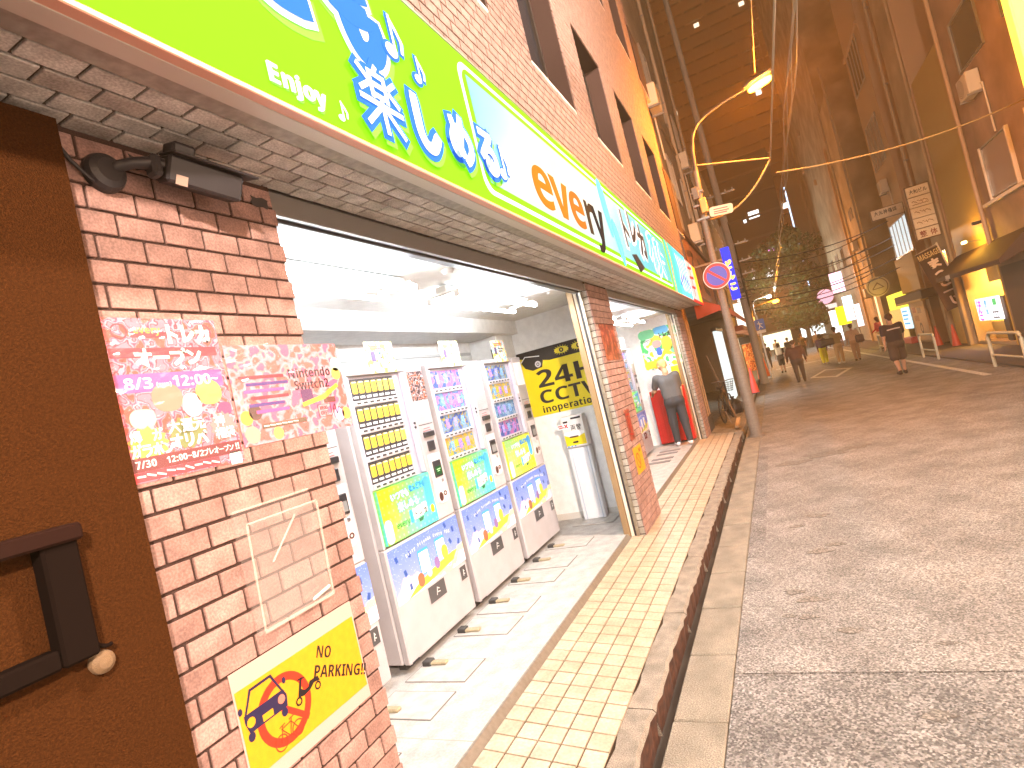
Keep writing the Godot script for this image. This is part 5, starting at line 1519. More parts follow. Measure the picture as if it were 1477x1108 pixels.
	sheet(o2, "print", Vector3.ZERO, Vector2(0.62, 0.42), printed("old poster", print_image(96, 64, [Color(0.35, 0.12, 0.1), Color(0.5, 0.18, 0.13), Color(0.42, 0.13, 0.12), Color(0.6, 0.3, 0.22)], 0.05, 14), 0.35), 0.0015)
	var y2 := thing("parking_notice", "worn yellow notice low on the middle brick pillar", "notice", Vector3(-1.6455, 0.95, -6.46), PI / 2)
	sheet(y2, "print", Vector3.ZERO, Vector2(0.40, 0.30), mats["notice yellow"], 0.0015)
	var yb := MB.new()
	yb.ring(Vector3(-0.05, -0.01, 0.002), 0.07, 0.09, 24)
	yb.strip([Vector2(-0.11, 0.05), Vector2(0.01, -0.07)], 0.01, 0.0022, 0.0)
	part(y2, "red_circle", yb.done(), nred)
	words(y2, "NO", Vector3(0.05, 0.09, 0.002), 0.04, nblk, true)
	var y3 := thing("poster", "small dark red paper between the notices of the middle brick pillar", "poster", Vector3(-1.6455, 1.36, -6.4), PI / 2)
	sheet(y3, "print", Vector3.ZERO, Vector2(0.22, 0.36), printed("old poster", null, 0.35), 0.0015)
	strokes(y3, "print_marks", [[Vector2(-0.07, 0.12), Vector2(0.06, 0.12)], [Vector2(-0.02, 0.08), Vector2(-0.03, -0.02)], [Vector2(0.04, 0.06), Vector2(0.03, -0.08)], [Vector2(-0.06, -0.1), Vector2(0.06, -0.12)]], 0.012, mat("poster deep red", lin(0.35, 0.02, 0.015), 0.5), Vector3(0, 0, 0.002))

# ---------------------------------------------------------------- left side of the street
func wire(called: String, label: String, a: Vector3, b: Vector3, sag: float, r: float, m: Material, group := "overhead wires") -> void:
	var mid := (a + b) / 2
	var t := thing(called, label, "cable", mid, 0.0, group)
	var pts := []
	for i in 17:
		var f := i / 16.0
		pts.append(a.lerp(b, f) - mid - Vector3(0, sag * 4 * f * (1 - f), 0))
	rod(t, "strand", pts, r, m, 6)

func facade(t: Node3D, W: float, H: float, D: float, wall: Material, openings: Array) -> void:   # a block with its face at z = 0; openings: [u, v, w, h, material, glazing bars]
	span(t, "wall", Vector3(0, 0, -D), Vector3(W, H, -0.02), wall)
	for q in openings:
		var o := Node3D.new()
		o.name = "window"
		t.add_child(o, true)
		o.position = Vector3(q[0], q[1], 0)
		var fr := mat("window alu", lin(0.3, 0.28, 0.25), 0.4, 0.5)
		var w: float = q[2]
		var h: float = q[3]
		span(o, "pane", Vector3(0.04, 0.04, -0.03), Vector3(w - 0.04, h - 0.04, -0.012), q[4])
		span(o, "frame", Vector3(0, 0, -0.03), Vector3(0.045, h, 0.03), fr)
		span(o, "frame", Vector3(w - 0.045, 0, -0.03), Vector3(w, h, 0.03), fr)
		span(o, "frame", Vector3(0.046, 0, -0.03), Vector3(w - 0.046, 0.045, 0.028), fr)
		span(o, "frame", Vector3(0.046, h - 0.045, -0.03), Vector3(w - 0.046, h, 0.028), fr)
		for k in int(q[5]):
			var u: float = w * (k + 1) / (q[5] + 1)
			span(o, "mullion", Vector3(u - 0.02, 0.046, -0.02), Vector3(u + 0.02, h - 0.046, 0.02), fr)

func build_street_lamp() -> void:
	var pm := grain(mat("lamp pole paint", lin(0.21, 0.165, 0.13), 0.6), noise_tex("steel", 0.02, 0.8, 1.0, 3), 2.0)
	var t := thing("street_lamp", "brown street lamp pole at the kerb with its orange lamp over the road", "street lamp", Vector3(-0.73, 0.0, -12.88))
	rod(t, "pole", [Vector3(0, 0, 0), Vector3(0, 1.6, 0), Vector3(0.0, 2.9, 0), Vector3(0.02, 4.6, 0), Vector3(0.10, 5.75, 0)], [0.125, 0.108, 0.075, 0.065, 0.055], pm, 16)
	rod(t, "base_collar", [Vector3(0, 0.0, 0), Vector3(0, 0.05, 0)], [0.17, 0.15], pm, 16)
	rod(t, "arm", [Vector3(0.10, 5.7, 0), Vector3(0.14, 6.2, 0), Vector3(0.22, 6.5, 0), Vector3(0.36, 6.68, 0), Vector3(0.56, 6.79, 0), Vector3(0.95, 6.9, 0), Vector3(1.45, 6.97, 0)], [0.04, 0.034, 0.03, 0.027, 0.024, 0.022, 0.02], mat("arm darkened", lin(0.10, 0.075, 0.06), 0.7), 10)  # arm coloured darker than the pole so the lamp light hardly shows
	var hd := MB.new()
	hd.lathe(Vector3.ZERO, [Vector2(0.0, -0.32), Vector2(0.06, -0.30), Vector2(0.085, -0.2), Vector2(0.095, 0.0), Vector2(0.085, 0.2), Vector2(0.05, 0.30), Vector2(0.0, 0.32)], 14, Vector3.RIGHT)
	var head := part(t, "lamp_housing", hd.done(), pm, Vector3(1.66, 7.07, 0), Vector3(0, 0, 0.22))
	head.scale.y = 0.45
	var bl := MB.new()
	bl.lathe(Vector3.ZERO, [Vector2(0.0, -0.245), Vector2(0.04, -0.23), Vector2(0.066, -0.15), Vector2(0.074, 0.0), Vector2(0.066, 0.15), Vector2(0.04, 0.23), Vector2(0.0, 0.245)], 14, Vector3.RIGHT)
	part(t, "lamp_bulb", bl.done(), glow("sodium glow", Color(1.0, 0.62, 0.14), 26.0), Vector3(1.66, 6.955, 0), Vector3(0, 0, 0.22))
	omni("street_lamp_light", Vector3(0.93, 6.955, -12.88), Color(1.0, 0.59, 0.13), 215.0, 0.1)
	# gear on the pole
	span(t, "yellow_box", Vector3(0.03, 4.82, 0.04), Vector3(0.17, 5.12, 0.18), mat("box yellow", lin(0.62, 0.36, 0.10), 0.5), 0.012)
	span(t, "meter_box", Vector3(-0.07, 5.15, 0.03), Vector3(0.06, 5.4, 0.14), pm, 0.01)
	for y in [4.7, 5.0, 5.28]:
		span(t, "clamp", Vector3(-0.11, y, -0.07), Vector3(0.15, y + 0.05, 0.075), mat("galvanised", lin(0.25, 0.24, 0.23), 0.45, 0.7), 0.006)
	var sg := Node3D.new()
	sg.name = "route_sign"
	t.add_child(sg)
	sg.position = Vector3(0.40, 4.78, 0.02)
	sg.rotation.z = -0.12
	plate(sg, "board", rounded(0.46, 0.2, 0.05), mat("route cream", lin(0.75, 0.55, 0.35), 0.5), Vector3.ZERO, 0.03)
	strokes(sg, "board_print", [[Vector2(-0.14, 0.04), Vector2(0.12, 0.04)], [Vector2(-0.14, -0.01), Vector2(0.14, -0.01)], [Vector2(-0.14, -0.05), Vector2(0.10, -0.05)]], 0.013, mat("print red", lin(0.6, 0.05, 0.05), 0.5), Vector3(0, 0, 0.031))
	# no parking disc
	var n := thing("round_sign", "round red and blue no parking sign on the street lamp pole", "road sign", Vector3(-0.72, 3.47, -12.72))
	var b := MB.new()
	b.disc(Vector3(0, 0, 0.006), 0.275, 40, 0.012)
	part(n, "red_disc", b.done(), grain(mat("sign crimson", lin(0.52, 0.035, 0.04), 0.4), noise_tex("paint", 0.02, 0.93, 1.0, 4), 2.0))
	var b2 := MB.new()
	b2.disc(Vector3(0, 0, 0.0085), 0.205, 36)
	part(n, "blue_disc", b2.done(), mat("sign ultramarine", lin(0.06, 0.07, 0.42), 0.4))
	var b3 := MB.new()
	b3.strip([Vector2(-0.145, 0.145), Vector2(0.145, -0.145)], 0.032, 0.0105, 0.0)
	part(n, "red_bar", b3.done(), mats["sign crimson"])
	var b4 := MB.new()
	b4.ring(Vector3(0, 0, 0.0075), 0.262, 0.275, 40)
	part(n, "white_rim", b4.done(), mat("rim white", lin(0.7, 0.65, 0.6), 0.5))
	rod(n, "bracket", [Vector3(0, 0.0, -0.12), Vector3(0, 0.0, 0.0)], 0.02, pm)
	# blue shop sign beyond it
	var s := thing("blue_sign", "narrow blue lit sign with yellow letters behind the lamp pole", "sign", Vector3(-0.60, 3.9, -16.6))
	var bx_ := span(s, "cabinet", Vector3(-0.105, -0.72, -0.1), Vector3(0.125, 0.72, 0.0), glow("blue sign", lin(0.004, 0.02, 0.80), 0.95, lin(0.01, 0.03, 0.5)), 0.02)
	bx_.rotation.z = 0.0
	var ye := glow("blue sign letters", lin(0.95, 0.68, 0.06), 0.9)
	kana(s, "どんこ", Vector3(-0.075, 0.12, 0.001), Vector2(0.17, 0.22), 0.03, ye, 0.004, 1.35, true)
	span(s, "bracket", Vector3(-0.9, 0.4, -0.07), Vector3(-0.1, 0.45, -0.03), pm)
	# utility pole with cable gear
	var um := grain(mat("pole concrete", lin(0.50, 0.46, 0.42), 0.85), noise_tex("conc", 0.1, 0.55, 1.0, 4), 1.2)
	var u := thing("utility_pole", "tall grey concrete utility pole wrapped in cables behind the street lamp", "utility pole", Vector3(-0.72, 0.0, -28.0))
	rod(u, "pole", [Vector3(0, 0, 0), Vector3(0.0, 8, 0), Vector3(-0.15, 21.0, 0)], [0.17, 0.15, 0.11], um, 14)
	var cab := mat("cable black", lin(0.02, 0.018, 0.017), 0.5)
	rng.seed = 8
	for k in 9:
		var a := rng.randf_range(-2.2, 0.6)
		var y0 := rng.randf_range(2.6, 3.6)
		var y1 := rng.randf_range(5.2, 7.6)
		var pts := []
		for i in 7:
			var f := i / 6.0
			pts.append(Vector3(cos(a + sin(f * 5 + k) * 0.25) * (0.17 + 0.03 * sin(f * 9 + k)), lerpf(y0, y1, f), sin(a) * 0.17 + 0.17 * 0.9))
		rod(u, "riser_cable", pts, 0.016, cab, 5)
	for k in 6:
		var c := Vector3(rng.randf_range(-0.35, 0.5), rng.randf_range(4.0, 5.3), rng.randf_range(0.1, 0.35))
		var pts := []
		var r := rng.randf_range(0.18, 0.36)
		for i in 14:
			var a := TAU * i / 14
			pts.append(c + Vector3(cos(a) * r * 1.3, sin(a) * r * 0.7 + 0.05 * sin(a * 3), sin(a * 2) * 0.06))
		rod(u, "cable_coil", pts, 0.014, cab, 5, true)
	for y in [5.0, 5.6, 6.4, 8.8]:
		span(u, "cross_arm", Vector3(-0.7, y, -0.05), Vector3(0.75, y + 0.07, 0.04), mat("galvanised", Color.WHITE), 0.01)
		for q in [-0.6, -0.3, 0.35, 0.65]:
			rod(u, "insulator", [Vector3(q, y + 0.07, 0), Vector3(q, y + 0.16, 0)], [0.035, 0.025], mat("insulator", lin(0.5, 0.47, 0.42), 0.3), 8)
	span(u, "splice_box", Vector3(-0.35, 4.2, 0.16), Vector3(0.12, 4.4, 0.34), cab, 0.03)
	# overhead lines
	var orange := mat("sleeve yellow", lin(0.38, 0.26, 0.11), 0.6)
	var grey := mat("cable grey", lin(0.34, 0.30, 0.25), 0.4)
	wire("guard_cable", "pale sleeved cable running level from the lamp pole to the cable joint", Vector3(-0.6, 5.93, -13.1), Vector3(0.80, 5.53, -13.1), 0.0, 0.018, orange, "")
	wire("guard_cable", "yellow sleeved cable hanging from the cable joint back to the lamp pole", Vector3(0.78, 5.50, -13.1), Vector3(-0.6, 4.72, -13.1), 0.26, 0.02, orange, "")
	wire("guard_cable", "long yellow sleeved cable crossing the road to the right-hand buildings", Vector3(0.83, 5.18, -13.0), Vector3(6.3, 5.86, -16.9), 0.22, 0.017, orange, "")
	wire("overhead_cable", "pale thick cable passing overhead beside the orange lamp", Vector3(0.86, 5.42, -3.0), Vector3(0.80, 5.53, -13.1), 0.0, 0.014, grey, "")
	for k in 4:
		var pts := []
		for i in 60:
			var f := i / 59.0
			pts.append(Vector3(cos(f * 60 + k * 1.6) * 0.04 + k * 0.03, sin(f * 60 + k * 1.6) * 0.04 - 1.2 * f * (1 - f), -60.0 * f))
		var ow := thing("overhead_wire", ["first", "second", "third", "fourth"][k] + " wire of the twisted bundle running overhead along the street", "cable", Vector3(1.22, 6.3, -3.5), 0.0, "twisted overhead bundle")
		rod(ow, "strand", pts, 0.011, grey, 5)
	wire("overhead_wire", "thin hanging wire above the orange lamp", Vector3(0.71, 6.09, -8.0), Vector3(0.87, 7.06, -12.5), 0.0, 0.006, grey, "")
	var i := 0
	for q in [[4.5, 5.3], [5.3, 6.1], [4.1, 4.9], [3.6, 4.3], [3.2, 3.8]]:
		wire("street_wire", "dark wire slung across the street before the panel sign, the %s of five" % ["second highest", "highest", "middle one", "second lowest", "lowest"][i], Vector3(-0.4, q[0], -26.0), Vector3(6.2, q[1], -33.0), 0.35, 0.022, cab, "wires across the street")
		wire("street_wire", "dark wire slung to the beige building beyond, the %s of five" % ["second highest", "highest", "middle one", "second lowest", "lowest"][i], Vector3(1.2, q[0] + 0.6, -36.0), Vector3(6.2, q[1] + 0.5, -40.0), 0.3, 0.022, cab, "wires across the street")
		i += 1

func build_left_row() -> void:
	var grey := grain(mat("grey render", lin(0.27, 0.22, 0.17), 0.9), noise_tex("render", 0.09, 0.72, 1.0, 4), 0.6)
	blotch(grey, noise_tex("wall stain", 0.01, 0.75, 1.0, 5), 0.12)
	var darkp := mat("dark pane", lin(0.02, 0.02, 0.022), 0.12)
	var litw := glow("lit white window", lin(0.9, 1.0, 0.92), 1.4)
	var b2 := thing("grey_building", "plain grey rendered building above the alley beyond the brick shop", "building", Vector3(-1.55, 3.35, -13.05), PI / 2)
	facade(b2, 15.0, 22.0, 5.0, grey, [[1.0, 1.3, 1.8, 1.0, darkp, 1], [4.5, 3.2, 1.2, 1.4, darkp, 1], [7.5, 3.2, 1.2, 1.4, darkp, 1], [10.5, 3.2, 1.2, 1.4, darkp, 1], [0.35, 6.1, 1.5, 1.15, litw, 1], [4.5, 6.6, 1.2, 1.4, darkp, 1], [7.5, 6.6, 1.2, 1.4, darkp, 1], [10.5, 6.6, 1.2, 1.4, darkp, 1]])
	span(b2, "panel", Vector3(2.6, 1.6, -0.019), Vector3(4.4, 3.6, 0.03), mat("beige panel", lin(0.42, 0.34, 0.25), 0.8), 0.01)
	span(b2, "string_course", Vector3(0.0, 5.55, -0.02), Vector3(15.0, 5.7, 0.06), grey, 0.01)
	span(b2, "ledge", Vector3(0.2, 6.0, -0.02), Vector3(2.0, 6.08, 0.12), mat("beige panel", Color.WHITE), 0.01)
	# alley behind the pillar: back wall, boarded post, awning
	var al := thing("alley_wall", "grey brown wall of the dark alley beyond the shop", "wall", Vector3(-1.9, 0.12, -13.25), PI / 2)
	var brown := grain(mat("brown boards", lin(0.22, 0.125, 0.065), 0.8), noise_tex("render", 0.09, 0.72, 1.0, 4), 1.4)
	span(al, "wall", Vector3(2.3, 0, -1.2), Vector3(9.5, 3.2, -0.9), grain(mat("alley grey", lin(0.26, 0.2, 0.15), 0.85), noise_tex("render", 0.09, 0.72, 1.0, 4), 0.8))
	span(al, "boarding", Vector3(0.0, 0.35, -0.3), Vector3(1.45, 3.2, 0.16), brown, 0.01)
	span(al, "plinth", Vector3(0.0, 0.0, -0.3), Vector3(1.5, 0.345, 0.18), mat("plinth dark", lin(0.03, 0.03, 0.04), 0.6), 0.006)
	for q in [0.42, 0.86, 1.2]:
		span(al, "batten", Vector3(q, 0.36, 0.16), Vector3(q + 0.06, 3.19, 0.185), mat("batten", lin(0.30, 0.19, 0.10), 0.7), 0.005)
	var wf := thing("wooden_sign_box", "brown framed wooden sign box with an orange panel beyond the shop sign", "sign", Vector3(-1.42, 3.28, -14.3), PI / 2)
	var wood := grain(mat("dark wood", lin(0.09, 0.045, 0.025), 0.6), noise_tex("render", 0.09, 0.72, 1.0, 4), 1.0)
	span(wf, "panel", Vector3(0.12, 0.12, -0.1), Vector3(7.0, 1.75, -0.02), grain(mat("orange panel", lin(0.36, 0.15, 0.06), 0.6), noise_tex("wall stain", 0.01, 0.75, 1.0, 5), 0.5))
	span(wf, "frame", Vector3(0, 0, -0.3), Vector3(0.118, 1.87, 0.06), wood, 0.01)
	span(wf, "frame", Vector3(7.002, 0, -0.3), Vector3(7.12, 1.87, 0.06), wood, 0.01)
	span(wf, "frame", Vector3(0.119, 1.752, -0.3), Vector3(7.0, 1.87, 0.06), wood, 0.01)
	span(wf, "frame", Vector3(0.119, 0, -0.3), Vector3(7.0, 0.118, 0.06), wood, 0.01)
	strokes(wf, "brush_print", [smooth_line([Vector2(1.2, 1.3), Vector2(2.4, 1.4), Vector2(1.6, 0.8), Vector2(2.6, 0.5)], 5), smooth_line([Vector2(3.6, 1.4), Vector2(4.6, 1.2), Vector2(3.8, 0.6), Vector2(5.4, 0.5)], 5)], 0.09, wood, Vector3(0, 0, -0.018))
	var aw := thing("red_awning", "red shop awning over the pavement beyond the wooden sign box", "awning", Vector3(-1.5, 2.9, -14.6), PI / 2)
	var ab := MB.new()
	ab.quad(Vector3(0, 0.0, 0.75), Vector3(10, 0.0, 0.75), Vector3(10, 0.42, 0.0), Vector3(0, 0.42, 0.0))
	ab.quad(Vector3(0, 0.41, 0.0), Vector3(10, 0.41, 0.0), Vector3(10, -0.01, 0.75), Vector3(0, -0.01, 0.75))
	ab.quad(Vector3(0, -0.16, 0.752), Vector3(10, -0.16, 0.752), Vector3(10, 0.0, 0.752), Vector3(0, 0.0, 0.752))
	ab.tri(Vector3(0, -0.1, 0), Vector3(0, 0, 0.75), Vector3(0, 0.42, 0))
	part(aw, "canvas", ab.done(), mat("awning red", lin(0.22, 0.03, 0.018), 0.8))
	for q in [0.1, 5.0, 9.9]:
		rod(aw, "rib", [Vector3(q, 0.37, 0.0), Vector3(q, -0.02, 0.72)], 0.014, wood, 6)
	var lp := thing("light_panel", "tall white lit panel standing behind the lamp pole", "light box", Vector3(-1.55, 0.13, -19.6), PI / 2)
	span(lp, "face", Vector3(0, 0.05, -0.1), Vector3(2.6, 2.45, 0.0), glow("panel white", lin(0.80, 0.95, 0.95), 0.7), 0.01)
	span(lp, "top_rail", Vector3(-0.05, 2.452, -0.14), Vector3(2.65, 2.56, 0.03), mat("galvanised", Color.WHITE), 0.008)
	area("light_panel_light", Vector3(-1.45, 1.4, -20.9), Vector2(2.5, 2.3), Vector3(0, -PI / 2, 0), Color(0.93, 0.98, 1.0), 4.0)
	var pk := thing("leaning_plank", "brown plank leaning against the alley wall behind the lamp pole", "plank", Vector3(-1.28, 0.13, -15.9))
	rod(pk, "plank", [Vector3(0, 0, 0), Vector3(-0.42, 1.75, -0.6)], 0.03, brown, 4)
	var st := thing("kerb_plank", "pale plank lying on the pavement edge before the bicycle", "plank", Vector3(-1.16, 0.135, -14.5), PI / 2 + 0.03)
	bx(st, "plank", Vector3(0, 0.03, 0), Vector3(1.5, 0.05, 0.09), mat("pale wood", lin(0.55, 0.42, 0.28), 0.7), 0.006)
	var bg := thing("rubbish_bag", "black rubbish bag on the pavement behind the bicycle", "bag", Vector3(-1.35, 0.12, -17.0))
	var lb := MB.new()
	lb.lathe(Vector3.ZERO, [Vector2(0.2, 0.0), Vector2(0.27, 0.12), Vector2(0.25, 0.27), Vector2(0.12, 0.38), Vector2(0.04, 0.42), Vector2(0.07, 0.48), Vector2(0.0, 0.49)], 11)
	part(bg, "bag", lb.done(), mat("bag black", lin(0.02, 0.02, 0.022), 0.35))
	build_bicycle()
	# orange banner, cones, road sign further on
	var ob := thing("menu_banner", "orange menu banner under a dark board on the left pavement", "banner", Vector3(-1.0, 0.4, -30.0))
	sheet(ob, "print", Vector3(0, 0.85, 0), Vector2(0.72, 1.35), printed("banner print", print_image(64, 120, [Color(0.8, 0.35, 0.1), Color(0.9, 0.5, 0.2), Color(0.95, 0.65, 0.35), Color(0.7, 0.28, 0.08)], 0.05, 61), 0.5), 0.02)
	span(ob, "dark_board", Vector3(-0.45, 1.55, -0.02), Vector3(0.42, 1.9, 0.03), mat("board dark", lin(0.02, 0.015, 0.012), 0.6), 0.006)
	rod(ob, "stand", [Vector3(-0.3, -0.28, 0), Vector3(-0.3, 1.6, -0.02)], 0.02, mat("galvanised", Color.WHITE), 6)
	rod(ob, "stand", [Vector3(0.3, -0.28, 0), Vector3(0.3, 1.6, -0.02)], 0.02, mat("galvanised", Color.WHITE), 6)
	for q in [[-0.86, 29.6, "orange traffic cone standing before the orange menu banner"], [-0.60, 30.6, "orange traffic cone right of the orange menu banner"], [-0.95, 22.3, "red and white traffic cone on the left kerb behind the lamp pole"]]:
		cone(Vector3(q[0], 0.12, -q[1]), q[2], lin(0.75, 0.14, 0.03) if q[1] > 25 else lin(0.55, 0.04, 0.03), 0.95)
	var bs := thing("crossing_sign", "small blue pedestrian sign on a white post at the left kerb", "road sign", Vector3(-0.40, 0.12, -29.3))
	rod(bs, "post", [Vector3.ZERO, Vector3(0, 3.0, 0)], 0.035, mat("post white", lin(0.6, 0.6, 0.62), 0.5), 8)
	plate(bs, "plate", rounded(0.42, 0.5, 0.03), mat("sign blue print", lin(0.03, 0.10, 0.45), 0.4), Vector3(0.05, 2.55, 0.045), 0.006)
	strokes(bs, "figure", [[Vector2(0.02, 2.68), Vector2(0.05, 2.5), Vector2(-0.02, 2.36)], [Vector2(0.05, 2.5), Vector2(0.14, 2.38)], [Vector2(-0.04, 2.6), Vector2(0.15, 2.56)]], 0.022, mat("rim white", Color.WHITE), Vector3(0, 0, 0.053))
	plate(bs, "lower_plate", rounded(0.4, 0.14, 0.02), mat("rim white", Color.WHITE), Vector3(0.05, 2.2, 0.045), 0.006)
	# further shops down the left side
	rng.seed = 30
	var specs := [["tan shop building with a lit front, fourth on the left", 28.3, 10.0, 9.0, lin(0.30, 0.24, 0.18)], ["pale narrow building with dark windows, fifth on the left", 38.5, 12.0, 14.0, lin(0.34, 0.30, 0.26)], ["brown shop building with a row of red signs, sixth on the left", 51.0, 16.0, 11.0, lin(0.22, 0.15, 0.11)], ["far pale building at the left end of the street", 67.5, 22.0, 15.0, lin(0.28, 0.25, 0.22)]]
	for s in specs:
		var w := grain(mat("row %.0f" % s[1], s[4], 0.85), noise_tex("render", 0.09, 0.72, 1.0, 4), 0.5)
		var b := thing("shop_building", s[0], "building", Vector3(-1.75, 0.1, -s[1]), PI / 2)
		var ops := []
		var u := 0.8
		while u < s[2] - 2:
			ops.append([u, 0.1, 1.8, 2.2, glow("shopfront warm", lin(1.0, 0.82, 0.55), 1.2) if rng.randf() < 0.6 else glow("shopfront white", lin(0.95, 0.97, 0.9), 1.3), 1])
			for f in int(s[3] / 3.2) - 1:
				ops.append([u + 0.2, 3.9 + f * 3.1, 1.4, 1.3, darkp if rng.randf() < 0.82 else litw, 1])
			u += 2.7
		facade(b, s[2], s[3], 6.0, w, ops)
		span(b, "canopy", Vector3(0.3, 2.5, -0.02), Vector3(s[2] - 0.3, 2.75, 0.7), mat("canopy rust", lin(0.25, 0.06, 0.03), 0.7), 0.02)
		area("shopfront_light", Vector3(-1.6, 1.6, -(s[1] + s[2] / 2)), Vector2(s[2] * 0.8, 2.0), Vector3(0, -PI / 2, 0), Color(1.0, 0.88, 0.68), 9.0)
	var sgn := [[36.0, 3.6, 0.5, 1.6, lin(0.9, 0.85, 0.75), "cream"], [40.0, 3.4, 0.5, 1.2, lin(0.75, 0.06, 0.03), "red"], [44.0, 4.6, 0.55, 2.2, lin(0.8, 0.8, 0.85), "white"], [48.0, 3.3, 0.5, 1.0, lin(0.95, 0.45, 0.05), "amber"], [54.0, 4.2, 0.6, 1.8, lin(0.8, 0.08, 0.04), "scarlet"], [60.0, 3.6, 0.6, 1.4, lin(0.95, 0.8, 0.3), "yellow"]]
	for q in sgn:
		var s := thing("hanging_sign", "small %s lit sign hung out from the left row of shops" % q[5], "sign", Vector3(-1.2, q[1], -q[0]))
		span(s, "cabinet", Vector3(-0.4, -q[3] / 2, -0.1), Vector3(-0.4 + q[2], q[3] / 2, 0.0), mat("sign grey case", lin(0.2, 0.19, 0.18), 0.5), 0.02)
		span(s, "face", Vector3(-0.37, -q[3] / 2 + 0.03, -0.01), Vector3(-0.43 + q[2], q[3] / 2 - 0.03, 0.004), glow("hang %s" % q[5], q[4], 1.0, q[4]))

func cone(at: Vector3, label: String, c: Color, h := 0.7) -> void:
	var t := thing("traffic_cone", label, "traffic cone", at, 0.0, "traffic cones")
	var m := mat("cone %s" % c.to_html(), c, 0.5)
	part(t, "base", box_mesh(Vector3(0.36, 0.03, 0.36), 0.008), mat("cone base", lin(0.05, 0.03, 0.03), 0.6), Vector3(0, 0.015, 0))
	var b := MB.new()
	b.lathe(Vector3.ZERO, [Vector2(0.145, 0.03), Vector2(0.03, h - 0.03), Vector2(0.02, h), Vector2(0.0, h)], 16)
	part(t, "body", b.done(), m)

func build_bicycle() -> void:
	var t := thing("bicycle", "dark bicycle parked by the alley beyond the far brick pillar", "bicycle", Vector3(-1.42, 0.12, -15.6), PI / 2 - 0.12)
	var k := mat("bicycle black", lin(0.02, 0.02, 0.022), 0.4)
	var sil := mat("galvanised", Color.WHITE)
	for x in [-0.55, 0.55]:
		var w := Node3D.new()
		w.name = "wheel"
		t.add_child(w, true)
		w.position = Vector3(x, 0.33, 0)
		var pts := []
		for i in 28:
			var a := TAU * i / 28
			pts.append(Vector3(cos(a) * 0.31, sin(a) * 0.31, 0))
		rod(w, "tyre", pts, 0.02, k, 6, true)
		for i in 12:
			var a := TAU * i / 12
			rod(w, "spoke", [Vector3.ZERO, Vector3(cos(a) * 0.3, sin(a) * 0.3, 0)], 0.0025, sil, 4)
	for p in [[Vector3(-0.55, 0.33, 0), Vector3(-0.1, 0.3, 0)], [Vector3(-0.1, 0.3, 0), Vector3(-0.25, 0.85, 0)], [Vector3(-0.1, 0.3, 0), Vector3(0.38, 0.78, 0)], [Vector3(-0.22, 0.72, 0), Vector3(-0.55, 0.33, 0)], [Vector3(0.36, 0.98, 0), Vector3(0.55, 0.33, 0)]]:
		rod(t, "frame_tube", p, 0.017, k, 6)
	rod(t, "handlebar", [Vector3(0.2, 1.02, 0.28), Vector3(0.34, 1.02, 0.15), Vector3(0.36, 1.0, 0), Vector3(0.34, 1.02, -0.15), Vector3(0.2, 1.02, -0.28)], 0.013, sil, 6)
	part(t, "saddle", box_mesh(Vector3(0.25, 0.07, 0.15), 0.03), k, Vector3(-0.27, 0.9, 0))
	# basket of rods
	for i in 5:
		var y := 0.72 + i * 0.055
		var s := 0.13 + i * 0.01
		rod(t, "basket_ring", [Vector3(0.55 - s, y, -s), Vector3(0.55 + s, y, -s), Vector3(0.55 + s, y, s), Vector3(0.55 - s, y, s)], 0.005, k, 4, true)
	for i in 12:
		var a := TAU * i / 12
		rod(t, "basket_rod", [Vector3(0.55 + cos(a) * 0.14, 0.7, sin(a) * 0.14), Vector3(0.55 + cos(a) * 0.2, 0.97, sin(a) * 0.2)], 0.004, k, 4)
	rod(t, "kick_stand", [Vector3(-0.5, 0.3, 0.05), Vector3(-0.62, 0.0, 0.16)], 0.01, sil, 5)
	part(t, "mudguard", box_mesh(Vector3(0.3, 0.02, 0.06), 0.006), k, Vector3(-0.62, 0.67, 0), Vector3(0, 0, 0.3))

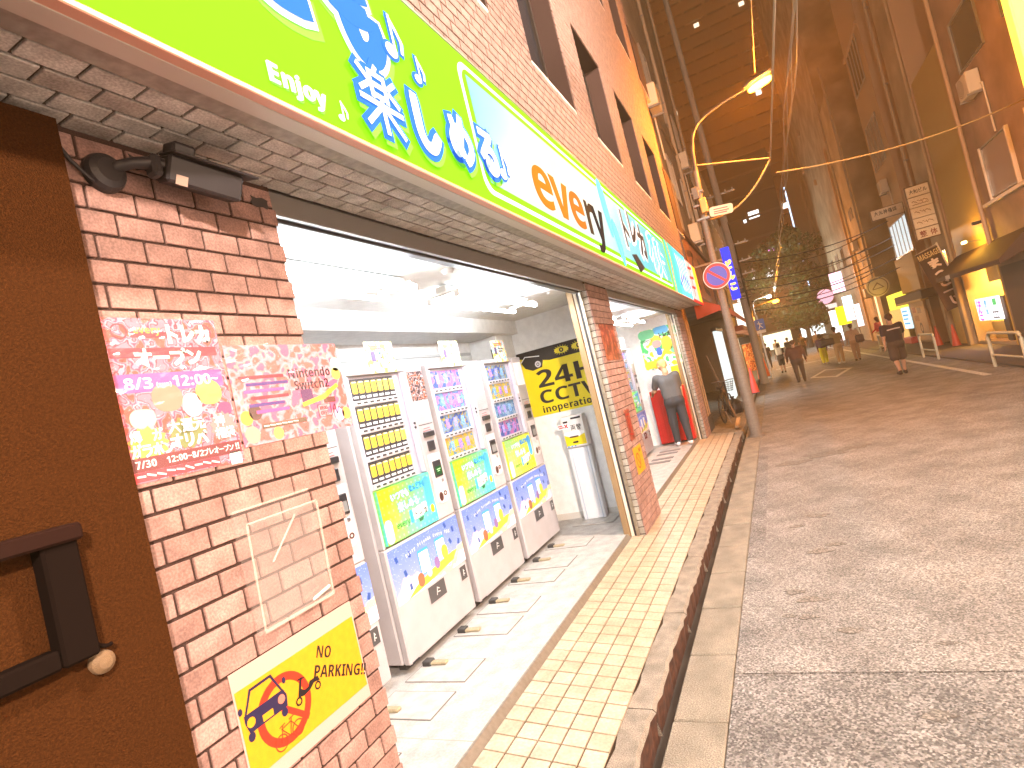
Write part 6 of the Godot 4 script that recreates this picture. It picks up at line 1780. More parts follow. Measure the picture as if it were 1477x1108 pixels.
# ---------------------------------------------------------------- right side of the street (faces look towards -x)
func build_right_row() -> void:
	var R := 6.35
	var T := -PI / 2       # own x runs towards the camera, own z to the road
	var pinkish := grain(mat("granite brown", lin(0.50, 0.32, 0.215), 0.75), noise_tex("render", 0.09, 0.72, 1.0, 4), 1.6)
	blotch(pinkish, noise_tex("wall stain", 0.01, 0.75, 1.0, 5), 0.15)
	var beige := grain(mat("beige render", lin(0.60, 0.46, 0.30), 0.85), noise_tex("render", 0.09, 0.72, 1.0, 4), 0.7)
	blotch(beige, noise_tex("wall stain", 0.01, 0.75, 1.0, 5), 0.09)
	var umber := grain(mat("umber render", lin(0.50, 0.34, 0.22), 0.85), noise_tex("render", 0.09, 0.72, 1.0, 4), 0.8)
	var darkp := mat("dark pane", lin(0.02, 0.02, 0.022), 0.12)
	var pinkpane := mat("curtain pane", lin(0.26, 0.2, 0.17), 0.3)
	# first building, beside the camera to the canopy shop
	var b1 := thing("granite_building", "brown granite building with white framed windows over the canopy, right side", "building", Vector3(R, 0.0, -21.45), T)
	facade(b1, 14.0, 17.0, 6.0, pinkish, [[1.0, 4.3, 1.95, 1.45, pinkpane, 0], [4.2, 4.3, 1.95, 1.45, pinkpane, 0], [1.0, 7.9, 1.95, 1.45, darkp, 0], [4.2, 7.9, 1.95, 1.45, darkp, 0], [7.4, 7.9, 1.95, 1.45, darkp, 0]])
	var wf := mat("frame white", lin(0.62, 0.52, 0.42), 0.5)
	for q in [0.97, 2.92, 4.17, 6.12]:
		span(b1, "white_post", Vector3(q, 4.25, -0.02), Vector3(q + 0.07, 5.75, 0.07), wf, 0.008)
	span(b1, "white_sill", Vector3(0.4, 4.15, -0.02), Vector3(9.0, 4.25, 0.10), wf, 0.01)
	rod(b1, "rain_pipe", [Vector3(0.1, 3.0, 0.07), Vector3(0.1, 16.5, 0.07)], 0.06, mat("pipe ochre", lin(0.42, 0.28, 0.17), 0.5), 10)
	span(b1, "plinth_wall", Vector3(0.3, 0.0, -0.01), Vector3(13.9, 2.4, 0.04), grain(mat("concrete wall grey", lin(0.20, 0.155, 0.12), 0.85), noise_tex("conc", 0.1, 0.55, 1.0, 4), 1.1))
	var cam := MB.new()
	cam.bevel_box(Vector3(-0.1, 3.85, 0.18), Vector3(0.12, 0.1, 0.25), 0.02)
	part(b1, "small_camera", cam.done(), mat("camera black", Color.WHITE))
	# canopy over the stamp shop
	var cn := thing("canopy", "dark sloping canopy over the lit stamp shop front", "canopy", Vector3(R, 0, -24.9), T)
	var cb := MB.new()
	var L := 6.2
	cb.quad(Vector3(0.0, 2.60, 0.75), Vector3(L, 2.55, 0.75), Vector3(L, 3.2, 0.0), Vector3(0.0, 3.2, 0.0))
	cb.quad(Vector3(0.0, 2.46, 0.75), Vector3(L, 2.42, 0.75), Vector3(L, 2.55, 0.751), Vector3(0.0, 2.60, 0.751))
	cb.quad(Vector3(0.0, 2.7, 0.0), Vector3(L, 2.7, 0.0), Vector3(L, 2.42, 0.75), Vector3(0.0, 2.46, 0.75))
	cb.quad(Vector3(0.0, 2.46, 0.75), Vector3(0.0, 2.60, 0.75), Vector3(0.0, 3.2, 0.0), Vector3(0.0, 2.7, 0.0))
	cb.quad(Vector3(L, 2.42, 0.75), Vector3(L, 2.7, 0.0), Vector3(L, 3.2, 0.0), Vector3(L, 2.55, 0.75))
	part(cn, "canvas", cb.done(), mat("canopy dark", lin(0.05, 0.03, 0.022), 0.8))
	plate(cn, "patch", rounded(0.5, 0.14, 0.01), mat("canopy patch", lin(0.4, 0.3, 0.22), 0.6), Vector3(1.5, 2.52, 0.754), 0.004)
	# stamp shop
	var s2 := thing("stamp_shop", "small shop with a yellow lit interior and a yellow tiled wall under the canopy", "shop", Vector3(R, 0, -24.95), T)
	var tile := grain(mat("ochre tile", lin(0.50, 0.34, 0.09), 0.5), noise_tex("render", 0.09, 0.72, 1.0, 4), 0.9)
	span(s2, "upper_wall", Vector3(0.05, 3.2, -4.0), Vector3(3.5, 9.5, 0.0), tile)
	span(s2, "back_wall", Vector3(0.0, 0.15, -2.6), Vector3(3.5, 2.7, -2.4), mat("shop yellow", lin(0.68, 0.46, 0.12), 0.8))
	span(s2, "side_wall", Vector3(-0.02, 0.0, -2.4), Vector3(0.12, 3.2, 0.02), beige)
	span(s2, "side_wall", Vector3(3.38, 0.0, -2.4), Vector3(3.5, 3.2, -0.02), mat("shop yellow", Color.WHITE))
	span(s2, "floor", Vector3(0.12, 0.0, -2.4), Vector3(3.38, 0.15, 0.0), mat("shop floor tan", lin(0.4, 0.3, 0.2), 0.6))
	span(s2, "ceiling", Vector3(0.12, 2.7, -2.4), Vector3(3.38, 3.2, 0.0), mat("shop yellow", Color.WHITE))
	for k in 3:
		span(s2, "shelf", Vector3(0.3, 0.55 + k * 0.55, -2.38), Vector3(3.2, 0.58 + k * 0.55, -2.0), mat("dark wood", Color.WHITE))
	rng.seed = 77
	for k in 26:
		var h := rng.randf_range(0.12, 0.4)
		bx(s2, "goods", Vector3(rng.randf_range(0.4, 3.1), 0.58 + (k % 3) * 0.55 + h / 2, -2.2), Vector3(rng.randf_range(0.08, 0.25), h, 0.15), mat("goods %d" % (k % 4), [lin(0.5, 0.06, 0.04), lin(0.7, 0.6, 0.4), lin(0.08, 0.06, 0.05), lin(0.6, 0.3, 0.05)][k % 4], 0.6), 0.01)
	span(s2, "counter", Vector3(0.5, 0.15, -0.9), Vector3(2.4, 0.75, -0.35), mat("counter ochre", lin(0.6, 0.38, 0.10), 0.6), 0.02)
	span(s2, "grey_poster", Vector3(0.45, 2.05, -0.6), Vector3(1.5, 2.55, -0.57), mat("poster grey", lin(0.15, 0.15, 0.12), 0.5), 0.01)
	span(s2, "dark_rack", Vector3(2.5, 0.15, -0.5), Vector3(2.95, 1.55, -0.1), mat("rack dark", lin(0.03, 0.02, 0.015), 0.6), 0.02)
	for q in [0.9, 2.3]:
		var lb := MB.new()
		lb.lathe(Vector3(q, 2.15, -1.2), [Vector2(0.0, -0.08), Vector2(0.07, -0.04), Vector2(0.08, 0.02), Vector2(0.03, 0.08), Vector2(0.0, 0.09)], 12)
		part(s2, "lamp_bulb", lb.done(), glow("warm bulb", Color(1.0, 0.86, 0.55), 14.0))
		omni("stamp_shop_lamp", Vector3(R + 1.2, 2.15, -24.95 + q), Color(1.0, 0.76, 0.36), 7.0, 0.07, 30.0)
	var wl := thing("wall_lamp", "small white floodlight on the yellow tiled wall above the canopy", "wall lamp", Vector3(R - 0.42, 3.42, -22.2))
	bx(wl, "lamp_face", Vector3(0, 0, 0), Vector3(0.1, 0.08, 0.2), glow("flood face", Color(1.0, 0.85, 0.5), 8.0), 0.01)
	rod(wl, "arm", [Vector3(0.05, 0, 0), Vector3(0.42, -0.05, 0)], 0.015, mat("galvanised", Color.WHITE), 6)
	omni("wall_lamp_light", Vector3(R - 0.42, 3.42, -22.2), Color(1.0, 0.72, 0.22), 1.6, 0.04, 20.0)
	var hs := thing("stamp_sign", "white lit sign reading はんこ in pink in the stamp shop front", "sign", Vector3(R - 0.05, 1.22, -23.0), T)
	span(hs, "face", Vector3(-1.06, -0.37, -0.06), Vector3(1.06, 0.37, 0.0), glow("stamp white", lin(0.93, 0.92, 1.0), 1.0), 0.012)
	var pk := glow("stamp pink", lin(0.75, 0.10, 0.62), 0.7, lin(0.6, 0.06, 0.5))
	kana(hs, "はんこ", Vector3(-0.95, 0.10, 0.001), Vector2(0.42, 0.22), 0.028, pk, 0.004, 1.05, true)
	kana(hs, "整体", Vector3(-0.2, 0.06, 0.001), Vector2(0.22, 0.24), 0.014, glow("stamp blue", lin(0.08, 0.35, 0.85), 0.7, lin(0.05, 0.3, 0.7)), 0.004, 1.1, true)
	span(hs, "green_square", Vector3(0.55, 0.1, 0.0), Vector3(0.85, 0.3, 0.004), glow("stamp green", lin(0.1, 0.6, 0.2), 0.6, lin(0.08, 0.5, 0.15)))
	strokes(hs, "dark_print", [[Vector2(0.35, -0.12), Vector2(0.85, -0.12)], [Vector2(0.35, -0.3), Vector2(0.85, -0.3)], [Vector2(0.42, -0.1), Vector2(0.42, -0.3)], [Vector2(0.62, -0.1), Vector2(0.62, -0.3)], [Vector2(0.78, -0.1), Vector2(0.78, -0.3)]], 0.022, mat("print ink", Color.WHITE), Vector3(0, 0, 0.001))
	area("stamp_sign_light", Vector3(R - 0.12, 1.22, -23.0), Vector2(2.0, 0.7), Vector3(0, PI / 2, 0), Color(0.95, 0.92, 1.0), 1.6)
	# leaning massage flag, its pole standing on the pavement
	var f := thing("massage_flag", "tilted black flag lettered MASSAGE over white kana on a leaning pole", "flag", Vector3(6.06, 0.06, -25.5))
	rod(f, "pole", [Vector3(0.66, 0, 0), Vector3(-0.03, 3.85, 0)], 0.028, mat("pole cream", lin(0.62, 0.5, 0.36), 0.5), 8)
	rod(f, "top_rod", [Vector3(-0.03, 3.8, 0), Vector3(-0.74, 3.58, 0)], 0.012, mats["pole cream"], 6)
	var cloth := Node3D.new()
	cloth.name = "cloth"
	f.add_child(cloth)
	cloth.position = Vector3(-0.38, 3.66, 0.005)
	cloth.rotation.z = 0.22
	var fb := MB.new()
	for i in 16:
		for s in [1.0, -1.0]:
			var y0 := -i * 0.145
			var y1 := -(i + 1) * 0.145
			var z0 := sin(i * 0.8) * 0.012
			var z1 := sin((i + 1) * 0.8) * 0.012
			if s > 0:
				fb.quad(Vector3(-0.36, y1, z1), Vector3(0.36, y1, z1), Vector3(0.36, y0, z0), Vector3(-0.36, y0, z0))
			else:
				fb.quad(Vector3(0.36, y1, z1 - 0.003), Vector3(-0.36, y1, z1 - 0.003), Vector3(-0.36, y0, z0 - 0.003), Vector3(0.36, y0, z0 - 0.003))
	part(cloth, "black_cloth", fb.done(), mat("flag black", lin(0.035, 0.014, 0.01), 0.8))
	words(cloth, "MASSAGE", Vector3(0, -0.18, 0.016), 0.2, mat("flag gold", lin(0.55, 0.38, 0.14), 0.7), true, 1, 0.56, 0.003)
	kana(cloth, "まっさーじ", Vector3(-0.19, -0.72, 0.018), Vector2(0.42, 0.36), 0.036, mat("flag cream", lin(0.66, 0.5, 0.38), 0.7), 0.003, 1.03, true)
	# panel sign of five boards
	var ps := thing("panel_sign", "stack of five cream sign boards, the lowest reading 整体, on the right", "sign", Vector3(5.56, 4.18, -25.6))
	span(ps, "frame", Vector3(-0.03, -0.03, -0.14), Vector3(0.73, 2.0, -0.06), mat("sign frame brown", lin(0.12, 0.07, 0.04), 0.5), 0.01)
	var texts := [["整体", 0.0], ["", 0.4], ["", 0.79], ["", 1.18], ["大和ビル", 1.58]]
	for k in 5:
		var pnl := Node3D.new()
		pnl.name = "board"
		ps.add_child(pnl, true)
		pnl.position = Vector3(0.0, texts[k][1], 0)
		span(pnl, "face", Vector3(0.0, 0.0, -0.15), Vector3(0.7, 0.37, 0.0), grain(mat("board cream", lin(0.62, 0.50, 0.36), 0.55), noise_tex("paint", 0.02, 0.93, 1.0, 4), 1.0), 0.008)
		if k == 0:
			kana(pnl, "整体", Vector3(0.1, 0.06, 0.0005), Vector2(0.2, 0.22), 0.016, mat("sign maroon", lin(0.16, 0.02, 0.015), 0.5), 0.002, 1.6)
		elif k == 4:
			kana(pnl, "大和ビル", Vector3(0.08, 0.1, 0.0005), Vector2(0.13, 0.16), 0.010, mat("print ink", Color.WHITE), 0.002, 1.08)
		else:
			var ln := []
			for q in 9:
				ln.append([Vector2(0.1 + q * 0.056, 0.2 + 0.03 * (q % 2)), Vector2(0.135 + q * 0.056, 0.23 - 0.04 * (q % 3))])
				if k == 3:
					ln.append([Vector2(0.1 + q * 0.056, 0.09), Vector2(0.14 + q * 0.056, 0.10 + 0.02 * (q % 2))])
			strokes(pnl, "print_marks", ln, 0.014, mat("sign brown print", lin(0.13, 0.06, 0.03), 0.5), Vector3(0, 0, 0.0005))
	var h2 := thing("wall_plate_sign", "cream sign plate sticking out from the wall left of the five boards", "sign", Vector3(5.03, 5.86, -29.6))
	span(h2, "face", Vector3(0, 0, -0.08), Vector3(1.18, 0.42, 0.0), mat("board cream", Color.WHITE), 0.01)
	span(h2, "frame", Vector3(-0.03, -0.03, -0.1), Vector3(1.21, 0.45, -0.02), mat("sign frame brown", Color.WHITE), 0.008)
	kana(h2, "大元神福袋", Vector3(0.1, 0.16, 0.001), Vector2(0.15, 0.18), 0.012, mat("print ink", Color.WHITE), 0.002, 1.15)
	# second block: dark bay, lit window, wood front
	var b3 := thing("umber_building", "tall umber building with a bright slatted window above a wooden front, right side", "building", Vector3(R, 0.0, -34.2), T)
	var slat := glow("slat window", lin(0.75, 0.92, 1.0), 0.55, lin(0.4, 0.45, 0.5))
	facade(b3, 4.1, 34.0, 7.0, umber, [[0.25, 4.25, 3.75, 1.65, slat, 4], [0.6, 8.6, 2.6, 2.2, mat("curtain pane", Color.WHITE), 3], [0.6, 12.4, 2.6, 2.2, darkp, 3]])
	area("slat_window_light", Vector3(R - 0.1, 5.0, -32.0), Vector2(3.4, 1.4), Vector3(0, PI / 2, 0), Color(0.85, 0.96, 1.0), 1.0)
	var bay := grain(mat("bay brown", lin(0.26, 0.16, 0.11), 0.85), noise_tex("render", 0.09, 0.72, 1.0, 4), 0.8)
	span(b3, "bay_back", Vector3(4.1, 0.0, -7.0), Vector3(6.9, 34.0, -3.2), bay)
	span(b3, "far_wing", Vector3(6.9, 0.0, -7.0), Vector3(9.0, 34.0, -0.02), umber)
	for k in 9:
		span(b3, "bay_landing", Vector3(4.1, 3.0 + k * 3.3, -3.2), Vector3(6.9, 3.25 + k * 3.3, -0.6), bay)
	span(b3, "door_leaf", Vector3(4.4, 0.0, -1.6), Vector3(6.6, 2.3, -1.5), mat("door maroon", lin(0.16, 0.06, 0.04), 0.6), 0.02)
	span(b3, "pale_band", Vector3(7.0, 3.0, -0.019), Vector3(8.8, 33.0, 0.06), beige, 0.01)
	span(b3, "wood_front", Vector3(0.1, 2.5, -0.019), Vector3(3.9, 4.2, 0.12), grain(mat("ochre boards", lin(0.46, 0.30, 0.11), 0.7), noise_tex("render", 0.09, 0.72, 1.0, 4), 1.2), 0.01)
	span(b3, "glazed_hatch", Vector3(7.1, 2.2, -0.019), Vector3(8.5, 3.6, 0.07), darkp, 0.01)
	span(b3, "column", Vector3(6.7, 0.0, -0.019), Vector3(7.05, 2.9, 0.22), beige, 0.02)
	span(b3, "column", Vector3(8.85, 0.0, -0.019), Vector3(9.2, 2.9, 0.22), beige, 0.02)
	span(b3, "lit_wall", Vector3(7.06, 0.0, -0.019), Vector3(8.84, 2.1, 0.02), mat("counter ochre", Color.WHITE), 0.01)
	for k in 5:
		span(b3, "mould", Vector3(0.0, 14.5 + k * 4, -0.02), Vector3(4.1, 14.65 + k * 4, 0.1), umber, 0.01)
	# eating house front
	var eb := thing("noodle_front", "orange menu front and yellow lit doorway of the eating house, right side", "shop", Vector3(R, 0, -39.6), T)
	span(eb, "yellow_lightbox", Vector3(0.9, 1.85, -0.06), Vector3(5.2, 2.7, 0.06), glow("lightbox yellow", lin(1.0, 0.86, 0.04), 1.0), 0.02)
	span(eb, "blue_lightbox", Vector3(3.9, 0.75, 0.0), Vector3(5.5, 1.85, 0.08), glow("lightbox blue", lin(0.55, 0.85, 1.0), 1.0), 0.02)
	strokes(eb, "blue_print", [[Vector2(4.1, 1.65), Vector2(5.2, 1.65)], [Vector2(4.1, 1.45), Vector2(5.3, 1.45)], [Vector2(4.1, 1.25), Vector2(5.1, 1.25)], [Vector2(4.1, 1.02), Vector2(5.3, 1.02)]], 0.045, glow("print cyan", lin(0.05, 0.35, 0.7), 0.6, lin(0.05, 0.3, 0.6)), Vector3(0, 0, 0.081))
	span(eb, "doorway", Vector3(0.3, 0.0, -0.08), Vector3(3.7, 1.84, 0.0), glow("doorway amber", lin(0.9, 0.55, 0.18), 0.55, lin(0.5, 0.3, 0.1)))
	span(eb, "menu_board", Vector3(6.5, 0.15, 0.02), Vector3(9.0, 2.0, 0.12), mat("menu orange", lin(0.52, 0.30, 0.14), 0.6), 0.02)
	for q in [[6.7, 1.5, 0.6, lin(0.3, 0.06, 0.03)], [7.6, 1.45, 0.7, lin(0.15, 0.1, 0.08)], [6.8, 1.1, 0.8, lin(0.35, 0.16, 0.06)]]:
		span(eb, "menu_print", Vector3(q[0], q[1], 0.12), Vector3(q[0] + q[2], q[1] + 0.25, 0.124), mat("menu %s" % q[3].to_html(), q[3], 0.6))
	var eg := MB.new()
	eg.ring(Vector3(7.7, 0.75, 0.124), 0.16, 0.26, 20)
	part(eb, "round_print", eg.done(), mat("rack dark", Color.WHITE))
	span(eb, "tent_roof", Vector3(5.7, 2.05, 0.0), Vector3(11.2, 2.42, 0.55), mat("tent dark", lin(0.04, 0.035, 0.028), 0.8), 0.03)
	span(eb, "gold_valance", Vector3(5.8, 1.98, 0.3), Vector3(11.0, 2.08, 0.57), mat("valance gold", lin(0.42, 0.26, 0.08), 0.7), 0.01)
	span(eb, "red_bench", Vector3(4.6, 0.05, 0.12), Vector3(6.3, 0.35, 0.4), mat("bench red", lin(0.45, 0.04, 0.04), 0.6), 0.02)
	area("noodle_light", Vector3(R - 0.15, 1.9, -36.8), Vector2(4.5, 1.2), Vector3(0, PI / 2, 0), Color(1.0, 0.85, 0.35), 7.0)
	var rs := thing("round_shop_sign", "round cream shop sign over the yellow lit doorway on the right", "sign", Vector3(5.75, 3.3, -37.0))
	var rb := MB.new()
	rb.disc(Vector3(0, 0, 0.05), 0.55, 30, 0.1)
	part(rs, "disc", rb.done(), mat("disc cream", lin(0.5, 0.38, 0.22), 0.6))
	var rr := MB.new()
	rr.ring(Vector3(0, 0, 0.052), 0.44, 0.48, 30)
	rr.strip([Vector2(-0.25, -0.08), Vector2(0.0, 0.2), Vector2(0.25, -0.08), Vector2(-0.25, -0.12)], 0.03, 0.053, 0.0)
	part(rs, "disc_print", rr.done(), mat("sign brown print", lin(0.13, 0.06, 0.03), 0.5))
	rod(rs, "bracket", [Vector3(0.0, 0.0, 0.0), Vector3(0.6, 0.0, -0.0)], 0.03, mat("galvanised", Color.WHITE), 6)
	var lpole := thing("neon_pole", "thin lit vertical pole beside the round cream sign", "light pole", Vector3(6.05, 0.05, -40.7))
	rod(lpole, "tube", [Vector3(0, 0.0, 0), Vector3(0, 3.7, 0)], 0.05, glow("neon warm", lin(1.0, 0.72, 0.35), 1.1), 8)
	# third block: beige, plain
	var b4 := thing("beige_building", "plain beige walled building beyond the dark gap, right side", "building", Vector3(R - 0.1, 0.0, -46.9), T)
	facade(b4, 6.4, 16.0, 7.0, beige, [[3.2, 8.1, 1.3, 0.7, mat("curtain pane", Color.WHITE), 0]])
	span(b4, "side_pipe", Vector3(0.1, 0.0, 0.0), Vector3(0.28, 14.0, 0.12), mat("pipe ochre", Color.WHITE), 0.02)
	var gap := thing("dark_building", "set back brown building in the dark gap right of the beige wall", "building", Vector3(R + 1.2, 0.0, -40.4), T)
	facade(gap, 6.0, 20.0, 5.0, bay, [[1.0, 4.0, 1.6, 1.6, darkp, 1], [3.4, 4.0, 1.6, 1.6, darkp, 1], [1.0, 8.0, 1.6, 1.6, darkp, 1], [3.4, 8.0, 1.6, 1.6, darkp, 1]])
	# tall building whose blank wall fills the upper right
	var b5 := thing("tall_blank_building", "tall building with a blank tan wall facing the street, right side", "building", Vector3(R + 0.15, 0.0, -70.0), T)
	facade(b5, 23.0, 48.0, 12.0, beige, [[4.0, 6.0, 1.6, 1.6, darkp, 1], [8.0, 6.0, 1.6, 1.6, darkp, 1], [12.0, 6.0, 1.6, 1.6, pinkpane, 1], [16.0, 6.0, 1.6, 1.6, darkp, 1]])
	for q in [[5.0, 17.0], [9.0, 19.5], [12.0, 14.0]]:
		span(b5, "vent_hood", Vector3(q[0], q[1], -0.02), Vector3(q[0] + 0.5, q[1] + 0.5, 0.2), umber, 0.05)
	var b6 := thing("far_building", "far pale building with a blue white light strip on its corner, right side", "building", Vector3(R - 0.05, 0.0, -90.0), T)
	facade(b6, 19.6, 24.0, 10.0, grain(mat("far tan", lin(0.42, 0.33, 0.22), 0.85), noise_tex("render", 0.09, 0.72, 1.0, 4), 0.5), [[2, 5, 2, 2, darkp, 1], [6, 5, 2, 2, mat("curtain pane", Color.WHITE), 1], [10, 5, 2, 2, darkp, 1], [2, 10, 2, 2, darkp, 1], [6, 10, 2, 2, darkp, 1]])
	span(b6, "light_strip", Vector3(-0.12, 3.2, -0.2), Vector3(0.0, 22.0, 0.16), glow("strip blue", lin(0.55, 0.75, 1.0), 1.6), 0.02)
	# lit signs further along
	var sg := [["pinkish white upright lit sign, highest of the far right signs", 5.9, 4.3, 55.5, 1.0, 1.75, lin(0.92, 0.72, 0.98)], ["yellow lit sign board low on the far right", 5.7, 1.55, 55.0, 0.95, 1.6, lin(1.0, 0.95, 0.02)], ["pale blue upright lit sign beside the yellow board", 5.95, 1.75, 52.5, 0.75, 2.05, lin(0.55, 0.85, 1.0)], ["white lit shopfront panel at the far right", 5.6, 0.1, 61.0, 0.8, 3.0, lin(0.93, 0.94, 1.0)], ["white upright lit sign on the thin pole of the far right", 5.9, 1.2, 47.9, 0.45, 1.7, lin(0.75, 0.75, 0.85)]]
	for q in sg:
		var s := thing("lit_sign", q[0], "sign", Vector3(q[1], q[2], -q[3]))
		span(s, "cabinet", Vector3(-q[4] / 2, 0, -0.15), Vector3(q[4] / 2, q[5], -0.01), mat("sign grey case", Color.WHITE), 0.02)
		span(s, "face", Vector3(-q[4] / 2 + 0.03, 0.03, -0.012), Vector3(q[4] / 2 - 0.03, q[5] - 0.03, 0.004), glow("lit %s" % q[6].to_html(), q[6], 1.15, q[6]))
	var rp := thing("round_pink_sign", "round pink lit sign over the far right pavement", "sign", Vector3(5.7, 4.7, -66.0))
	var rpb := MB.new()
	rpb.disc(Vector3(0, 0, 0.05), 0.75, 28, 0.1)
	part(rp, "disc", rpb.done(), glow("round pink", lin(0.95, 0.45, 0.6), 0.9))
	span(rp, "white_board", Vector3(-0.8, -1.3, -0.05), Vector3(0.9, -0.85, 0.05), glow("board white", lin(0.95, 0.8, 0.75), 0.8), 0.02)
	# yellow lit sign at the picture's upper right
	var ys := thing("yellow_upright_sign", "big yellow lit upright sign on the granite building, top right corner", "sign", Vector3(5.28, 5.0, -13.0))
	span(ys, "cabinet", Vector3(-0.36, 0.0, -0.3), Vector3(0.7, 5.2, 0.0), glow("upright yellow", lin(0.95, 0.78, 0.03), 0.95), 0.02)
	for y in [0.4, 3.6]:
		span(ys, "bracket", Vector3(0.7, y, -0.2), Vector3(1.06, y + 0.06, -0.1), mat("galvanised", Color.WHITE))
	# guard rails
	var rl := mat("rail galvanised", lin(0.42, 0.42, 0.33), 0.5)
	for q in [[4.6, 15.3, 17.3, "nearest guard rail on the right, before the はんこ sign"], [4.6, 22.4, 24.4, "middle guard rail on the right, before the orange menu front"], [4.6, 31.0, 33.0, "green lit guard rail beside the woman in the red cardigan"]]:
		var g := thing("guard_rail", q[3], "guard rail", Vector3(q[0], 0.0, -q[1]), PI / 2, "guard rails along the right pavement")
		var w: float = q[2] - q[1]
		rod(g, "hoop", [Vector3(0.0, 0.0, 0), Vector3(0.0, 0.72, 0), Vector3(0.04, 0.8, 0), Vector3(0.12, 0.84, 0), Vector3(w - 0.12, 0.84, 0), Vector3(w - 0.04, 0.8, 0), Vector3(w, 0.72, 0), Vector3(w, 0.0, 0)], 0.038, rl, 10)
		rod(g, "middle_bar", [Vector3(0.0, 0.3, 0), Vector3(w, 0.3, 0)], 0.025, rl, 8)
	cone(Vector3(6.02, 0.0, -26.2), "red traffic cone before the lit wall right of the dark door", lin(0.60, 0.07, 0.03), 0.85)
	cone(Vector3(5.95, 0.0, -28.3), "red traffic cone before the dark door on the right", lin(0.60, 0.07, 0.03), 0.85)
	structure("right_pavement", slab(Vector2(4.75, 8), Vector2(6.32, 90), 0.045, 0.2), grain(mat("pavement grey", lin(0.15, 0.125, 0.1), 0.85), noise_tex("conc", 0.1, 0.55, 1.0, 4), 1.4))

func air_conditioner(label: String, at: Vector3, yaw: float) -> void:
	var t := thing("air_conditioner", label, "air conditioner", at, yaw, "air conditioners on the walls")
	var c := mat("unit cream", lin(0.5, 0.44, 0.36), 0.6)
	bx(t, "case", Vector3(0, 0.3, 0.16), Vector3(0.8, 0.58, 0.3), c, 0.02)
	var r := MB.new()
	for k in 4:
		r.ring(Vector3(-0.12, 0.3, 0.312 + 0.001 * k), 0.05 + k * 0.055, 0.068 + k * 0.055, 20)
	part(t, "fan_guard", r.done(), mat("guard dark", lin(0.12, 0.11, 0.1), 0.6))
	for q in [-0.33, 0.33]:
		span(t, "bracket", Vector3(q - 0.02, -0.04, 0.0), Vector3(q + 0.02, 0.008, 0.34), mat("galvanised", Color.WHITE))
	rod(t, "pipe", [Vector3(0.3, 0.2, 0.05), Vector3(0.5, 0.15, 0.04), Vector3(0.52, -1.2, 0.04)], 0.025, c, 6)

func build_wall_fittings() -> void:
	var right := [[6.35, 3.55, -16.5, "air conditioner on the granite wall beneath the white framed window"], [6.35, 7.0, -19.6, "air conditioner high on the granite wall above the white framed window"], [6.25, 3.0, -43.5, "lower air conditioner on the plain beige wall"], [6.25, 6.2, -43.5, "upper air conditioner on the plain beige wall"], [6.35, 7.3, -32.2, "air conditioner on the umber wall above the slatted window"]]
	for q in right:
		air_conditioner(q[3], Vector3(q[0], q[1], q[2]), -PI / 2)
	for q in [[-1.55, 5.4, -19.2, "air conditioner on the grey building over the wooden sign box"], [-1.55, 8.7, -22.4, "upper air conditioner on the grey building"], [-1.55, 8.7, -16.2, "air conditioner near the lit window of the grey building"]]:
		air_conditioner(q[3], Vector3(q[0], q[1], q[2]), PI / 2)
	var pm := mat("drain pipe", lin(0.34, 0.27, 0.2), 0.6)
	for q in [[6.3, -27.9, 15.0, -0.06], [6.2, -40.9, 14.0, -0.06], [6.2, -45.2, 14.0, -0.06], [-1.5, -21.0, 20.0, 0.06], [-1.5, -26.3, 20.0, 0.06]]:
		var t := thing("drain_pipe", "drain pipe running up the %s" % {-27.9: "umber wall beside the dark bay", -40.9: "beige wall beside the round cream sign", -45.2: "far edge of the beige wall", -21.0: "grey building over the wooden sign box", -26.3: "far half of the grey building"}[q[1]], "drain pipe", Vector3(q[0], 3.4, q[1]), 0.0, "drain pipes")
		rod(t, "pipe", [Vector3.ZERO, Vector3(0, q[2], 0)], 0.06, pm, 8)
		for k in 4:
			bx(t, "clip", Vector3(-q[3] * 0.5, 1.0 + k * 3.2, 0), Vector3(0.16, 0.05, 0.15), mat("galvanised", Color.WHITE), 0.006)

